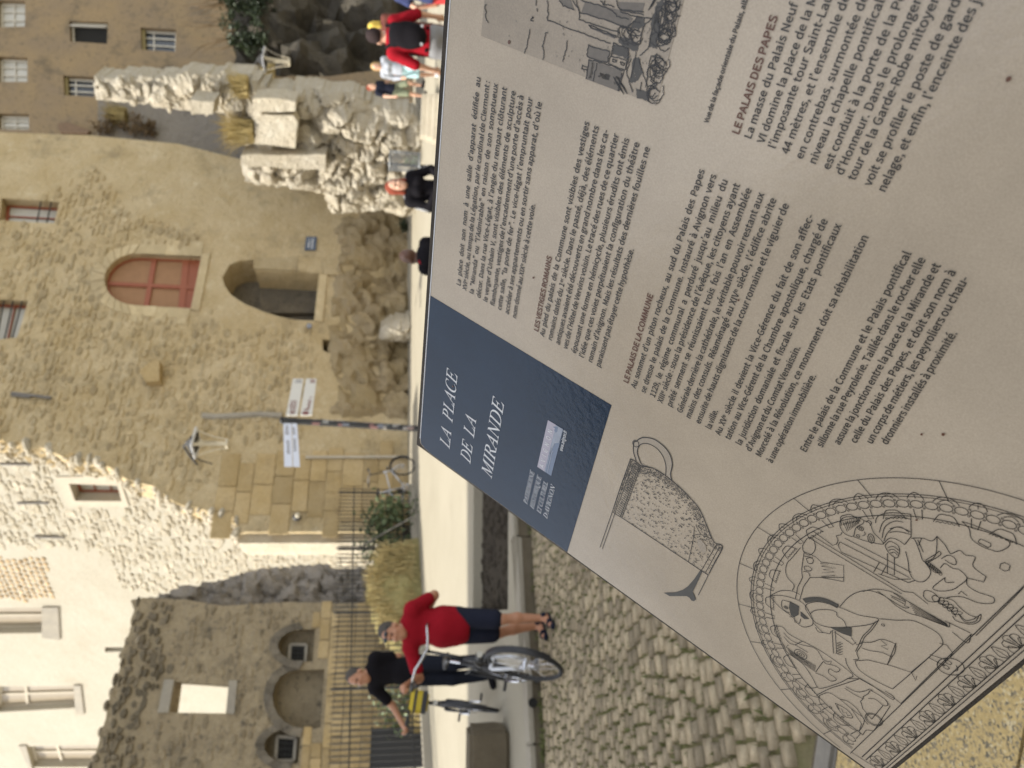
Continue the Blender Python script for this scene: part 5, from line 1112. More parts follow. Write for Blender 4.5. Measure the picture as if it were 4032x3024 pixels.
# ------------------------------------------------------------------ line drawings printed on the panel
def crv(p, n=5, closed=False):
    P = [Vector(q) for q in p]; out = []; N_ = len(P)
    for i in range(N_ if closed else N_ - 1):
        a, b = P[i], P[(i + 1) % N_]; z = P[(i - 1) % N_] if closed or i else a; c = P[(i + 2) % N_] if closed or i + 2 < N_ else b
        for k in range(n):
            t = k / n; out.append(.5 * ((2 * a) + (b - z) * t + (2 * z - 5 * a + 4 * b - c) * t * t + (3 * a - z - 3 * b + c) * t ** 3))
    if not closed: out.append(P[-1])
    return out
def stroke(mb, pts, w=.00062, off=.0006, closed=False):
    P = [Vector(p) for p in pts]; n = len(P)
    if n < 2: return
    vs = []
    for i in range(n):
        a = P[i - 1] if (i or closed) else P[i]; b = P[(i + 1) % n] if (i + 1 < n or closed) else P[i]
        t = (b - a); t = t.normalized() if t.length > 1e-9 else Vector((1, 0)); m_ = Vector((-t.y, t.x)) * w * .5
        vs += [SG(*(P[i] + m_), off), SG(*(P[i] - m_), off)]
    fs = [(2 * i, 2 * i + 1, 2 * ((i + 1) % n) + 1, 2 * ((i + 1) % n)) for i in range(n if closed else n - 1)]
    mb.add(vs, fs, .5)
def ell(c, a, b=None, n=16, rot=0.0):
    b = a if b is None else b
    return [(c[0] + a * math.cos(t) * math.cos(rot) - b * math.sin(t) * math.sin(rot), c[1] + a * math.cos(t) * math.sin(rot) + b * math.sin(t) * math.cos(rot)) for t in (2 * math.pi * k / n for k in range(n))]
def S7(p): return sg(*k7(p))
def fill(mb, pts, off=.0006): 
    P = [tuple(p) for p in pts]; mb.prism(P, lambda a, b, o: SG(a, b, o), off, off - .0002)
dr = MB(); dk_ = MB()
# arch: plain outer ring, beaded ring, cusped inner ring (true circles on the panel)
C0, R0 = (.1956, .6191), .1924; C1, R1 = (.1944, .6225), .1804; C2, R2 = (.1963, .6120), .1515
BASE = .6145
def arcp(C, R, a0=178, a1=-4, n=90): return [(C[0] + R * math.cos(R_(a0 + (a1 - a0) * i / n)), C[1] - R * math.sin(R_(a0 + (a1 - a0) * i / n))) for i in range(n + 1)]
stroke(dr, arcp(C0, R0, 176)); stroke(dr, arcp(C1, R1, 177)); stroke(dr, arcp(C1, R1 - .0022, 177), .0005); stroke(dr, arcp(C2, R2, 179), .0007)
for a in (170, 152, 133, 118, 101, 84, 67, 48, 30, 12): stroke(dr, [(C0[0] + R0 * math.cos(R_(a)), C0[1] - R0 * math.sin(R_(a))), (C1[0] + (R1 - .002) * math.cos(R_(a - 1)), C1[1] - (R1 - .002) * math.sin(R_(a - 1)))])
Cm = ((C1[0] + C2[0]) / 2, (C1[1] + C2[1]) / 2); Rm = .1672
nb_ = 50
for i in range(nb_):
    a = R_(176 - i * 176 / nb_); c = (Cm[0] + Rm * math.cos(a), Cm[1] - Rm * math.sin(a))
    stroke(dr, ell(c, .0036, .0046, 14, -a), .0006, closed=True)
    a2 = a - R_(1.76)
    for rr_ in (Rm + .0032, Rm - .0032): stroke(dr, ell((Cm[0] + rr_ * math.cos(a2), Cm[1] - rr_ * math.sin(a2)), .0008, .0008, 6), .0005, closed=True)
    if i % 2 == 0:
        q = lambda r, da: (Cm[0] + r * math.cos(a + R_(da)), Cm[1] - r * math.sin(a + R_(da)))
        if i % 4 == 0:
            stroke(dr, crv([q(Rm + .0050, 2.0), q(Rm + .0085, 1.4), q(Rm + .0112, 0), q(Rm + .0085, -1.4), q(Rm + .0050, -2.0)])); stroke(dr, [q(Rm + .0055, 0), q(Rm + .009, .2)])
            stroke(dr, [q(Rm - .0045, 1.1), q(Rm - .0135, .8), q(Rm - .0140, -.8), q(Rm - .0045, -1.1)])
        else:
            stroke(dr, crv([q(Rm + .0045, 3.0), q(Rm + .0085, 1.8), q(Rm + .0100, 0), q(Rm + .0085, -1.8), q(Rm + .0045, -3.0)])); stroke(dr, crv([q(Rm + .0050, 1.6), q(Rm + .0075, 0), q(Rm + .0050, -1.6)]))
            stroke(dr, crv([q(Rm - .0150, 3.4), q(Rm - .0075, 1.8), q(Rm - .0065, 0), q(Rm - .0075, -1.8), q(Rm - .0150, -3.4)]))
            for k in range(5): stroke(dr, [q(Rm - .0150, 2.8 - k * 1.2), q(Rm - .0135, 2.2 - k * 1.2), q(Rm - .0150, 1.7 - k * 1.2)])
# base mouldings, band of shells and leaves
S0 = .0130
stroke(dr, [(.006, BASE + .0006), (.40, BASE - .0040)], .0007)
for t_ in (.0094, .0136): stroke(dr, [(S0, BASE + t_ + .0006), (.42, BASE + t_ - .0040)], .0008)
stroke(dr, [(S0 - .004, BASE + .0008), (S0 - .0005, BASE + .030)])
for t_ in (.0285, .0312): stroke(dr, [(S0 + .004, BASE + t_), (.42, BASE + t_ - .0035)], .0007)
s_ = .022; k_ = 0
while s_ < .40:
    tb = BASE + .0283 - .0035 * s_ / .42; h_ = .0135
    if k_ % 2 == 0:
        for d_ in (-2, -1, 1, 2, 0):
            an = R_(90 - d_ * 34); l_ = h_ * (1 if d_ == 0 else .95 if abs(d_) == 1 else .75)
            tip = Vector((s_ + l_ * math.cos(an), tb - l_ * math.sin(an))); b0 = Vector((s_ + d_ * .0010, tb)); n_ = Vector((-(tip - b0).y, (tip - b0).x)).normalized()
            stroke(dr, crv([b0, b0.lerp(tip, .5) + n_ * .0026, b0.lerp(tip, .85) + n_ * .0032, tip, b0.lerp(tip, .85) - n_ * .0032, b0.lerp(tip, .5) - n_ * .0026, b0]), .00055)
            if d_ == 0: stroke(dr, [b0.lerp(tip, .3), b0.lerp(tip, .8)], .0005)
        s_ += .0170
    else:
        stroke(dr, crv([(s_ - .001, tb), (s_ - .0042, tb - .004), (s_ - .003, tb - .009), (s_, tb - h_), (s_ + .003, tb - .009), (s_ + .0042, tb - .004), (s_ + .001, tb)])); stroke(dr, [(s_, tb), (s_, tb - .010)], .0005)
        s_ += .0168
    k_ += 1
mf = S7((1550, 1115)); stroke(dr, ell(mf, .0115, .0088, 20, .3), .0007, closed=True)
stroke(dr, ell((mf[0] - .0035, mf[1] - .002), .002, .0026, 10), closed=True); stroke(dr, ell((mf[0] + .003, mf[1] - .0035), .002, .0026, 10), closed=True); stroke(dr, crv([(mf[0] - .003, mf[1] + .004), (mf[0] + .001, mf[1] + .0055), (mf[0] + .005, mf[1] + .002)]))
LINES = """c 585,740 625,735 690,745 760,775 800,830 815,870 810,895 770,905 740,890 700,845 640,800 585,740
c 585,740 640,712 700,712 745,730
p 650,765 655,760 700,772
c 650,765 648,790 662,815 690,830
p 690,850 715,850 720,880 745,885 750,860
c 785,780 850,770 960,800 1060,840 1165,860 1120,890 1000,905 900,905 830,880 790,830 775,800 785,780
c 800,835 830,815 900,812 940,825 945,845 980,870 995,905
c 960,795 1000,750 1050,720 1120,710 1200,740 1260,790 1330,830 1400,850 1540,905
p 1540,905 1530,890 1320,765
c 1320,765 1240,718 1150,702 1080,715
p 1245,722 1310,765 1305,790 1330,800
c 1160,712 1230,760 1300,800 1330,800
p 1230,735 1310,770
p 1235,745 1300,780
c 1170,860 1260,868 1350,870 1440,910 1490,945 1510,990 1490,1015 1430,1070 1340,1150 1240,1235
p 1490,990 1530,1000 1560,1040 1545,1070 1520,1078 1440,1050
c 830,905 845,930 880,935 905,940 912,925
p 815,880 850,915 870,935
p 918,922 935,925 942,1045 925,1045 918,922
c 1165,870 1130,920 1090,960 1075,1000 1050,1040 1060,1075 1030,1078
c 1150,875 1115,920 1080,955 1060,1000 1042,1035
c 1070,985 1130,985 1180,970 1235,985 1258,1005 1240,1060 1185,1040 1120,1030 1075,1015
p 1180,975 1210,1000 1180,1005 1215,1025
p 1258,990 1213,1105 1240,1060
p 1020,960 1050,1000 1075,990
p 930,930 1030,1000 1045,985
c 990,1070 1000,1110 1040,1160 1130,1215 1230,1285 1250,1285 1240,1270 1200,1245
c 1040,1085 1060,1130 1130,1180 1240,1235
p 1040,1085 1110,1080 1213,1105 1340,1145 1430,1070
p 1340,1145 1365,1190 1370,1165
p 1430,1065 1520,1112 1508,1100
c 620,900 612,930 660,1000 680,1040 760,1100 810,1170 840,1225 870,1230 950,1205 1000,1180 1025,1155 900,1060 820,1010 720,960 680,935 655,905 620,900
c 660,935 700,975 760,1000 830,1020 870,1080
c 660,955 690,990 720,1000 790,1040
p 685,1000 672,1010 790,1100
c 830,1145 870,1090 885,1100 930,1110 960,1130 940,1145 905,1128 900,1150 935,1175 938,1188 910,1192 870,1165 830,1150
p 870,1078 895,1090 915,1085 910,1100
c 720,1000 740,990 760,980
c 720,1180 760,1210 800,1230 840,1225
c 850,1270 900,1255 960,1290 1020,1340 1060,1370 1090,1400 1065,1455 1030,1450 960,1400 880,1340 850,1300 850,1270
c 935,1310 990,1340 1020,1370 1025,1390 985,1380 950,1340 935,1310
p 945,1320 955,1345 968,1340 978,1362 992,1358 1002,1378 1015,1375
c 960,1290 1000,1300 1050,1340 1090,1400 1110,1425
c 985,1230 1030,1260 1080,1285 1085,1275 1110,1260 1128,1245 1200,1290 1215,1320 1190,1322 1150,1290 1110,1285
c 990,1222 1050,1250 1095,1245 1120,1235 1135,1248
p 1085,1285 1070,1300 1082,1340 1128,1395
p 1190,1322 1130,1395
p 1200,1290 1228,1325 1140,1460
c 1140,1460 1100,1455 1080,1480 1062,1465
c 840,1265 900,1235 960,1215 1065,1180
p 1065,1180 1250,1285 1285,1312
p 1065,1180 1000,1180
p 1020,1340 1075,1420 1062,1462
p 1285,1312 1662,940
p 1655,935 1540,880
p 805,412 1300,715
p 795,428 1290,728
p 1300,715 1350,720 1390,750 1430,782
p 820,395 920,468 942,462 950,440 940,418 965,412 970,400
p 985,430 1340,612
p 960,450 1330,640
p 950,468 968,505 1325,668
p 960,450 950,468
p 1170,560 1140,610
p 1205,580 1180,625
p 1165,620 1250,650 1340,648
p 1325,668 1360,655
c 960,340 985,318 1050,318 1085,335 1082,352 1045,375 1030,420 985,405 962,372 960,340
c 1085,335 1120,352 1140,400 1180,440 1190,462 1140,455 1080,440 1030,420
c 1100,345 1112,335 1130,348 1120,362
c 1090,395 1095,410 1080,418
c 1150,350 1158,318 1200,298 1260,295 1338,302
p 1338,302 1340,420 1305,465
c 1190,462 1225,430 1270,440 1305,465
c 1170,400 1190,345 1240,318 1300,318
c 1185,430 1200,370 1250,340 1300,345
c 1195,445 1215,400 1265,370 1335,395
c 1225,400 1270,395 1338,410
c 1225,380 1280,370 1330,400
p 1300,318 1338,330
c 1200,470 1225,447 1268,468 1278,500 1265,535 1240,525 1215,500 1200,470
c 1215,480 1245,475 1275,495
c 1220,495 1245,490 1272,510
c 1230,510 1250,505 1268,522
p 1213,510 1213,620 1250,625 1250,530
c 1340,430 1360,440 1385,500 1400,545 1420,555 1470,520 1478,420
c 1478,420 1450,445 1400,430 1340,430
p 1360,440 1380,470 1395,430
p 1375,438 1405,505
c 1478,420 1520,465 1540,500 1555,512 1600,495 1630,520 1682,530 1670,580 1740,635
p 1740,635 1733,650 1728,664 1640,642
c 1310,500 1325,560 1330,610 1360,655 1410,660 1445,612 1410,555
c 1405,550 1440,580 1460,600
c 1415,548 1470,515 1490,500 1495,520 1430,560
c 1500,540 1540,520 1575,540 1578,570 1550,565 1520,545
c 1495,590 1520,565 1560,590 1600,600 1638,645 1600,680
c 1520,640 1525,665 1570,665
c 1600,680 1560,705 1490,712 1455,695 1500,655 1522,640
p 1425,560 1440,592 1470,615 1500,612
c 1405,740 1410,712 1440,712 1470,730 1490,755 1470,770 1430,765 1405,740
c 1450,745 1465,735 1490,750 1485,768 1460,765 1450,745
c 1490,745 1560,760 1600,800 1650,838 1690,850 1712,835 1705,870 1670,888 1630,885 1580,870 1560,845
c 1485,770 1520,790 1555,815 1580,850
c 1600,840 1630,868 1670,862 1690,850
c 1590,830 1625,875 1680,875 1700,845
c 1610,340 1650,380 1660,430 1710,470 1760,490 1810,500 1865,468 1840,432 1700,370 1610,340
p 1700,442 1712,434 1765,458 1765,472 1750,480 1698,452 1700,442
p 1840,560 1868,575 1862,600 1838,606 1812,590 1818,566 1840,560
c 1638,648 1640,680 1690,715 1760,738 1782,750 1775,776 1700,775 1620,745 1560,742 1525,750
p 1592,728 1607,712 1638,738
c 760,470 790,428 820,440 828,490 800,520 768,505 760,470
p 765,500 830,530 860,558 980,575 980,662 860,640 800,640 765,690 745,760
p 768,510 755,600 760,640 735,690 722,755
p 770,525 815,535
c 780,540 800,535 818,545 812,565 790,562 780,540
c 770,580 790,580 810,595 800,605 775,600 770,580
c 765,608 790,612 800,635
p 855,565 895,570 860,580 940,590 870,598 930,610 865,615 935,630 860,635
p 860,640 980,640
c 750,480 700,540 680,560 670,600 680,640 715,680 705,710
c 1560,930 1640,990 1660,940
p 1520,870 1545,885 1545,905
p 1685,950 1900,735 1941,690"""
for ln in LINES.split('\n'):
    k_, rest = ln.split(' ', 1); pts = [S7(tuple(float(v) for v in q.split(','))) for q in rest.split()]
    stroke(dr, crv(pts, 4) if k_ == 'c' else pts, .00062)
for c, r in (((672, 800), 9), ((672, 800), 4), ((750, 1050), 6), ((750, 1050), 16), ((750, 1050), 27), ((910, 1333), 5), ((1070, 378), 14), ((1070, 378), 6), ((1057, 418), 8), ((1190, 893), 7), ((975, 1385), 5)):
    a, b = S7((c[0] - r, c[1])), S7((c[0] + r, c[1])); rr_ = (Vector(a) - Vector(b)).length / 2; stroke(dr, ell(S7(c), rr_, rr_ * 1.1, 12), .0006, closed=True)
c = S7((1140, 1398)); stroke(dr, ell(c, .0085, .0078, 18), closed=True); stroke(dr, ell(c, .0070, .0064, 18), closed=True)
c = S7((1126, 432)); stroke(dr, ell(c, .0050, .0026, 14, -.5), closed=True); stroke(dr, ell(c, .0030, .0010, 10, -.5), .0005, closed=True)
for i in range(7): stroke(dr, [S7((1325 + i * 6, 770 + i * 11)), S7((1528 + i * 1, 885 + i * 3))], .0005)
for i in range(7): stroke(dr, [S7((680 + i * 3, 1022 + i * 5)), S7((832 - i * 1, 1112 + i * 5))], .0005)
for i in range(9): stroke(dr, [S7((975 + i * 12, 342 - i * 3)), S7((1000 + i * 7, 395 - i * 5))], .0005)
for i in range(5): stroke(dr, crv([S7((965, 985 + i * 14)), S7((945, 990 + i * 14)), S7((958, 996 + i * 14)), S7((975, 992 + i * 14))], 3), .0005)
for i in range(7): c = S7((1432 + i * 10, 566 + i * 8)); stroke(dr, ell(c, .0028, .0014, 8, -.9), .0005, closed=True)
for i in range(8): c = S7((1500 + i * 12, 765 + i * 9)); stroke(dr, ell(c, .0042, .0020, 9, -.2 + (i % 2) * .9), .0005, closed=True)
fill(dk_, [S7(p) for p in ((692, 768), (742, 795), (738, 840), (715, 852), (698, 840), (688, 800))]); fill(dk_, [S7(p) for p in ((750, 822), (795, 862), (770, 862), (750, 845))]); fill(dk_, [S7(p) for p in ((910, 908), (1022, 908), (1022, 956), (970, 938))])
cb = crv([S7(p) for p in ((768, 765), (820, 756), (880, 762), (950, 795))], 4); stroke(dk_, cb, .0052)
obj('tympanum_drawing', dr, M['ink'], pan); obj('tympanum_hatching', dk_, M['inkg'], pan)
# --- the ribbed jug
J = lambda p: sg(*kj(p))
body = crv([J(p) for p in ((435, 250), (428, 275), (350, 490), (265, 745))], 3)[:-1] + [J((265, 745)), J((355, 800)), J((1160, 1335))] + crv([J(p) for p in ((1160, 1335), (1225, 1210), (1290, 1090), (1280, 1050), (1235, 1040), (1200, 1000), (1150, 880), (1080, 720), (980, 600), (900, 520), (820, 450), (740, 390), (640, 335), (540, 315), (480, 270), (435, 250))], 4)[1:-1]
jl = MB(); jd = MB(); jm = MB(); jw = MB(); jh = MB()
stroke(jl, body, .0010, closed=True)
for a in ([(470, 285), (380, 515), (290, 755)], [(445, 268), (280, 748)], [(530, 320), (445, 560), (355, 800)], [(515, 318), (340, 790)], [(1030, 880), (1020, 1000), (975, 1210)], [(1100, 1285), (1240, 1045)], [(1135, 1310), (1265, 1075)], [(1020, 965), (1090, 955), (1200, 1000)], [(1045, 870), (1090, 955)]): stroke(jl, crv([J(p) for p in a], 4), .0006)
for a in ([(265, 745), (150, 1078)], [(290, 755), (172, 1092)], [(1160, 1335), (1068, 1522)], [(265, 745), (355, 800), (1160, 1335)]): stroke(jl, [J(p) for p in a], .0007)
prof = [J(p) for p in ((1085, 1290), (1105, 1303), (1060, 1400), (1015, 1490), (1030, 1520), (1046, 1560), (1030, 1578), (1005, 1572), (985, 1545), (960, 1530), (800, 1530), (748, 1500), (850, 1497), (920, 1475), (970, 1440), (1030, 1370))]
fill(jd, prof)
ho = crv([J(p) for p in ((490, 268), (465, 190), (463, 130), (470, 92), (492, 86), (520, 62), (570, 50), (650, 65), (720, 110), (780, 170), (815, 240), (825, 310), (810, 390), (820, 445))], 4); hi_ = crv([J(p) for p in ((600, 322), (540, 300), (505, 220), (500, 170), (520, 125), (560, 106), (620, 115), (690, 160), (740, 230), (765, 310), (765, 400))], 4)
fill(jw, ho + hi_[::-1], .0004); stroke(jl, ho, .0011); stroke(jl, hi_, .0009); stroke(jl, ell(J((485, 108)), .0042, .0036, 12), .0008, closed=True)
# shading by dashes, denser towards the turned side, as the engraver did
poly_ = [tuple(q) for q in body]; rng_ = random.Random(3)
axd = (Vector(J((1160, 1335))) - Vector(J((355, 800)))).normalized(); acr = Vector((-axd.y, axd.x))
if acr.dot(Vector(J((740, 390))) - Vector(J((740, 1060)))) < 0: acr = -acr
org = Vector(J((355, 800))); 
for v_ in np.arange(.001, .15, .0017):
    edge_seen = 0
    for u_ in np.arange(-.03, .19, .0016):
        p = org + axd * (u_ + rng_.uniform(-.0008, .0008)) + acr * (v_ + rng_.uniform(-.0006, .0006))
        if not inside(p, poly_): continue
        d = edge_dist(p, poly_[8:]); rel = v_ / .13
        pd = .07 + 1.5 * max(0, rel - .40) ** 1.2 + (.7 if d < .010 and rel > .3 else 0) + (.35 if u_ > .135 else 0) + (.12 if u_ < .012 else 0)
        row = int(v_ / .0046); on = ((int(u_ / .0021) + row * 3) % 6) < 3 and (v_ % .0046) < .0026
        if u_ > .012 and u_ < .125 and rel < .75 and on: pd += .55
        if rng_.random() < pd * .8:
            l_ = rng_.uniform(.0006, .0022); dr_ = axd + acr * rng_.uniform(-.3, .1) if rel < .75 else axd * .9 - acr * .45
            stroke(jd if rng_.random() < .7 else jm, [p - dr_ * l_ * .5, p + dr_ * l_ * .5], rng_.uniform(.0006, .0012))
for k in range(26):
    a = Vector(J((530, 320))).lerp(Vector(J((355, 800))), (k + .4) / 26); b_ = Vector(J((480, 290))).lerp(Vector(J((300, 760))), (k + .1) / 26)
    stroke(jd, [a, b_], .0009)
fill(jh, crv([J(p) for p in ((1060, 1010), (1100, 1010), (1135, 1060), (1140, 1110), (1110, 1120), (1075, 1080))], 4, True), .0007)
obj('jug_drawing', jl, M['ink'], pan); obj('jug_shading', jd, M['inkg'], pan); obj('jug_tone', jm, M['inkm'], pan); M['palep'] = printed('pale_print', (.31, .265, .21), .3, .05, 40); obj('jug_handle', jw, M['palep'], pan); obj('jug_highlight', jh, M['palep'], pan)
# --- the old view of the palace
K = lambda p: sg(*kp(p))
s_l = (K((200, 497))[0] + K((1500, 1000))[0]) / 2; t_b = K((1890, 1150))[1]; t_t = sg(1895, 139)[1]
s_l = (sg(1895, 139)[0] + K((1890, 1150))[0]) / 2
mb = MB(); fill(mb, [(s_l, t_t), (s_l + .33, t_t), (s_l + .33, t_b), (s_l, t_b)], .0003); pr_ = obj('old_view', mb, M['engr'], pan)
el = MB(); eg = MB(); em_ = MB()
def jit(pts, n=6, a=.0005):
    out = []
    for i in range(len(pts) - 1):
        p, q = Vector(pts[i]), Vector(pts[i + 1])
        for k in range(n): v = p.lerp(q, k / n); out.append(v + Vector((rng_.uniform(-a, a), rng_.uniform(-a, a))))
    out.append(Vector(pts[-1])); return out
for poly in ([(1160, 490), (1140, 610), (1360, 685), (1390, 560)], [(1080, 130), (1590, 300), (1640, 200), (1500, 110), (1120, 20)], [(840, -10), (880, 55), (1000, 105), (960, -20)], [(1160, 650), (1240, 680), (1520, 760), (1480, 990), (1130, 858)], [(1480, 20), (1490, 95), (1740, 140), (1770, 30)], [(1170, 275), (1190, 300), (1460, 400), (1440, 420), (1180, 310)]):
    fill(em_, [K(p) for p in poly], .0005)
for poly in ([(1430, 478), (1585, 535), (1595, 640), (1415, 590)], [(1850, 190), (1905, 20), (1990, -40), (1930, 140), (1850, 330), (1830, 260)], [(1830, 340), (1905, 130), (1935, 200), (1900, 540), (1812, 500)], [(1480, 430), (1530, 400), (1640, 440), (1710, 480), (1680, 560), (1560, 520), (1490, 470)], [(1290, 790), (1400, 810), (1390, 880), (1265, 835)], [(1450, 825), (1500, 840), (1490, 870), (1445, 855)], [(1435, 885), (1490, 895), (1480, 930), (1440, 915)], [(1605, 300), (1690, 180), (1780, 200), (1760, 290), (1700, 320)], [(1640, 640), (1720, 630), (1740, 780), (1700, 870), (1610, 900)], [(1670, 960), (1800, 1000), (1820, 1110), (1690, 1060)], [(1195, 680), (1215, 690), (1190, 860), (1165, 850)], [(1850, 600), (1900, 570), (1900, 640), (1860, 620)]):
    fill(eg, jit([K(p) for p in poly + [poly[0]]], 5, .0008)[:-1], .0005)
for ln in ([(1160, 490), (1140, 610), (1360, 685), (1390, 560), (1160, 490)], [(1430, 470), (1590, 530), (1600, 640), (1550, 760), (1370, 690), (1410, 590), (1430, 470)], [(1400, 605), (1565, 655)], [(1160, 650), (1130, 860)], [(1250, 680), (1210, 885)], [(1160, 650), (1350, 690), (1540, 770), (1490, 990)], [(1090, 710), (1150, 730), (1140, 762), (1085, 742), (1090, 710)],
           [(730, 220), (900, 290), (1080, 350), (1250, 420), (1400, 470)], [(1060, 130), (1320, 210), (1590, 300)], [(1060, 210), (1280, 290), (1500, 355)], [(980, 0), (1062, 120), (1058, 212)], [(1020, 0), (1064, 130)], [(1070, 0), (1300, 60), (1440, 130), (1475, 180), (1600, 210)], [(1290, 0), (1330, 60), (1335, 0)], [(1330, 40), (1440, 75)], [(1500, 100), (1760, 160)], [(1500, 130), (1740, 190)], [(840, 0), (880, 60), (1000, 105)], [(1460, 0), (1490, 90), (1540, 110), (1760, 130)],
           [(710, 0), (720, 60), (712, 110), (730, 150), (705, 190), (720, 220), (750, 225)], [(1170, 275), (1190, 305), (1470, 405)], [(1470, 390), (1160, 270)], [(1600, 290), (1690, 180), (1850, 190), (1750, 300), (1720, 480)], [(1610, 300), (1640, 440)], [(1720, 610), (1810, 520), (1850, 330)], [(1700, 620), (1740, 760), (1800, 950), (1900, 890)], [(1620, 640), (1570, 780), (1640, 1000)], [(1840, 600), (1780, 950)], [(1890, 650), (1865, 890)], [(1600, 540), (1560, 760)], [(1680, 560), (1620, 850)], [(1520, 790), (1480, 990)], [(1730, 890), (1720, 990)], [(1830, 950), (1800, 1100)], [(1960, 130), (1910, 500)], [(2010, 20), (1960, 330)],
           [(50, 40), (30, 80), (50, 130), (35, 180), (70, 250)], [(540, 182), (562, 190), (528, 222), (560, 230)], [(720, 350), (690, 360), (680, 440), (655, 500), (680, 560), (665, 650)], [(925, 440), (915, 540), (900, 580), (880, 670)], [(595, 0), (590, 60)], [(600, 90), (605, 125)], [(520, 320), (500, 450), (490, 500), (460, 580)], [(1420, 640), (1465, 660), (1455, 680), (1418, 665), (1420, 640)], [(1510, 670), (1555, 690), (1545, 710), (1510, 695), (1510, 670)]):
    stroke(el, jit([K(p) for p in ln]), .0008, .0007)
for c, n_ in (((1990, 220), 5), ((2020, 330), 5), ((1960, 420), 4), ((2050, 120), 5), ((1930, 700), 5), ((1910, 830), 4), ((1880, 990), 4), ((2070, 20), 4), ((1640, 360), 4), ((1560, 350), 3)):
    for k in range(n_):
        cc = K((c[0] + rng_.uniform(-45, 45), c[1] + rng_.uniform(-55, 55))); stroke(el, jit(crv(ell(cc, rng_.uniform(.003, .008), rng_.uniform(.003, .006), 7, rng_.uniform(0, 3)), 2), 2, .0006), .0007, .0007)
for k in range(16): a = K((1810 + k * 9, 110 - k * 18)); stroke(el, [a, (a[0] + .005, a[1] + .003)], .0007, .0007)
for k in range(22): a = K((1500 + k * 4 - (k % 2) * 40, 900 + k * 6)); stroke(el, [a, (a[0] + .004, a[1] - .004)], .0007, .0007)
for k in range(500):
    s1_, t1_ = rng_.uniform(s_l + .002, s_l + .3), rng_.uniform(t_t + .03, t_b - .002); q_ = rng_.uniform(.0004, .0018)
    if t1_ > t_t + .075 or rng_.random() < .12: stroke(em_, [(s1_, t1_), (s1_ + q_, t1_ + q_ * rng_.uniform(-1, 1))], .0006, .0006)
obj('old_view_tone', em_, M['inkm'], pan, kind='stuff'); obj('old_view_shadow', eg, M['inkg'], pan, kind='stuff'); obj('old_view_lines', el, M['ink'], pan, kind='stuff')
# specks and scratches on the film
mb = MB()
for x, y, r in ((2007, 165, .0016), (3972, 310, .0016), (3715, 1708, .0014), (2102, 1092, .0012), (3630, 1708, .001), (2910, 1180, .001), (1785, 1520, .0013), (3610, 2045, .001)): fill(mb, ell(sg(x, y), r, r * .8, 9), .0009)
obj('specks', mb, M['inkb'], pan)
# legs and brackets behind
lg = SG(.30, .40, -.03); lg2 = SG(.72, .40, -.03)
for p in (lg, lg2):
    mb = MB(); mb.tube([(p.x, p.y, SZ), (p.x, p.y, p.z)], .03, 14); mb.tube([(p.x, p.y, SZ), (p.x, p.y, SZ + .012)], .08, 18); obj('leg', mb, M['iron'], pan)
for s_ in (.30, .72):
    mb = MB(); mb.tube([SG(s_, .10, -.022), SG(s_, .60, -.022)], .012, 8); obj('bracket', mb, M['iron'], pan)

# ------------------------------------------------------------------ things standing about the square
def leafy(mb, c, r, n, size, hang=.2, gapf=.9):
    """leaf-sized bent faces through a volume, in clumps with gaps"""
    c = Vector(c); cl = []
    for _ in range(max(4, n // 45)):
        d = Vector((random.gauss(0, 1), random.gauss(0, 1), random.gauss(0, 1))).normalized() * random.uniform(.35, 1) ** .5
        cl.append((c + Vector((d.x * r[0], d.y * r[1], d.z * r[2])), random.random()))
    for _ in range(n):
        k, tn = random.choice(cl); s_ = min(r) * .38
        p = k + Vector((random.gauss(0, s_), random.gauss(0, s_), random.gauss(0, s_)))
        u = Vector((random.uniform(-1, 1), random.uniform(-1, 1), random.uniform(-.9, .5))).normalized(); v = u.orthogonal().normalized()
        v = (Matrix.Rotation(random.uniform(0, 6.28), 3, u) @ v); l = size * random.uniform(.6, 1.3); w_ = l * .28; m_ = v.cross(u) * l * .08
        mb.add([p, p + u * l * .5 + v * w_ + m_, p + u * l, p + u * l * .5 - v * w_ + m_], [(0, 1, 2), (0, 2, 3)], tn)
def blades(mb, c, n, h, spread, rad=.1, w_=.012, lean=.5):
    c = Vector(c)
    for _ in range(n):
        t = random.uniform(0, 6.28); r = random.uniform(0, rad); b = c + Vector((math.cos(t) * r, math.sin(t) * r, 0))
        t2 = random.uniform(0, 6.28); l = h * random.uniform(.5, 1.15); ln = lean * random.uniform(.2, 1.2) * l
        d = Vector((math.cos(t2), math.sin(t2), 0)); s_ = Vector((-d.y, d.x, 0)) * w_
        m_ = b + d * ln * .4 + Vector((0, 0, l * .6)); e = b + d * ln + Vector((0, 0, l * random.uniform(.75, 1)))
        mb.add([b - s_, b + s_, m_ + s_ * .7, m_ - s_ * .7, e], [(0, 1, 2, 3), (3, 2, 4)])
def plant(name, label, cat, base, r, n, size, mat, stems=5, zc=None, group=None):
    t_ = thing(name, label, cat, base, 0, group, world=True); b = Vector(base)
    mb = MB()
    for _ in range(stems):
        e = b + Vector((random.uniform(-.7, .7) * r[0], random.uniform(-.7, .7) * r[1], (zc or r[2]) * random.uniform(.8, 1.5)))
        mb.tube([b + Vector((random.uniform(-.1, .1), random.uniform(-.1, .1), 0)), b.lerp(e, .5) + Vector((random.uniform(-.08, .08), random.uniform(-.08, .08), .05)), e], [.02, .014, .006], 5)
    obj('stem', mb, M['stem'], t_)
    mb = MB(); leafy(mb, b + Vector((0, 0, zc or r[2])), r, n, size); obj('foliage', mb, mat, t_); return t_
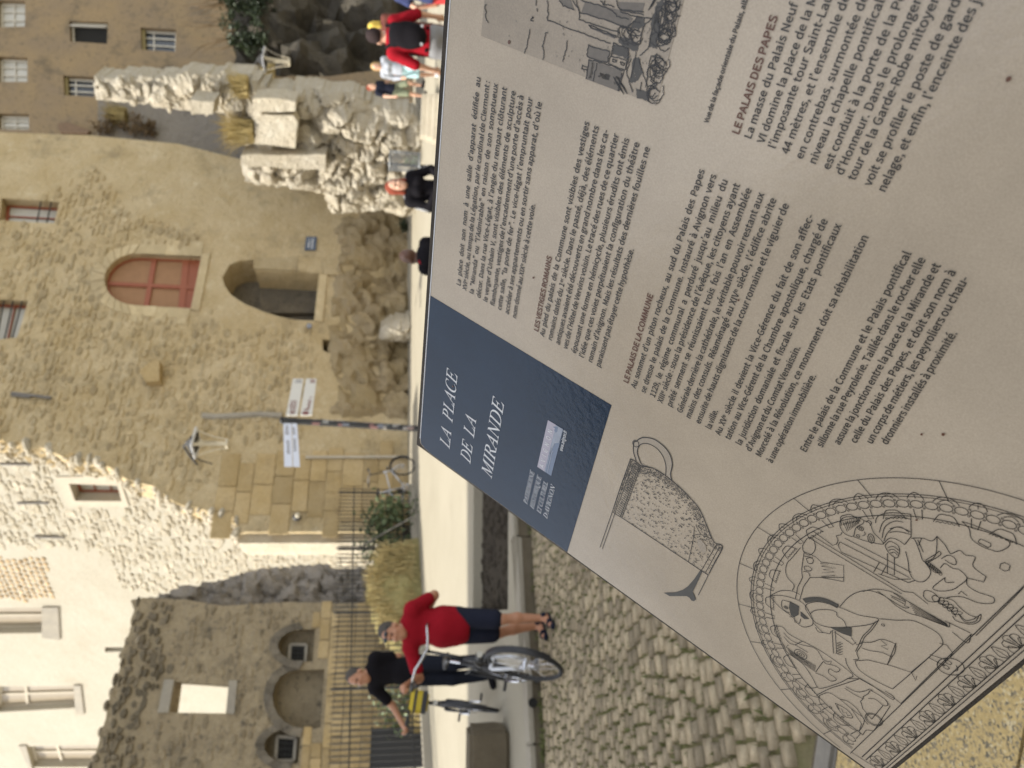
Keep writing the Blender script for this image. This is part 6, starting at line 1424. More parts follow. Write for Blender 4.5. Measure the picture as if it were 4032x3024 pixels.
# ---- railing along the ruin
FA, FB = Vector((-9.2, 12.85, 0)), Vector((-2.95, 20.2, 0)); fd = (FB - FA).normalized(); fl = (FB - FA).length; fn = Vector((fd.y, -fd.x, 0))
fe = thing('iron_railing', 'long dark iron railing of thin upright bars in front of the ruined wall', 'railing', (FA.x, FA.y, gz(FA.y)))
def FP(s, z, o=0): p = FA + fd * s + fn * o; return Vector((p.x, p.y, gz(p.y) + z))
rotf = math.atan2(fd.y, fd.x)
mb = MB()
vs = [FP(s, z, o) for s in (0, fl) for z in (-.2, .16) for o in (-.14, .14)]
mb.add(vs, [(0, 1, 5, 4), (2, 6, 7, 3), (0, 4, 6, 2), (1, 3, 7, 5), (0, 2, 3, 1), (4, 5, 7, 6)], .5); obj('base_kerb', mb, M['kerb'], fe)
pk = MB(); pk.tube([(0, 0, .02), (0, 0, 1.80), (0, 0, 1.92)], [.014, .014, .001], 6); pkm = pk.mesh('picket'); pkm.materials.append(M['iron'])
n = int(fl / .125)
for i in range(n):
    o = bpy.data.objects.new('picket', pkm); link(o, fe); p = FP((i + .5) * .125, .14); o.location = p - Vector(fe.location)
for z in (.34, 1.62):
    mb = MB(); mb.tube([FP(0, z), FP(fl, z)], .016, 6); obj('rail', mb, M['iron'], fe)
for k in range(6):
    mb = MB(); s = .3 + k * (fl - .5) / 5; mb.tube([FP(s, 0), FP(s, 1.98), FP(s, 2.05)], [.03, .03, .008], 8); obj('post', mb, M['iron'], fe)
    if k in (2, 4): mb = MB(); mb.tube([FP(s, 1.5), FP(s + .35, .1, .9)], .018, 6); obj('brace', mb, M['ironw'], fe)
# ---- finger post
pt_, pb_ = at(1108, 1655, 12.0), at(1650, 1688, 12.0); dv = (pb_ - pt_) / (pt_.z - pb_.z); zg = gz(12.0); pb = pt_ + dv * (pt_.z - zg)
fp_ = thing('finger_post', 'dark signpost covered in stickers with two pairs of pale direction arms', 'signpost', pb)
mb = MB(); mb.tube([pb, pt_], .052, 14); mb.ball(pt_, (.055, .055, .03), 12, 6); obj('pole', mb, M['iron'], fp_)
stc = [simple('sticker_paper', c, .6, var=.3, scale=40) for c in ((.24, .22, .20), (.24, .17, .15), (.17, .18, .21), (.30, .29, .26), (.20, .10, .09), (.10, .11, .11))]
zz = pt_.z - .55
while zz > zg + .4:
    h = random.uniform(.05, .13); a0 = random.uniform(-2.6, -.3); ln = random.uniform(.7, 1.6); c = pt_ + dv * (pt_.z - zz); mb = MB(); vs = []
    for k in range(7):
        a = a0 + ln * k / 6
        for z in (0, h): vs.append(c + Vector((math.cos(a) * .0535, math.sin(a) * .0535, z)))
    mb.add(vs, [(2 * k, 2 * k + 2, 2 * k + 3, 2 * k + 1) for k in range(6)]); obj('sticker', mb, random.choice(stc), fp_); zz -= h * random.uniform(.5, 1.1)
for z in (.02, .62): mb = MB(); c = pt_ + dv * z; mb.ring(c, (0, 0, 1), .056, .012, 16, 6); obj('collar', mb, M['iron'], fp_)
ARM = Plane(pt_.x, pt_.y, 50)
armm = simple('pale_sign_enamel', (.56, .53, .47), .35, var=.05); armb = simple('white_sign_enamel', (.60, .62, .70), .22, var=.03)
redp = simple('dark_red_print', (.16, .03, .025), .5); greyp = simple('grey_print', (.22, .20, .20), .5)
def arm(pts, mat, texts):
    q = ARM.poly(pts); mb = MB(); mb.prism(q, ARM.P, .012, -.012); a_ = obj('direction_arm', mb, mat, fp_); return a_, q
K8 = lambda x, y: (1080 + x * .27125, 1470 + y * .27125)
def plane_text(par, plane, txt, st, p, q, cap, off, mat, name='lettering'):
    mb = MB(); lay_, wd_ = layout(txt, st); p = Vector(p); q = Vector(q); d = q - p; kx = d.length / wd_; ax = d.normalized(); up = Vector((-ax.y, ax.x)); k = cap / CAPH[st]
    for x, sup, g in lay_: mb.add([plane.P(*(p + ax * ((x + a) * kx) + up * (b * k)), off) for a, b in g[1]], g[2], .5)
    return obj(name, mb, mat, par)
def strokes(par, plane, rows, off, mat, name='faint_lettering'):
    mb = MB()
    for p, q, h in rows:
        p, q = Vector(p), Vector(q); n_ = max(2, int((q - p).length / (h * .75)))
        for k in range(n_):
            if random.random() < .14: continue
            a = p.lerp(q, (k + .12) / n_); b = p.lerp(q, (k + .72) / n_); hh = h * random.uniform(.7, 1)
            mb.prism([tuple(a), tuple(b), (b.x, b.y + hh), (a.x, a.y + hh)], plane.P, off, off - .001)
    return obj(name, mb, mat, par, kind='stuff')
aR, q = arm([K8(340, 612), K8(170, 612), K8(272, 85), K8(425, 85)], armm, None)
plane_text(aR, ARM, 'MUSÉES', 'b', ARM.az(*K8(300, 600)), ARM.az(*K8(322, 400)), .085, .014, redp)
strokes(aR, ARM, [(ARM.az(*K8(395, 150)), ARM.az(*K8(405, 95)), .11)], .014, greyp, 'pictogram')
aR2, q = arm([K8(545, 612), K8(375, 612), K8(462, 85), K8(615, 85)], armm, None)
mb = MB(); cc = ARM.az(*K8(455, 585)); mb.prism([(cc[0] + .045 * math.cos(t), cc[1] + .055 * math.sin(t)) for t in (2 * math.pi * k / 14 for k in range(14))], ARM.P, .015, .012); obj('red_emblem', mb, redp, aR2)
strokes(aR2, ARM, [(ARM.az(*K8(475, 545)), ARM.az(*K8(492, 440)), .05), (ARM.az(*K8(510, 545)), ARM.az(*K8(548, 345)), .05), (ARM.az(*K8(590, 150)), ARM.az(*K8(596, 95)), .1)], .014, redp)
aL1, q = arm([K8(265, 1350), K8(145, 1350), K8(133, 735), K8(248, 735)], armb, None); strokes(aL1, ARM, [(ARM.az(*K8(230, 1180)), ARM.az(*K8(218, 950)), .055), (ARM.az(*K8(215, 900)), ARM.az(*K8(205, 760)), .06)], .014, greyp)
aL2, q = arm([K8(372, 1352), K8(276, 1352), K8(258, 735), K8(330, 735)], armb, None); strokes(aL2, ARM, [(ARM.az(*K8(325, 1200)), ARM.az(*K8(315, 950)), .05), (ARM.az(*K8(308, 900)), ARM.az(*K8(298, 760)), .05)], .014, greyp)
# ---- lanterns on brackets
def lantern(label):
    t_ = thing('street_lantern', label, 'street lantern', (0, 0, 0), world=False, group='street lanterns on wall brackets')
    H, rb, rt = .76, .12, .36
    for k in range(4):
        a = R_(45 + 90 * k + 18); d = Vector((math.cos(a), math.sin(a), 0)); pts = []
        for i in range(9):
            s = i / 8; r = rb + (rt - rb) * (s ** 2.2 * .75 + s * .25); pts.append(d * r + Vector((0, 0, H * s)))
        mb = MB(); tn = Vector((-d.y, d.x, 0)); vs = []
        for i, p in enumerate(pts):
            for o1, o2 in ((-.042, -.009), (.042, -.009), (.042, .009), (-.042, .009)): vs.append(p + tn * o1 + d * o2)
        mb.add(vs, [(4 * i + j, 4 * i + (j + 1) % 4, 4 * i + 4 + (j + 1) % 4, 4 * i + 4 + j) for i in range(8) for j in range(4)] + [(3, 2, 1, 0), (32, 33, 34, 35)], .5); obj('rib', mb, M['lampglass'], t_)
        d2 = Vector((math.cos(a + math.pi / 2), math.sin(a + math.pi / 2), 0)); mb = MB(); mb.tube([d * (rt + .03) + Vector((0, 0, H)), d2 * (rt + .03) + Vector((0, 0, H))], .035, 4); obj('top_frame', mb, M['alu'], t_)
    mb = MB(); mb.tube([(0, 0, -.03), (0, 0, .02)], .13, 14); obj('bottom_ring', mb, M['lampglass'], t_)
    mb = MB(); mb.tube([(0, 0, H - .03), (0, 0, H + .05), (0, 0, H + .17), (0, 0, H + .24)], [.30, .33, .14, .05], 4); obj('cap', mb, M['iron'], t_)
    mb = MB(); mb.tube([(0, 0, H + .22), (0, .25, H + .34), (0, 1.0, H + .34), (0, 1.55, H + .30)], .03, 8); mb.tube([(0, 1.5, H - .1), (0, 1.0, H + .33)], .018, 6); obj('bracket', mb, M['iron'], t_)
    mb = MB(); mb.ball((0, 0, H - .12), (.09, .09, .12), 10, 8); obj('bulb', mb, M['lampglass'], t_)
    return t_
l1 = lantern('flared street lantern with cream ribs, bracketed on the palace above the finger post'); l1.location = at(894, 1747, 19.4); l1.rotation_euler = (0, 0, R_(27))
l2 = copy_tree(l1); l2['label'] = 'flared street lantern with pale ribs against the dark cliff above the walkers'; l2.location = at(1139, 245, 24.4); l2.rotation_euler = (0, 0, R_(15))
# ---- plates, small lamp, bin
pn_ = thing('street_name_plate', 'small blue enamel street plate on the palace wall beside the niche', 'street sign', PAL.P(*PAL.az(1220, 960), .04))
bl_ = simple('blue_enamel', (.028, .05, .095), .3); q = PAL.poly([(1244, 988), (1200, 988), (1206, 936), (1248, 936)])
mb = MB(); mb.prism(q, PAL.P, .06, .02); obj('plate', mb, bl_, pn_)
wt = simple('white_enamel', (.6, .6, .6), .3)
strokes(pn_, PAL, [(PAL.az(1219, 980), PAL.az(1222, 944), .07), (PAL.az(1232, 984), PAL.az(1236, 942), .07)], .063, wt)
hn = thing('house_number_plate', 'small oval grey number plate on the stone beside the niche', 'number plate', PAL.P(*PAL.az(1218, 1286), .04))
mb = MB(); c = PAL.az(1218, 1286); mb.prism([(c[0] + .10 * math.cos(t), c[1] + .085 * math.sin(t)) for t in (2 * math.pi * k / 16 for k in range(16))], PAL.P, .06, .02); obj('plate', mb, simple('grey_enamel', (.17, .18, .22), .4), hn)
c0 = PAL.az(1222, 1290); plane_text(hn, PAL, '5', 'r', c0, (c0[0] + .07, c0[1]), .09, .063, wt, 'number')
wl = thing('wall_spotlight', 'small black and white spotlight fixed on the big ashlar blocks', 'lamp', PAL.P(*PAL.az(1172, 2044), .2)); c = PAL.P(*PAL.az(1172, 2044), .2)
mb = MB(); mb.ball(c, (.11, .11, .13), 12, 8); mb.tube([c, c - PAL.n * .25], .03, 8); obj('housing', mb, M['black'], wl)
mb = MB(); mb.ball(c + PAL.n * .06 + Vector((.03, 0, -.03)), .085, 12, 8); obj('lens', mb, M['lampglass'], wl)
M['zinc'] = simple('zinc_wire', (.22, .23, .235), .55, .4, var=.2)
bc = at(1700, 645, 10.4); bz = gz(10.4)
bi = thing('wire_mesh_bin', 'grey wire mesh litter bin on a post beside the seated woman', 'litter bin', (bc.x, bc.y, bz)); zt_, zb_ = at(1535, 645, 10.4).z, at(1652, 645, 10.4).z
mb = MB(); rB = .135
for k in range(22):
    a = 2 * math.pi * k / 22
    for sg_ in (1, -1):
        mb.tube([(bc.x + rB * math.cos(a + sg_ * 1.5 * s / 5), bc.y + rB * math.sin(a + sg_ * 1.5 * s / 5), zb_ + (zt_ - zb_) * s / 5) for s in range(6)], .0045, 4, False)
obj('mesh_basket', mb, M['zinc'], bi, kind='stuff')
for z in (zt_, zb_): mb = MB(); mb.ring((bc.x, bc.y, z), (0, 0, 1), rB, .012, 24, 6); obj('rim', mb, M['zinc'], bi)
mb = MB(); mb.tube([(bc.x, bc.y, zb_), (bc.x, bc.y, zb_ + .01)], rB, 20); obj('floor', mb, M['zinc'], bi)
mb = MB(); mb.tube([(bc.x, bc.y + .16, bz), (bc.x, bc.y + .16, zt_ + .05)], .022, 10); obj('post', mb, M['iron'], bi)
# ---- rough stone block on the kerb
bp0 = upg(2012, 2955); sb = thing('stone_block', 'rough mossy stone bollard block on the pavement edge by the second bicycle', 'stone block', bp0)
q = Plane(bp0.x, bp0.y, 8); hB = at(1850, 2960, bp0.y).z - bp0.z
mb = MB(); mb.box((bp0.x - .17, bp0.y + .2, bp0.z + hB / 2), (.66, .42, hB), Matrix.Rotation(R_(12), 3, 'Z'))
me = mb.mesh('block'); bm = bmesh.new(); bm.from_mesh(me); bmesh.ops.bevel(bm, geom=bm.edges[:], offset=.045, segments=3, affect='EDGES'); bmesh.ops.subdivide_edges(bm, edges=bm.edges[:], cuts=3, use_grid_fill=True)
for v in bm.verts: d = fbm(v.co.x * 6, v.co.y * 6, v.co.z * 6) * .018; v.co += Vector((d, d * .7, d))
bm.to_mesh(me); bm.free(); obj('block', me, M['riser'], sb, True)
# ---- steps up to the rock path
sp = thing('stone_steps', 'short flight of pale stone steps rising beside the rock', 'steps', at(1720, 440, 15))
for k in range(5):
    v = 1660 + k * 23; Y = 17.6 - k * .42; a, b = at(v, 500 + k * 8, Y), at(v, 385, Y); c = (a + b) / 2; wd_ = (b - a).length + .25
    mb = MB(); mb.box((c.x, c.y + .3, c.z - .09), (wd_, .62, .18), Matrix.Rotation(R_(-8), 3, 'Z')); obj('step', mb, M['trim'], sp)
# ---- plants
plant('oleander_bush', 'green leafy bush at the foot of the railing by the parked bicycle', 'shrub', (at(1640, 2080, 19.3).x, 19.3, gz(19.3)), (.85, .5, .62), 620, .17, M['leaf'], 12, .6)
plant('leafy_shrub', 'pale green shrub behind the iron railing, next to the sunlit pier', 'shrub', (at(1640, 2175, 20.4).x, 20.4, gz(20.4)), (.8, .5, .6), 620, .15, M['leafp'], 9, .75)
mb = MB()
for _ in range(1500):
    s = random.uniform(3.5, fl); o = -random.uniform(.25, 2.0); p = FP(s, 0, o); blades(mb, (p.x, p.y, gz(p.y) - .02), 4, .34, .1, .1, .012, .5)
obj('dry_meadow', mb, M['dry'], None, kind='stuff')
mb = MB()
for _ in range(900):
    x, y = random.uniform(1440, 1640), random.uniform(2165, 2540); a_, z_ = BKP.az(x, y)
    if not inside((a_, z_), bank_outline): continue
    blades(mb, BKP.P(a_, z_, .30), 3, .26, .1, .12, .011, .7)
obj('bank_grass', mb, M['dry'], bank, kind='stuff')
bx0 = at(1640, 2960, 16.0); dc = thing('dark_bin', 'dark rectangular bin behind the railing beyond the stone block', 'bin', (bx0.x, bx0.y, gz(16.0)))
q0, q1 = at(1462, 3040, 16.2), at(1640, 2888, 16.2); mb = MB(); mb.box(((q0.x + q1.x) / 2, 16.4, (q0.z + gz(16.2)) / 2), (abs(q1.x - q0.x), .5, q0.z - gz(16.2)), Matrix.Rotation(R_(30), 3, 'Z')); obj('body', mb, M['black'], dc)
mb = MB(); mb.box(((q0.x + q1.x) / 2, 16.4, q0.z + .02), (abs(q1.x - q0.x) + .05, .54, .04), Matrix.Rotation(R_(30), 3, 'Z')); obj('lid', mb, M['iron'], dc)
pb2 = at(1640, 2790, 16.6); plant('grey_shrub', 'loose grey green shrub behind the railing beside the dark bin', 'shrub', (pb2.x, 16.6, gz(16.6)), (.55, .4, .5), 420, .13, M['leafp'], 8, .6)
def tuft(name, label, p, n, h, rad, mat, w_=.014, lean=.7):
    t_ = thing(name, label, 'grass tuft', p); mb = MB(); blades(mb, p, n, h, .2, rad, w_, lean); obj('blades', mb, mat, t_); return t_
tuft('dry_grass_tuft', 'big straw coloured grass tuft hanging on the rock below the bright wall end', RK2.P(*RK2.az(1010, 500), .35), 700, 1.0, .32, M['dry'], .012, .9)
tuft('dry_grass_tuft', 'straw coloured tuft on top of the rock beside the squared blocks', RK2.P(*RK2.az(985, 330), .3), 350, .6, .3, M['dry'], .012, .8)
tuft('dry_grass_tuft', 'small dry tuft under the lantern on the retaining wall', RWL.P(*RWL.az(1085, 292), .2), 240, .5, .25, M['dry'], .012, .6)
for (x, y), r, lb in (((430, 500), .34, 'dark dry bush on top of the grey garden wall nearest the far house'), ((530, 515), .36, 'dark brown bush in the middle of the grey garden wall'), ((598, 525), .22, 'small dark bush on the grey garden wall nearest the straw tuft')):
    p = GW.P(*GW.az(x, y), .25); plant('wall_bush', lb, 'shrub', p - Vector((0, 0, .1)), (r * 1.2, r * .8, r), 380, .11, M['drybr'], 5, r * .6)
tuft('dry_grass_tuft', 'thin yellow grass on the grey garden wall between the dark bushes', GW.P(*GW.az(505, 470), .2), 300, .8, .3, M['dry'], .016, .9)
plant('green_weed', 'bright green weed at the foot of the sunlit rock', 'weed', RK2.P(*RK2.az(1640, 585), .9), (.13, .1, .16), 160, .10, M['leafp'], 4)
plant('green_weed', 'dark green weed at the foot of the palace beside the bald man', 'weed', PAL.P(*PAL.az(1607, 940), .6), (.42, .2, .18), 260, .10, M['leafd'], 4)
iv = thing('ivy', 'dark ivy hanging over the top of the cliff beneath the far house', 'climber', CL.P(*CL.az(1000, 150), .8)); mb = MB(); ms = MB()
for _ in range(14):
    x, y = random.uniform(925, 1075), random.uniform(-40, 285); c = CL.P(*CL.az(x, y), .95); leafy(mb, c, (.7, .25, .5), 170, .16)
for _ in range(26):
    x, y = random.uniform(900, 960), random.uniform(40, 260); p = CL.P(*CL.az(x, y), .9); e = CL.P(*CL.az(x - random.uniform(40, 170), y + random.uniform(-40, 60)), random.uniform(.6, 1.2)); ms.tube([p, p.lerp(e, .5) + Vector((random.uniform(-.2, .2), 0, random.uniform(-.2, .2))), e], [.025, .015, .006], 5)
obj('foliage', mb, M['leafd'], iv); obj('vine', ms, M['drybr'], iv)

# ------------------------------------------------------------------ people
class SDF:
    def __init__(s, h=.0105): s.p = []; s.h = h; s.cuts = []
    def cone(s, a, b, ra, rb, k=.03): s.p.append(('c', np.array(a, float), np.array(b, float), ra, rb, k)); return s
    def ell(s, c, r, k=.03, M=None): s.p.append(('e', np.array(c, float), np.array(r, float), None if M is None else np.array(M, float), 0, k)); return s
    def cut(s, n, d): s.cuts.append((np.array(n, float), d)); return s     # keep n.x <= d
    def mesh(s, name, mat):
        lo = np.full(3, 1e9); hi = -lo
        for q in s.p:
            if q[0] == 'c': P = np.array([q[1], q[2]]); r = max(q[3], q[4])
            else: P = q[1][None]; r = max(q[2])
            lo = np.minimum(lo, P.min(0) - r); hi = np.maximum(hi, P.max(0) + r)
        h = s.h; lo -= 3 * h; hi += 3 * h; n = np.ceil((hi - lo) / h).astype(int) + 1
        F = np.full(n, 9.0, np.float32); ax = [lo[i] + h * np.arange(n[i]) for i in range(3)]
        for q in s.p:
            k = q[5]
            if q[0] == 'c': P = np.array([q[1], q[2]]); r = max(q[3], q[4])
            else: P = q[1][None]; r = max(q[2])
            m = r + k + 3 * h; i0 = np.maximum(0, np.floor((P.min(0) - m - lo) / h).astype(int)); i1 = np.minimum(n, np.ceil((P.max(0) + m - lo) / h).astype(int) + 1)
            X, Y, Z = np.meshgrid(*[ax[i][i0[i]:i1[i]] for i in range(3)], indexing='ij')
            if q[0] == 'c':
                d = q[2] - q[1]; L = d @ d + 1e-12; t = np.clip(((X - q[1][0]) * d[0] + (Y - q[1][1]) * d[1] + (Z - q[1][2]) * d[2]) / L, 0, 1)
                D = np.sqrt((X - q[1][0] - t * d[0]) ** 2 + (Y - q[1][1] - t * d[1]) ** 2 + (Z - q[1][2] - t * d[2]) ** 2) - (q[3] + (q[4] - q[3]) * t)
            else:
                V = np.stack([X - q[1][0], Y - q[1][1], Z - q[1][2]], -1)
                if q[3] is not None: V = V @ q[3]
                V = V / q[2]; k0 = np.sqrt((V ** 2).sum(-1)); k1_ = np.sqrt(((V / q[2]) ** 2).sum(-1)) + 1e-9; D = k0 * (k0 - 1) / k1_
            sl = tuple(slice(i0[i], i1[i]) for i in range(3)); A = F[sl]
            e = np.clip(.5 + .5 * (A - D) / k, 0, 1); F[sl] = A + (D - A) * e - k * e * (1 - e)
        if s.cuts:
            X, Y, Z = np.meshgrid(*ax, indexing='ij')
            for nn, d in s.cuts: F = np.maximum(F, (X * nn[0] + Y * nn[1] + Z * nn[2] - d).astype(np.float32))
        S = F < 0; c = np.zeros(np.array(F.shape) - 1, np.int8)
        for dx in (0, 1):
            for dy in (0, 1):
                for dz in (0, 1): c += S[dx:S.shape[0] - 1 + dx, dy:S.shape[1] - 1 + dy, dz:S.shape[2] - 1 + dz]
        cell = (c > 0) & (c < 8); idx = np.full(cell.shape, -1, np.int64); I = np.argwhere(cell); idx[cell] = np.arange(len(I))
        acc = np.zeros((len(I), 3)); cn = np.zeros(len(I))
        E = [((0, 0, 0), (1, 0, 0)), ((0, 1, 0), (1, 1, 0)), ((0, 0, 1), (1, 0, 1)), ((0, 1, 1), (1, 1, 1)), ((0, 0, 0), (0, 1, 0)), ((1, 0, 0), (1, 1, 0)), ((0, 0, 1), (0, 1, 1)), ((1, 0, 1), (1, 1, 1)), ((0, 0, 0), (0, 0, 1)), ((1, 0, 0), (1, 0, 1)), ((0, 1, 0), (0, 1, 1)), ((1, 1, 0), (1, 1, 1))]
        for a, b in E:
            a, b = np.array(a), np.array(b); fa = F[tuple((I + a).T)]; fb = F[tuple((I + b).T)]; m = (fa < 0) != (fb < 0)
            t = np.where(m, fa / np.where(m, fa - fb, 1), 0)[:, None]; acc += np.where(m[:, None], a + (b - a) * t, 0); cn += m
        V = lo + (I + acc / cn[:, None]) * h; faces = []
        for d in range(3):
            o = [i for i in range(3) if i != d]; sl0 = [slice(None)] * 3; sl1 = [slice(None)] * 3; sl0[d] = slice(0, -1); sl1[d] = slice(1, None)
            A, B = S[tuple(sl0)], S[tuple(sl1)]; J = np.argwhere(A != B); J = J[(J[:, o[0]] > 0) & (J[:, o[1]] > 0) & (J[:, o[0]] < cell.shape[o[0]]) & (J[:, o[1]] < cell.shape[o[1]])]
            fl_ = A[tuple(J.T)]; q = []
            for u, v in ((0, 0), (1, 0), (1, 1), (0, 1)):
                K_ = J.copy(); K_[:, o[0]] -= u; K_[:, o[1]] -= v; q.append(idx[tuple(K_.T)])
            q = np.stack(q, 1); flip = fl_ if d == 1 else ~fl_
            q[flip] = q[flip][:, ::-1]; faces.append(q)
        Fs = np.concatenate(faces); Fs = Fs[(Fs >= 0).all(1)]
        m = bpy.data.meshes.new(name); m.from_pydata(V.tolist(), [], Fs.tolist()); m.polygons.foreach_set('use_smooth', [True] * len(m.polygons)); m.materials.append(mat); m.update(); return m

def V3(*a): return np.array(a, float)
SKIN = {k: simple('skin_' + k, c, .5, var=.06, scale=40) for k, c in (('tan', (.40, .19, .105)), ('fair', (.55, .32, .22)), ('dark', (.10, .045, .028)))}
def cloth(name, col, var=.12): return simple(name, col, .95, var=var, scale=14, bump=.12, spec=.12)
def person(label, loc, rz, S=1.0, skin='tan', J=None, top=None, topmat=None, sleeve=.55, legs='shorts', legmat=None, hair=None, hairstyle='short', shoes=None, shoemat=None, belly=.0, bulk=1.0, female=False, hem=.88, head_tilt=0.0, grip=(0, 0), face=True, group=None):
    """faces -y in its own frame; J overrides joints; sizes for a 1.75 m adult scaled by S"""
    j = dict(head=V3(0, -.02, 1.585), neck=V3(0, .01, 1.455), chest=V3(0, 0, 1.28), belly=V3(0, -.01, 1.08), pelvis=V3(0, 0, .95),
             shL=V3(.185, .0, 1.415), elbowL=V3(.235, .03, 1.13), wristL=V3(.25, -.05, .89), shR=V3(-.185, 0, 1.415), elbowR=V3(-.235, .03, 1.13), wristR=V3(-.25, -.05, .89),
             hiL=V3(.09, 0, .92), knL=V3(.10, -.03, .50), anL=V3(.105, .02, .085), hiR=V3(-.09, 0, .92), knR=V3(-.10, -.03, .50), anR=V3(-.105, .02, .085), toL=V3(.12, -.16, .03), toR=V3(-.12, -.16, .03))
    for k, v in (J or {}).items(): j[k] = V3(*v)
    t = thing('person', label, 'person', loc, rz, group, world=False); t.scale = (S, S, S)
    b = SDF(.0095); w_ = .92 if female else bulk; H = j['head']
    def torso(s, g):
        up = j['chest'] - j['pelvis']; 
        s.ell(j['chest'] + V3(0, 0, .03), (.158 * w_ + g, .108 + g, .19 + g), .06); s.ell(j['belly'], (.142 * w_ + g + belly * .4, .105 + g + belly, .17 + g), .06); s.ell(j['pelvis'], (.158 * (bulk * .5 + .5) + g, .115 + g + belly * .4, .125 + g), .06)
        s.cone(j['shL'] * .93 + j['neck'] * .07, j['shR'] * .93 + j['neck'] * .07, .062 + g, .062 + g, .06); s.cone(j['chest'] + V3(0, .02, .1), j['neck'] - V3(0, 0, .02), .085 + g, .062 + g * .6, .05)
        if female:
            for sx in (-1, 1): s.ell(j['chest'] + V3(.065 * sx, -.095, .03), (.058 + g, .05 + g, .055 + g), .04)
    torso(b, 0)
    b.cone(j['neck'] - V3(0, 0, .03), H - V3(0, -.02, .06), .056 * w_, .053 * w_, .03)
    b.ell(H + 1.07 * V3(0, .012, .045), (.079, .098, .105), .03); b.ell(H + 1.07 * V3(0, -.03, -.035), (.060, .067, .080), .03); b.ell(H + 1.07 * V3(0, -.055, -.085), (.03, .03, .026), .025)
    b.cone(H + 1.07 * V3(0, -.088, .035), H + 1.07 * V3(0, -.112, -.012), .009, .016, .014); b.ell(H + 1.07 * V3(0, -.09, .047), (.045, .014, .010), .012)
    for sx in (-1, 1): b.ell(H + 1.07 * V3(.076 * sx, .012, .0), (.012, .022, .034), .01); b.ell(H + 1.07 * V3(.036 * sx, -.068, -.01), (.022, .02, .022), .02)
    b.ell(H + 1.07 * V3(0, -.088, -.052), (.024, .010, .006), .008); b.ell(H + 1.07 * V3(0, -.086, -.064), (.020, .010, .007), .008)
    for s_ in 'LR':
        sh, el, wr = j['sh' + s_], j['elbow' + s_], j['wrist' + s_]; b.cone(sh, el, .052 * w_, .040 * w_, .04); b.cone(el, wr, .041 * w_, .027, .025)
        sx = 1 if s_ == 'L' else -1; g = grip[0 if s_ == 'L' else 1]; d = (wr - el); d /= np.linalg.norm(d); side = V3(sx, 0, 0) - d * d[0] * sx; side /= max(.2, np.linalg.norm(side)); pal_ = np.cross(d, side) * sx
        if pal_[1] > 0 and abs(pal_[1]) > .3: pal_ = -pal_
        c = wr + d * .05; b.cone(wr, c + d * .02, .026, .030, .02); wd = np.cross(d, pal_); wd /= np.linalg.norm(wd)
        for q in range(4):
            o_ = wd * (q - 1.5) * .020; L_ = (.072, .080, .076, .060)[q]; kn = c + d * .035 + o_; m1 = kn + (d * (1 - .75 * g) + pal_ * (.25 + .75 * g)) * L_ * .5; tip = m1 + (d * (.85 - 1.6 * g) + pal_ * (.5 + .3 * g)) * L_ * .5
            b.cone(kn, m1, .0105, .0095, .006); b.cone(m1, tip, .0095, .008, .004)
        th = c - d * .02 + wd * .026 * sx; b.cone(th, th + d * .035 + wd * .02 * sx + pal_ * .015, .013, .011, .012); b.cone(th + d * .035 + wd * .02 * sx + pal_ * .015, th + d * .06 + wd * .014 * sx + pal_ * .035, .011, .009, .006)
        hi, kn, an = j['hi' + s_], j['kn' + s_], j['an' + s_]; b.cone(hi, kn, .083 * (1.05 if female else 1), .052, .05); b.cone(kn, kn * .62 + an * .38 + V3(0, .018, 0), .050, .053, .03); b.cone(kn * .62 + an * .38 + V3(0, .018, 0), an, .052, .034, .03)
        to = j['to' + s_]; b.cone(an - V3(0, -.01, .03), to, .038, .028, .03); b.ell(an + V3(0, .03, -.045), (.034, .04, .034), .02)
    body = b.mesh('body', SKIN[skin]); bo_ = bpy.data.objects.new('body', body); link(bo_, t)
    for sx in (-1, 1):
        if face: mb = MB(); mb.ball(H + 1.07 * V3(.031 * sx, -.083, .026), (.013, .009, .008), 8, 6); obj('eye', mb, M['black'], t, True)
    # clothes follow the body
    def wear(name, s, mat): o = bpy.data.objects.new(name, s.mesh(name, mat)); link(o, t); return o
    if top:
        s = SDF(.010); torso(s, .017)
        if top == 'shirt' : s.cone(j['belly'], j['pelvis'] + V3(0, 0, -.02), .13 + belly * .5, .15 + belly * .3, .06)
        for s_ in 'LR':
            sh, el, wr = j['sh' + s_], j['elbow' + s_], j['wrist' + s_]
            if sleeve > 1: s.cone(sh, el, .070, .056, .04); s.cone(el, el + (wr - el) * (sleeve - 1), .057, .042, .03)
            elif sleeve > 0: s.cone(sh, sh + (el - sh) * sleeve, .070, .066, .04)
        s.cut((0, 0, -1), -(hem)); s.cut((0, -.35, 1), j['neck'][2] + .055)
        wear('top', s, topmat)
    if legs:
        s = SDF(.010); s.ell(j['pelvis'], (.178 * (bulk * .5 + .5), .135 + belly * .4, .13), .05)
        for s_ in 'LR':
            hi, kn, an = j['hi' + s_], j['kn' + s_], j['an' + s_]
            if legs == 'shorts': e = hi + (kn - hi) * .82; s.cone(hi, e, .105, .098, .04)
            else: s.cone(hi, kn, .102, .080, .04); s.cone(kn, an + V3(0, 0, .03), .080, .066, .03)
        s.cut((0, 0, 1), 1.06)
        wear('shorts' if legs == 'shorts' else 'trousers', s, legmat)
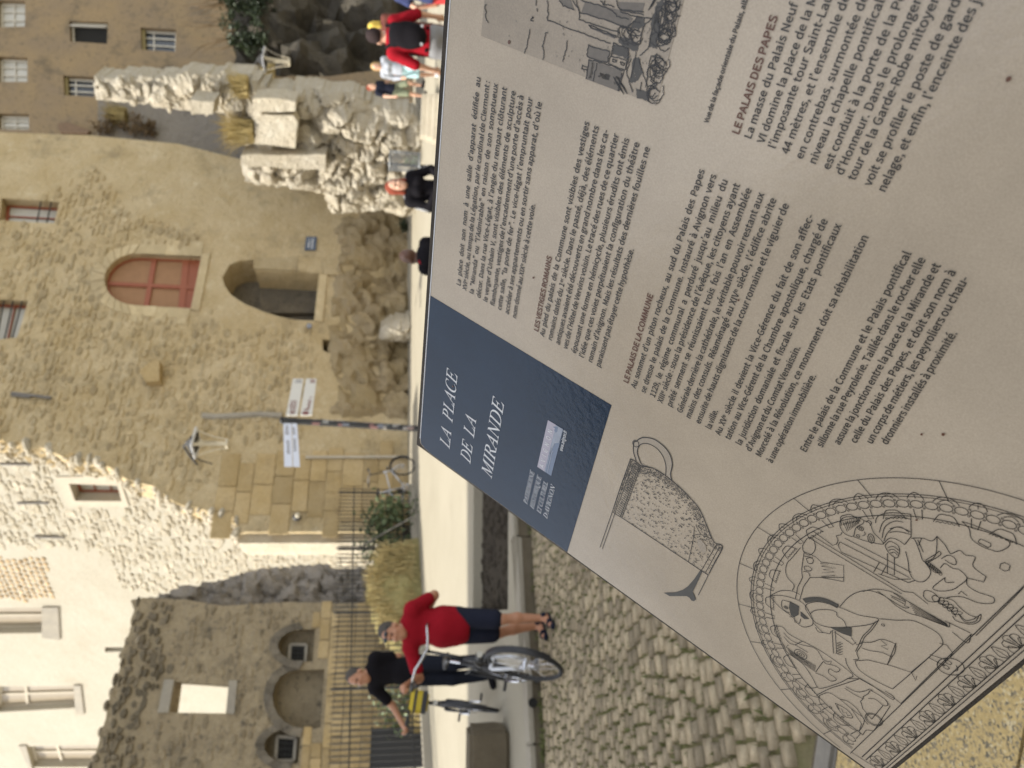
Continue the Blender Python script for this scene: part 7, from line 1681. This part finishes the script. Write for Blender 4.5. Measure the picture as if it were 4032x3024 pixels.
    if hair is not None:
        s = SDF(.009); s.ell(H + 1.07 * V3(0, .026, .060), (.088, .101, .103), .02)
        if hairstyle == 'long': s.cone(H + 1.07 * V3(0, .06, .05), H + 1.07 * V3(0, .075, -.15), .085, .06, .04); [s.cone(H + 1.07 * V3(.062 * x, .03, .05), H + 1.07 * V3(.075 * x, .02, -.14), .034, .024, .03) for x in (-1, 1)]
        if hairstyle == 'bob': s.cone(H + 1.07 * V3(0, .05, .05), H + 1.07 * V3(0, .06, -.06), .088, .07, .04); [s.cone(H + 1.07 * V3(.068 * x, .02, .04), H + 1.07 * V3(.082 * x, -.01, -.075), .032, .028, .03) for x in (-1, 1)]
        s.cut((0, -1, -.35), .062 - H[1] - .35 * H[2])
        if hairstyle == 'short': s.cut((0, -.45, -1), -(H[2] - .035) - .45 * H[1])
        wear('hair', s, hair)
    if shoes:
        for s_ in 'LR':
            an, to = j['an' + s_], j['to' + s_]; s = SDF(.009)
            if shoes == 'sandal':
                s.cone(an + V3(0, .04, -.072), to + V3(0, -.03, -.016), .026, .034, .02); s.cone(an + V3(-.03, 0, -.01), an + V3(.03, 0, -.01), .032, .032, .02); s.cone(to + V3(-.025, .035, .015), to + V3(.025, .035, .015), .026, .026, .015); s.cone(an + V3(0, .03, -.03), an + V3(0, .04, -.06), .036, .034, .02)
            else: s.cone(an + V3(0, .035, -.045), to + V3(0, -.01, .0), .048, .040, .03); s.cone(an + V3(0, .0, -.02), an + V3(0, .01, .0), .047, .046, .02)
            s.cut((0, 0, -1), .0); wear('sandal' if shoes == 'sandal' else 'shoe', s, shoemat)
    return t, j, H
# ------------------------------------------------------------------ bicycles
def bicycle(label, loc, rot, steer=0.0, kind='city', group='bicycles', frame_mat=None, bag=False):
    """heads towards -y; wheels 0.70 m, base on z = 0"""
    t = thing('bicycle', label, 'bicycle', loc, group=group, world=False, rot=rot); fm = frame_mat or M['alu']
    R = .348; A, B = Vector((0, -.54, R)), Vector((0, .52, R)); bb = Vector((0, .07, .28)); hb, ht = Vector((0, -.36, .66)), Vector((0, -.31, .86)); st = Vector((0, .24, .86))
    ax = (ht - hb).normalized(); SM = Matrix.Rotation(steer, 4, ax); SMM = Matrix.Translation(hb) @ SM @ Matrix.Translation(-hb)
    def tr(m, on): 
        if on: m.v = [tuple(SMM @ Vector(p)) for p in m.v]
        return m
    for c, on in ((A, True), (B, False)):
        m_ = MB(); m_.ring(c, (1, 0, 0), R - .026, .013, 48, 6); wh = obj('wheel', tr(m_, on), M['ironw'], t, True)
        m_ = MB(); m_.ring(c, (1, 0, 0), R - .018, (.021, .022), 56, 10); obj('tyre', tr(m_, on), M['rubber'], wh, True)
        m_ = MB(); m_.tube([c - Vector((.05, 0, 0)), c + Vector((.05, 0, 0))], .022, 10); obj('hub', tr(m_, on), M['steel'], wh)
        m_ = MB()
        for k in range(28):
            a = 2 * math.pi * k / 28; m_.tube([c + Vector(((-1) ** k * .03, .02 * math.cos(a + .6), .02 * math.sin(a + .6))), c + Vector((0, (R - .03) * math.cos(a), (R - .03) * math.sin(a)))], .0014, 3, False)
        obj('spokes', tr(m_, on), M['steel'], wh, kind='stuff')
        m_ = MB(); pts = [c + Vector((0, (R + .02) * math.cos(a), (R + .02) * math.sin(a))) for a in (np.linspace(R_(62), R_(205), 14) if on else np.linspace(R_(-15), R_(150), 14))]; vs = []
        for p in pts:
            n_ = (p - c).normalized()
            for o1, o2 in ((-.03, -.008), (-.02, .004), (.02, .004), (.03, -.008)): vs.append(p + Vector((o1, 0, 0)) + n_ * o2)
        m_.add(vs, [(4 * i + q, 4 * i + q + 1, 4 * i + q + 5, 4 * i + q + 4) for i in range(13) for q in range(3)]); obj('mudguard', tr(m_, on), M['black'], t, True)
    m_ = MB()
    for p, q, r in ((hb, bb, .021), (ht - ax * .05, st - Vector((0, -.02, .22)), .018), (st, bb, .018), (hb - ax * .02, ht + ax * .02, .023)): m_.tube([p, q], r, 10)
    for sx in (-1, 1): m_.tube([bb + Vector((.03 * sx, 0, 0)), B + Vector((.06 * sx, 0, 0))], .011, 8); m_.tube([st - Vector((0, .01, .14)) + Vector((.02 * sx, 0, 0)), B + Vector((.06 * sx, 0, 0))], .009, 8)
    obj('frame', m_, fm, t, True)
    m_ = MB(); cr_ = hb - ax * .03
    for sx in (-1, 1): m_.tube([cr_ + Vector((.02 * sx, 0, 0)), cr_ + Vector((.055 * sx, -.01, -.02)), A + Vector((.055 * sx, .03, .12)), A + Vector((.055 * sx, 0, 0))], [.016, .017, .015, .010], 8)
    m_.tube([cr_ + Vector((-.06, -.01, -.01)), cr_ + Vector((.06, -.01, -.01))], .02, 8); obj('fork', tr(m_, True), M['alu'] if kind == 'city' else fm, t, True)
    top_ = ht + ax * (.36 if kind == 'city' else .17); m_ = MB(); m_.tube([ht, top_], .014, 8); m_.tube([top_, top_ + Vector((0, -.05, .01))], .018, 8); obj('stem', tr(m_, True), M['black'], t, True)
    h0 = top_ + Vector((0, -.06, .01)); m_ = MB()
    pts = [Vector((x, y, z)) for x, y, z in (((-.31, .20, .045), (-.28, .10, .055), (-.20, .01, .06), (-.10, -.01, .025), (0, 0, 0), (.10, -.01, .025), (.20, .01, .06), (.28, .10, .055), (.31, .20, .045)) if kind == 'city' else ((-.30, .06, .02), (-.18, .02, .02), (-.06, 0, 0), (.06, 0, 0), (.18, .02, .02), (.30, .06, .02)))]
    m_.tube([h0 + p for p in pts], .0125, 10); hbar = obj('handlebar', tr(m_, True), M['steel'] if kind == 'city' else M['black'], t, True)
    for e_, f_ in ((0, 1), (-1, -2)):
        m_ = MB(); p, q = h0 + pts[e_], h0 + pts[f_]; m_.tube([p + (p - q).normalized() * .02, p.lerp(q, .95)], .019, 10); obj('grip', tr(m_, True), M['black'], hbar)
        m_ = MB(); q2 = p.lerp(q, 1.0); m_.tube([q2 + Vector((0, -.03, -.01)), q2.lerp(p, .5) + Vector((0, -.06, -.03)), p + Vector((0, -.055, -.035))], .007, 6); obj('brake_lever', tr(m_, True), M['black'], hbar)
    m_ = MB(); lampc = hb + Vector((0, -.10, .10)); m_.ball(lampc, (.035, .05, .035), 12, 8); obj('headlight', tr(m_, True), M['black'], t, True)
    m_ = MB(); m_.tube([lampc + Vector((0, -.045, 0)), lampc + Vector((0, -.052, 0))], .028, 12); obj('lamp_lens', tr(m_, True), M['palepane'], t)
    m_ = MB(); m_.tube([st, st + Vector((0, .03, .10))], .013, 8); obj('seat_post', m_, M['steel'], t)
    s_ = SDF(.012); c = st + Vector((0, .05, .13)); s_.cone((c.x, c.y - .15, c.z), (c.x, c.y + .02, c.z), .022, .035, .03); s_.ell((c.x, c.y + .07, c.z), (.085, .07, .032), .04); o_ = bpy.data.objects.new('saddle', s_.mesh('saddle', M['black'])); link(o_, t)
    m_ = MB(); m_.tube([bb - Vector((.07, 0, 0)), bb + Vector((.07, 0, 0))], .022, 10); m_.ring(bb + Vector((-.055, 0, 0)), (1, 0, 0), .085, (.012, .004), 24, 6)
    for sx in (-1, 1): m_.tube([bb + Vector((.075 * sx, 0, 0)), bb + Vector((.085 * sx, -.12 * sx, -.11 * sx))], .011, 6)
    obj('crank', m_, M['steel'], t)
    for sx in (-1, 1): m_ = MB(); m_.box(bb + Vector((.135 * sx, -.12 * sx, -.11 * sx)), (.09, .075, .022)); obj('pedal', m_, M['black'], t)
    m_ = MB()
    for z in (.035, -.035): m_.tube([bb + Vector((-.055, 0, z * 2.2)), B + Vector((-.055, 0, z))], .006, 5)
    obj('chain', m_, M['iron'], t)
    if kind == 'city':
        m_ = MB()
        for x in (-.05, 0, .05): m_.tube([(x, .30, .74), (x, .78, .74)], .007, 6)
        for sx in (-1, 1): m_.tube([(.05 * sx, .70, .74), B + Vector((.06 * sx, 0, 0))], .006, 6)
        obj('rear_rack', m_, M['black'], t)
    if bag:
        ym = simple('yellow_bag_cloth', (.48, .36, .02), .6, var=.08); m_ = MB(); c = h0 + Vector((0, -.13, -.08)); m_.box(c, (.25, .16, .22)); me = m_.mesh('front_bag'); bm = bmesh.new(); bm.from_mesh(me); bmesh.ops.bevel(bm, geom=bm.edges[:], offset=.03, segments=3, affect='EDGES'); bm.to_mesh(me); bm.free()
        fb = obj('front_bag', me, ym, t, True); m_ = MB(); m_.box(c + Vector((0, -.083, .05)), (.252, .01, .03)); m_.box(c + Vector((0, -.083, -.06)), (.252, .008, .06)); obj('bag_trim', m_, M['black'], fb)
    return t, SMM @ (h0 + pts[0]), SMM @ (h0 + pts[-1])

# ------------------------------------------------------------------ who and what is in the square
def ik(sh, wr, hint, l1=.29, l2=.265):
    sh, wr, hint = V3(*sh), V3(*wr), V3(*hint); d = wr - sh; L = min(np.linalg.norm(d), l1 + l2 - .005); u = d / np.linalg.norm(d); wr = sh + u * L
    a = (l1 * l1 - l2 * l2 + L * L) / (2 * L); h = math.sqrt(max(0, l1 * l1 - a * a)); p = hint - u * (hint @ u); p /= np.linalg.norm(p); return sh + u * a + p * h, wr
def wmat(loc, rot, S=1.0):
    from mathutils import Euler
    return Matrix.LocRotScale(Vector(loc), Euler(rot), Vector((S, S, S)))
grey_hair = cloth('grey_hair', (.085, .075, .065)); dark_hair = cloth('dark_hair', (.035, .025, .025)); blond = cloth('blond_hair', (.42, .28, .12)); redhair = cloth('auburn_hair', (.20, .05, .03))
redshirt = cloth('red_shirt', (.26, .008, .016)); blackc = cloth('black_cloth', (.009, .008, .010)); navy = cloth('navy_cloth', (.016, .018, .030)); greyt = cloth('grey_trousers', (.23, .23, .24)); jean = cloth('dark_jeans', (.014, .016, .024))
# red bicycle rider: bicycle first, then the man with both hands on its bar
fc = street(2213, 2658); r1 = (0, R_(12), R_(25))
def bike_loc(fc, rz): return (fc.x - .54 * math.sin(rz), fc.y + .54 * math.cos(rz), fc.z)
b1loc = bike_loc(fc, R_(25)); b1, gR, gL = bicycle('dark city bicycle with silver fork and swept bars, pushed by the man in red', b1loc, r1, .22, 'city', frame_mat=M['black'])
W1 = wmat(b1loc, r1); hR, hL = W1 @ gR, W1 @ gL
def rider(label, foot, rz, S, grips, bend=1.0, **kw):
    base = Vector(foot); Wp = wmat(base, (0, 0, rz), S); inv = Wp.inverted(); J = dict(kw.pop('J', {}))
    for s_, g, sx in (('R', grips[0], -1), ('L', grips[1], 1)):
        sh = J.get('sh' + s_, (.185 * sx, 0, 1.415)); w_ = inv @ g; w_ = Vector(w_) + Vector((0, .045, .05)); el, wr = ik(sh, w_, (.7 * sx, .5, -.6)); J['elbow' + s_] = tuple(el); J['wrist' + s_] = tuple(wr)
    return person(label, base, rz, S, J=J, grip=(.85, .85), **kw)
f1 = at(2155, 2458, 7.02); f1.z = 0.0
t, j, H = rider('man in a red T-shirt and dark shorts pushing a bicycle over the cobbles', (f1.x, 7.02, 0), R_(-12), .955, (hR, hL), skin='tan', top='shirt', topmat=redshirt, sleeve=.72, legs='shorts', legmat=navy, hair=grey_hair, shoes='sandal', shoemat=navy, belly=.075, bulk=1.14, hem=.82,
                J=dict(anL=(.13, -.10, .085), toL=(.16, -.28, .03), knL=(.12, -.10, .50), anR=(-.10, .14, .085), toR=(-.11, -.04, .03), knR=(-.10, .02, .50), shL=(.215, -.03, 1.395), shR=(-.215, -.05, 1.395), head=(-.01, -.08, 1.56)))
mb = MB(); Hh = Vector(H)
for sx in (-1, 1): mb.ball(Hh + Vector((.034 * sx, -.092, .088)), (.030, .012, .019), 10, 6)
mb.tube([Hh + Vector((-.08, .0, .07)), Hh + Vector((-.06, -.075, .088)), Hh + Vector((.06, -.075, .088)), Hh + Vector((.08, 0, .07))], .005, 5); obj('sunglasses', mb, simple('dark_glasses', (.03, .045, .06), .15), t, True)
mb = MB(); 
for k in range(2): pass
# second rider on the pavement
fc2 = upg(1969, 2800); r2 = (0, R_(8), R_(23)); b2loc = bike_loc(fc2, R_(23)); b2, gR2, gL2 = bicycle('dark bicycle with a yellow handlebar bag, pushed by the man in black', b2loc, r2, .05, 'trekking', frame_mat=M['black'], bag=True)
b2.location.z += .02
W2 = wmat(b2loc, r2); f2 = at(1890, 2632, 9.0)
rider('grey haired man in a black T-shirt pushing a bicycle with a yellow bag', (f2.x, 9.0, gz(9.0)), R_(-14), 1.055, (W2 @ gR2, W2 @ gL2), skin='tan', top='shirt', topmat=blackc, sleeve=.66, legs='long', legmat=jean, hair=grey_hair, shoes='shoe', shoemat=blackc, hem=.86, J=dict(shL=(.19, -.03, 1.40), shR=(-.19, -.05, 1.39), head=(-.02, -.07, 1.565)))
# parked bicycle by the bush: its own copy of the dark one's look
p3 = at(1632, 1890, 20.2); b3, _, _ = bicycle('parked silver bicycle leaning by the bush at the foot of the palace', (p3.x - .1, 20.0, gz(20.0)), (0, R_(-6), R_(112)), .5, 'city', frame_mat=M['alu'])
# backpacker seen from behind
f3 = at(1700, 165, 9.4)
t, j, H = person('man in a red T-shirt seen from behind with a black rucksack and grey trousers', (f3.x, 9.4, gz(9.4)), R_(168), 1.055, skin='fair', top='shirt', topmat=redshirt, sleeve=.95, legs='long', legmat=greyt, hair=dark_hair, shoes='shoe', shoemat=blackc, hem=.99, belly=.02, J=dict(elbowL=(.29, .03, 1.14), wristL=(.30, -.10, .92), elbowR=(-.29, .03, 1.14), wristR=(-.31, -.08, .93), anL=(.13, -.05, .085), toL=(.15, -.22, .03), anR=(-.12, .10, .085), toR=(-.14, -.08, .03)))
bk = thing('rucksack', 'black rucksack on the back of the man in red seen from behind', 'backpack', t.location.copy(), R_(168), world=False); bk.scale = (1.055,) * 3
s = SDF(.012); s.ell((0, .19, 1.25), (.155, .10, .22), .05); s.ell((0, .235, 1.16), (.12, .08, .12), .05); s.cone((-.09, .15, 1.42), (.09, .15, 1.42), .05, .05, .05); o = bpy.data.objects.new('bag', s.mesh('bag', blackc)); link(o, bk)
for sx in (-1, 1):
    mb = MB(); mb.tube([(.10 * sx, .13, 1.44), (.125 * sx, .02, 1.505), (.12 * sx, -.10, 1.42), (.13 * sx, -.125, 1.25), (.15 * sx, -.05, 1.05), (.12 * sx, .13, 1.02)], .022, 6); obj('strap', mb, blackc, bk, True)
    mb = MB(); mb.box((.10 * sx, .27, 1.09), (.03, .02, .03)); obj('buckle', mb, M['alu'], bk)
# walkers on the lit path
f4 = at(1712, 285, 17.5)
person('blond woman in a grey top and pale blue shorts walking on the sunny path', (f4.x, 17.5, gz(17.5)), R_(-28), .93, skin='fair', top='shirt', topmat=cloth('light_grey_top', (.34, .36, .40)), sleeve=1.8, legs='shorts', legmat=cloth('pale_blue_shorts', (.38, .55, .58)), hair=blond, hairstyle='long', shoes='shoe', shoemat=cloth('white_shoe', (.6, .6, .58)), female=True, hem=.95,
       J=dict(anL=(.08, -.22, .085), toL=(.09, -.40, .06), knL=(.09, -.20, .50), anR=(-.08, .22, .12), toR=(-.09, .06, .03), knR=(-.09, -.02, .50), elbowL=(.23, .10, 1.14), wristL=(.22, .12, .88), elbowR=(-.24, .0, 1.14), wristR=(-.20, -.18, .95)))
f5 = at(1680, 366, 18.2)
person('youngster in a dark top and grey green shorts on the steps by the rock', (f5.x, 18.2, f5.z), R_(20), .84, skin='fair', top='shirt', topmat=navy, sleeve=.5, legs='shorts', legmat=cloth('grey_green_shorts', (.20, .22, .15)), hair=redhair, shoes='shoe', shoemat=blackc, hem=.93,
       J=dict(anL=(.10, -.18, .16), toL=(.11, -.34, .10), knL=(.10, -.24, .54), elbowR=(-.27, .0, 1.18), wristR=(-.36, -.12, .96), elbowL=(.28, .03, 1.16), wristL=(.34, -.12, 1.0)))
f9 = at(1500, 108, 15.0)
person('walker with yellow hair half hidden behind the man with the rucksack', (f9.x, 15.0, gz(15.0)), R_(150), 1.0, skin='fair', top='shirt', topmat=cloth('brown_top', (.14, .05, .04)), sleeve=.6, legs='long', legmat=cloth('brown_trousers', (.10, .05, .04)), hair=cloth('yellow_hair', (.62, .45, .10)), hairstyle='bob', shoes='shoe', shoemat=blackc)
f8 = at(1600, -42, 11.0)
person('walker in navy top and red shorts cut by the edge of the picture', (f8.x, 11.0, gz(11.0)), R_(100), .97, skin='fair', top='shirt', topmat=cloth('blue_top', (.04, .05, .12)), sleeve=.55, legs='shorts', legmat=cloth('red_shorts', (.50, .06, .06)), hair=dark_hair, shoes='shoe', shoemat=blackc, J=dict(elbowR=(-.25, -.18, 1.2), wristR=(-.22, -.40, 1.08), elbowL=(.23, .12, 1.14), wristL=(.24, .05, .9)))
# seated pair and the low stone seats under them
def seated(**k):
    J = dict(pelvis=(0, .02, .62), belly=(0, .02, .76), chest=(0, .03, .96), neck=(0, .02, 1.125), head=(0, -.03, 1.255), shL=(.18, .02, 1.085), shR=(-.18, .02, 1.085), hiL=(.09, 0, .60), hiR=(-.09, 0, .60), knL=(.12, -.42, .60), knR=(-.12, -.42, .60), anL=(.12, -.40, .16), anR=(-.12, -.40, .16), toL=(.13, -.58, .10), toR=(-.13, -.58, .10), elbowL=(.27, -.04, .83), wristL=(.08, -.24, .72), elbowR=(-.27, -.04, .83), wristR=(-.07, -.25, .74)); J.update(k); return J
def seat_block(label, p, rz, top):
    b_ = thing('low_stone_bench', label, 'stone bench', (p.x, p.y, gz(p.y))); mb = MB(); z0 = gz(p.y) - .05; mb.box((p.x, p.y + .12, (z0 + top) / 2), (.9, .42, top - z0), Matrix.Rotation(rz, 3, 'Z')); me = mb.mesh('block'); bm = bmesh.new(); bm.from_mesh(me); bmesh.ops.bevel(bm, geom=bm.edges[:], offset=.02, segments=2, affect='EDGES'); bm.to_mesh(me); bm.free(); obj('block', me, M['trim'], b_)
def stripe(t, pts, mat, r=.012): mb = MB(); mb.tube(pts, r, 6); obj('sleeve_stripe', mb, mat, t, True)
f6 = at(1700, 748, 9.7); z6 = at(1515, 738, 9.7).z - 1.425
t, j, H = person('seated woman with short red hair in a black tracksuit jacket with white stripes', (f6.x, 9.7, z6), R_(10), 1.0, skin='fair', top='jacket', topmat=blackc, sleeve=1.95, legs='long', legmat=blackc, hair=redhair, hairstyle='bob', shoes='shoe', shoemat=blackc, female=True, hem=.56, J=seated())
for sx in (-1, 1):
    for d_ in (-.016, .016): stripe(t, [(.10 * sx, d_, 1.175), (.20 * sx, .02 + d_, 1.150), (.262 * sx, .01 + d_, 1.02), (.325 * sx, -.04 + d_, .85)], M['inkw'], .008)
seat_block('low stone bench under the woman in the black jacket', Vector((f6.x, 9.7, 0)), R_(10), z6 + .51)
f7 = at(1700, 1012, 9.1); z7 = at(1566, 1012, 9.1).z - 1.425
t, j, H = person('bald man in a black top with red piping seated with his back turned', (f7.x, 9.1, z7), R_(200), 1.0, skin='dark', top='jacket', topmat=blackc, sleeve=1.95, legs='long', legmat=blackc, hair=None, shoes='shoe', shoemat=blackc, hem=.56, J=seated())
stripe(t, [(.10, .07, 1.165), (.19, .065, 1.12), (.26, .04, 1.0), (.31, .0, .84)], redshirt, .016)
seat_block('low stone bench under the bald man', Vector((f7.x, 9.1, 0)), R_(200), z7 + .51)
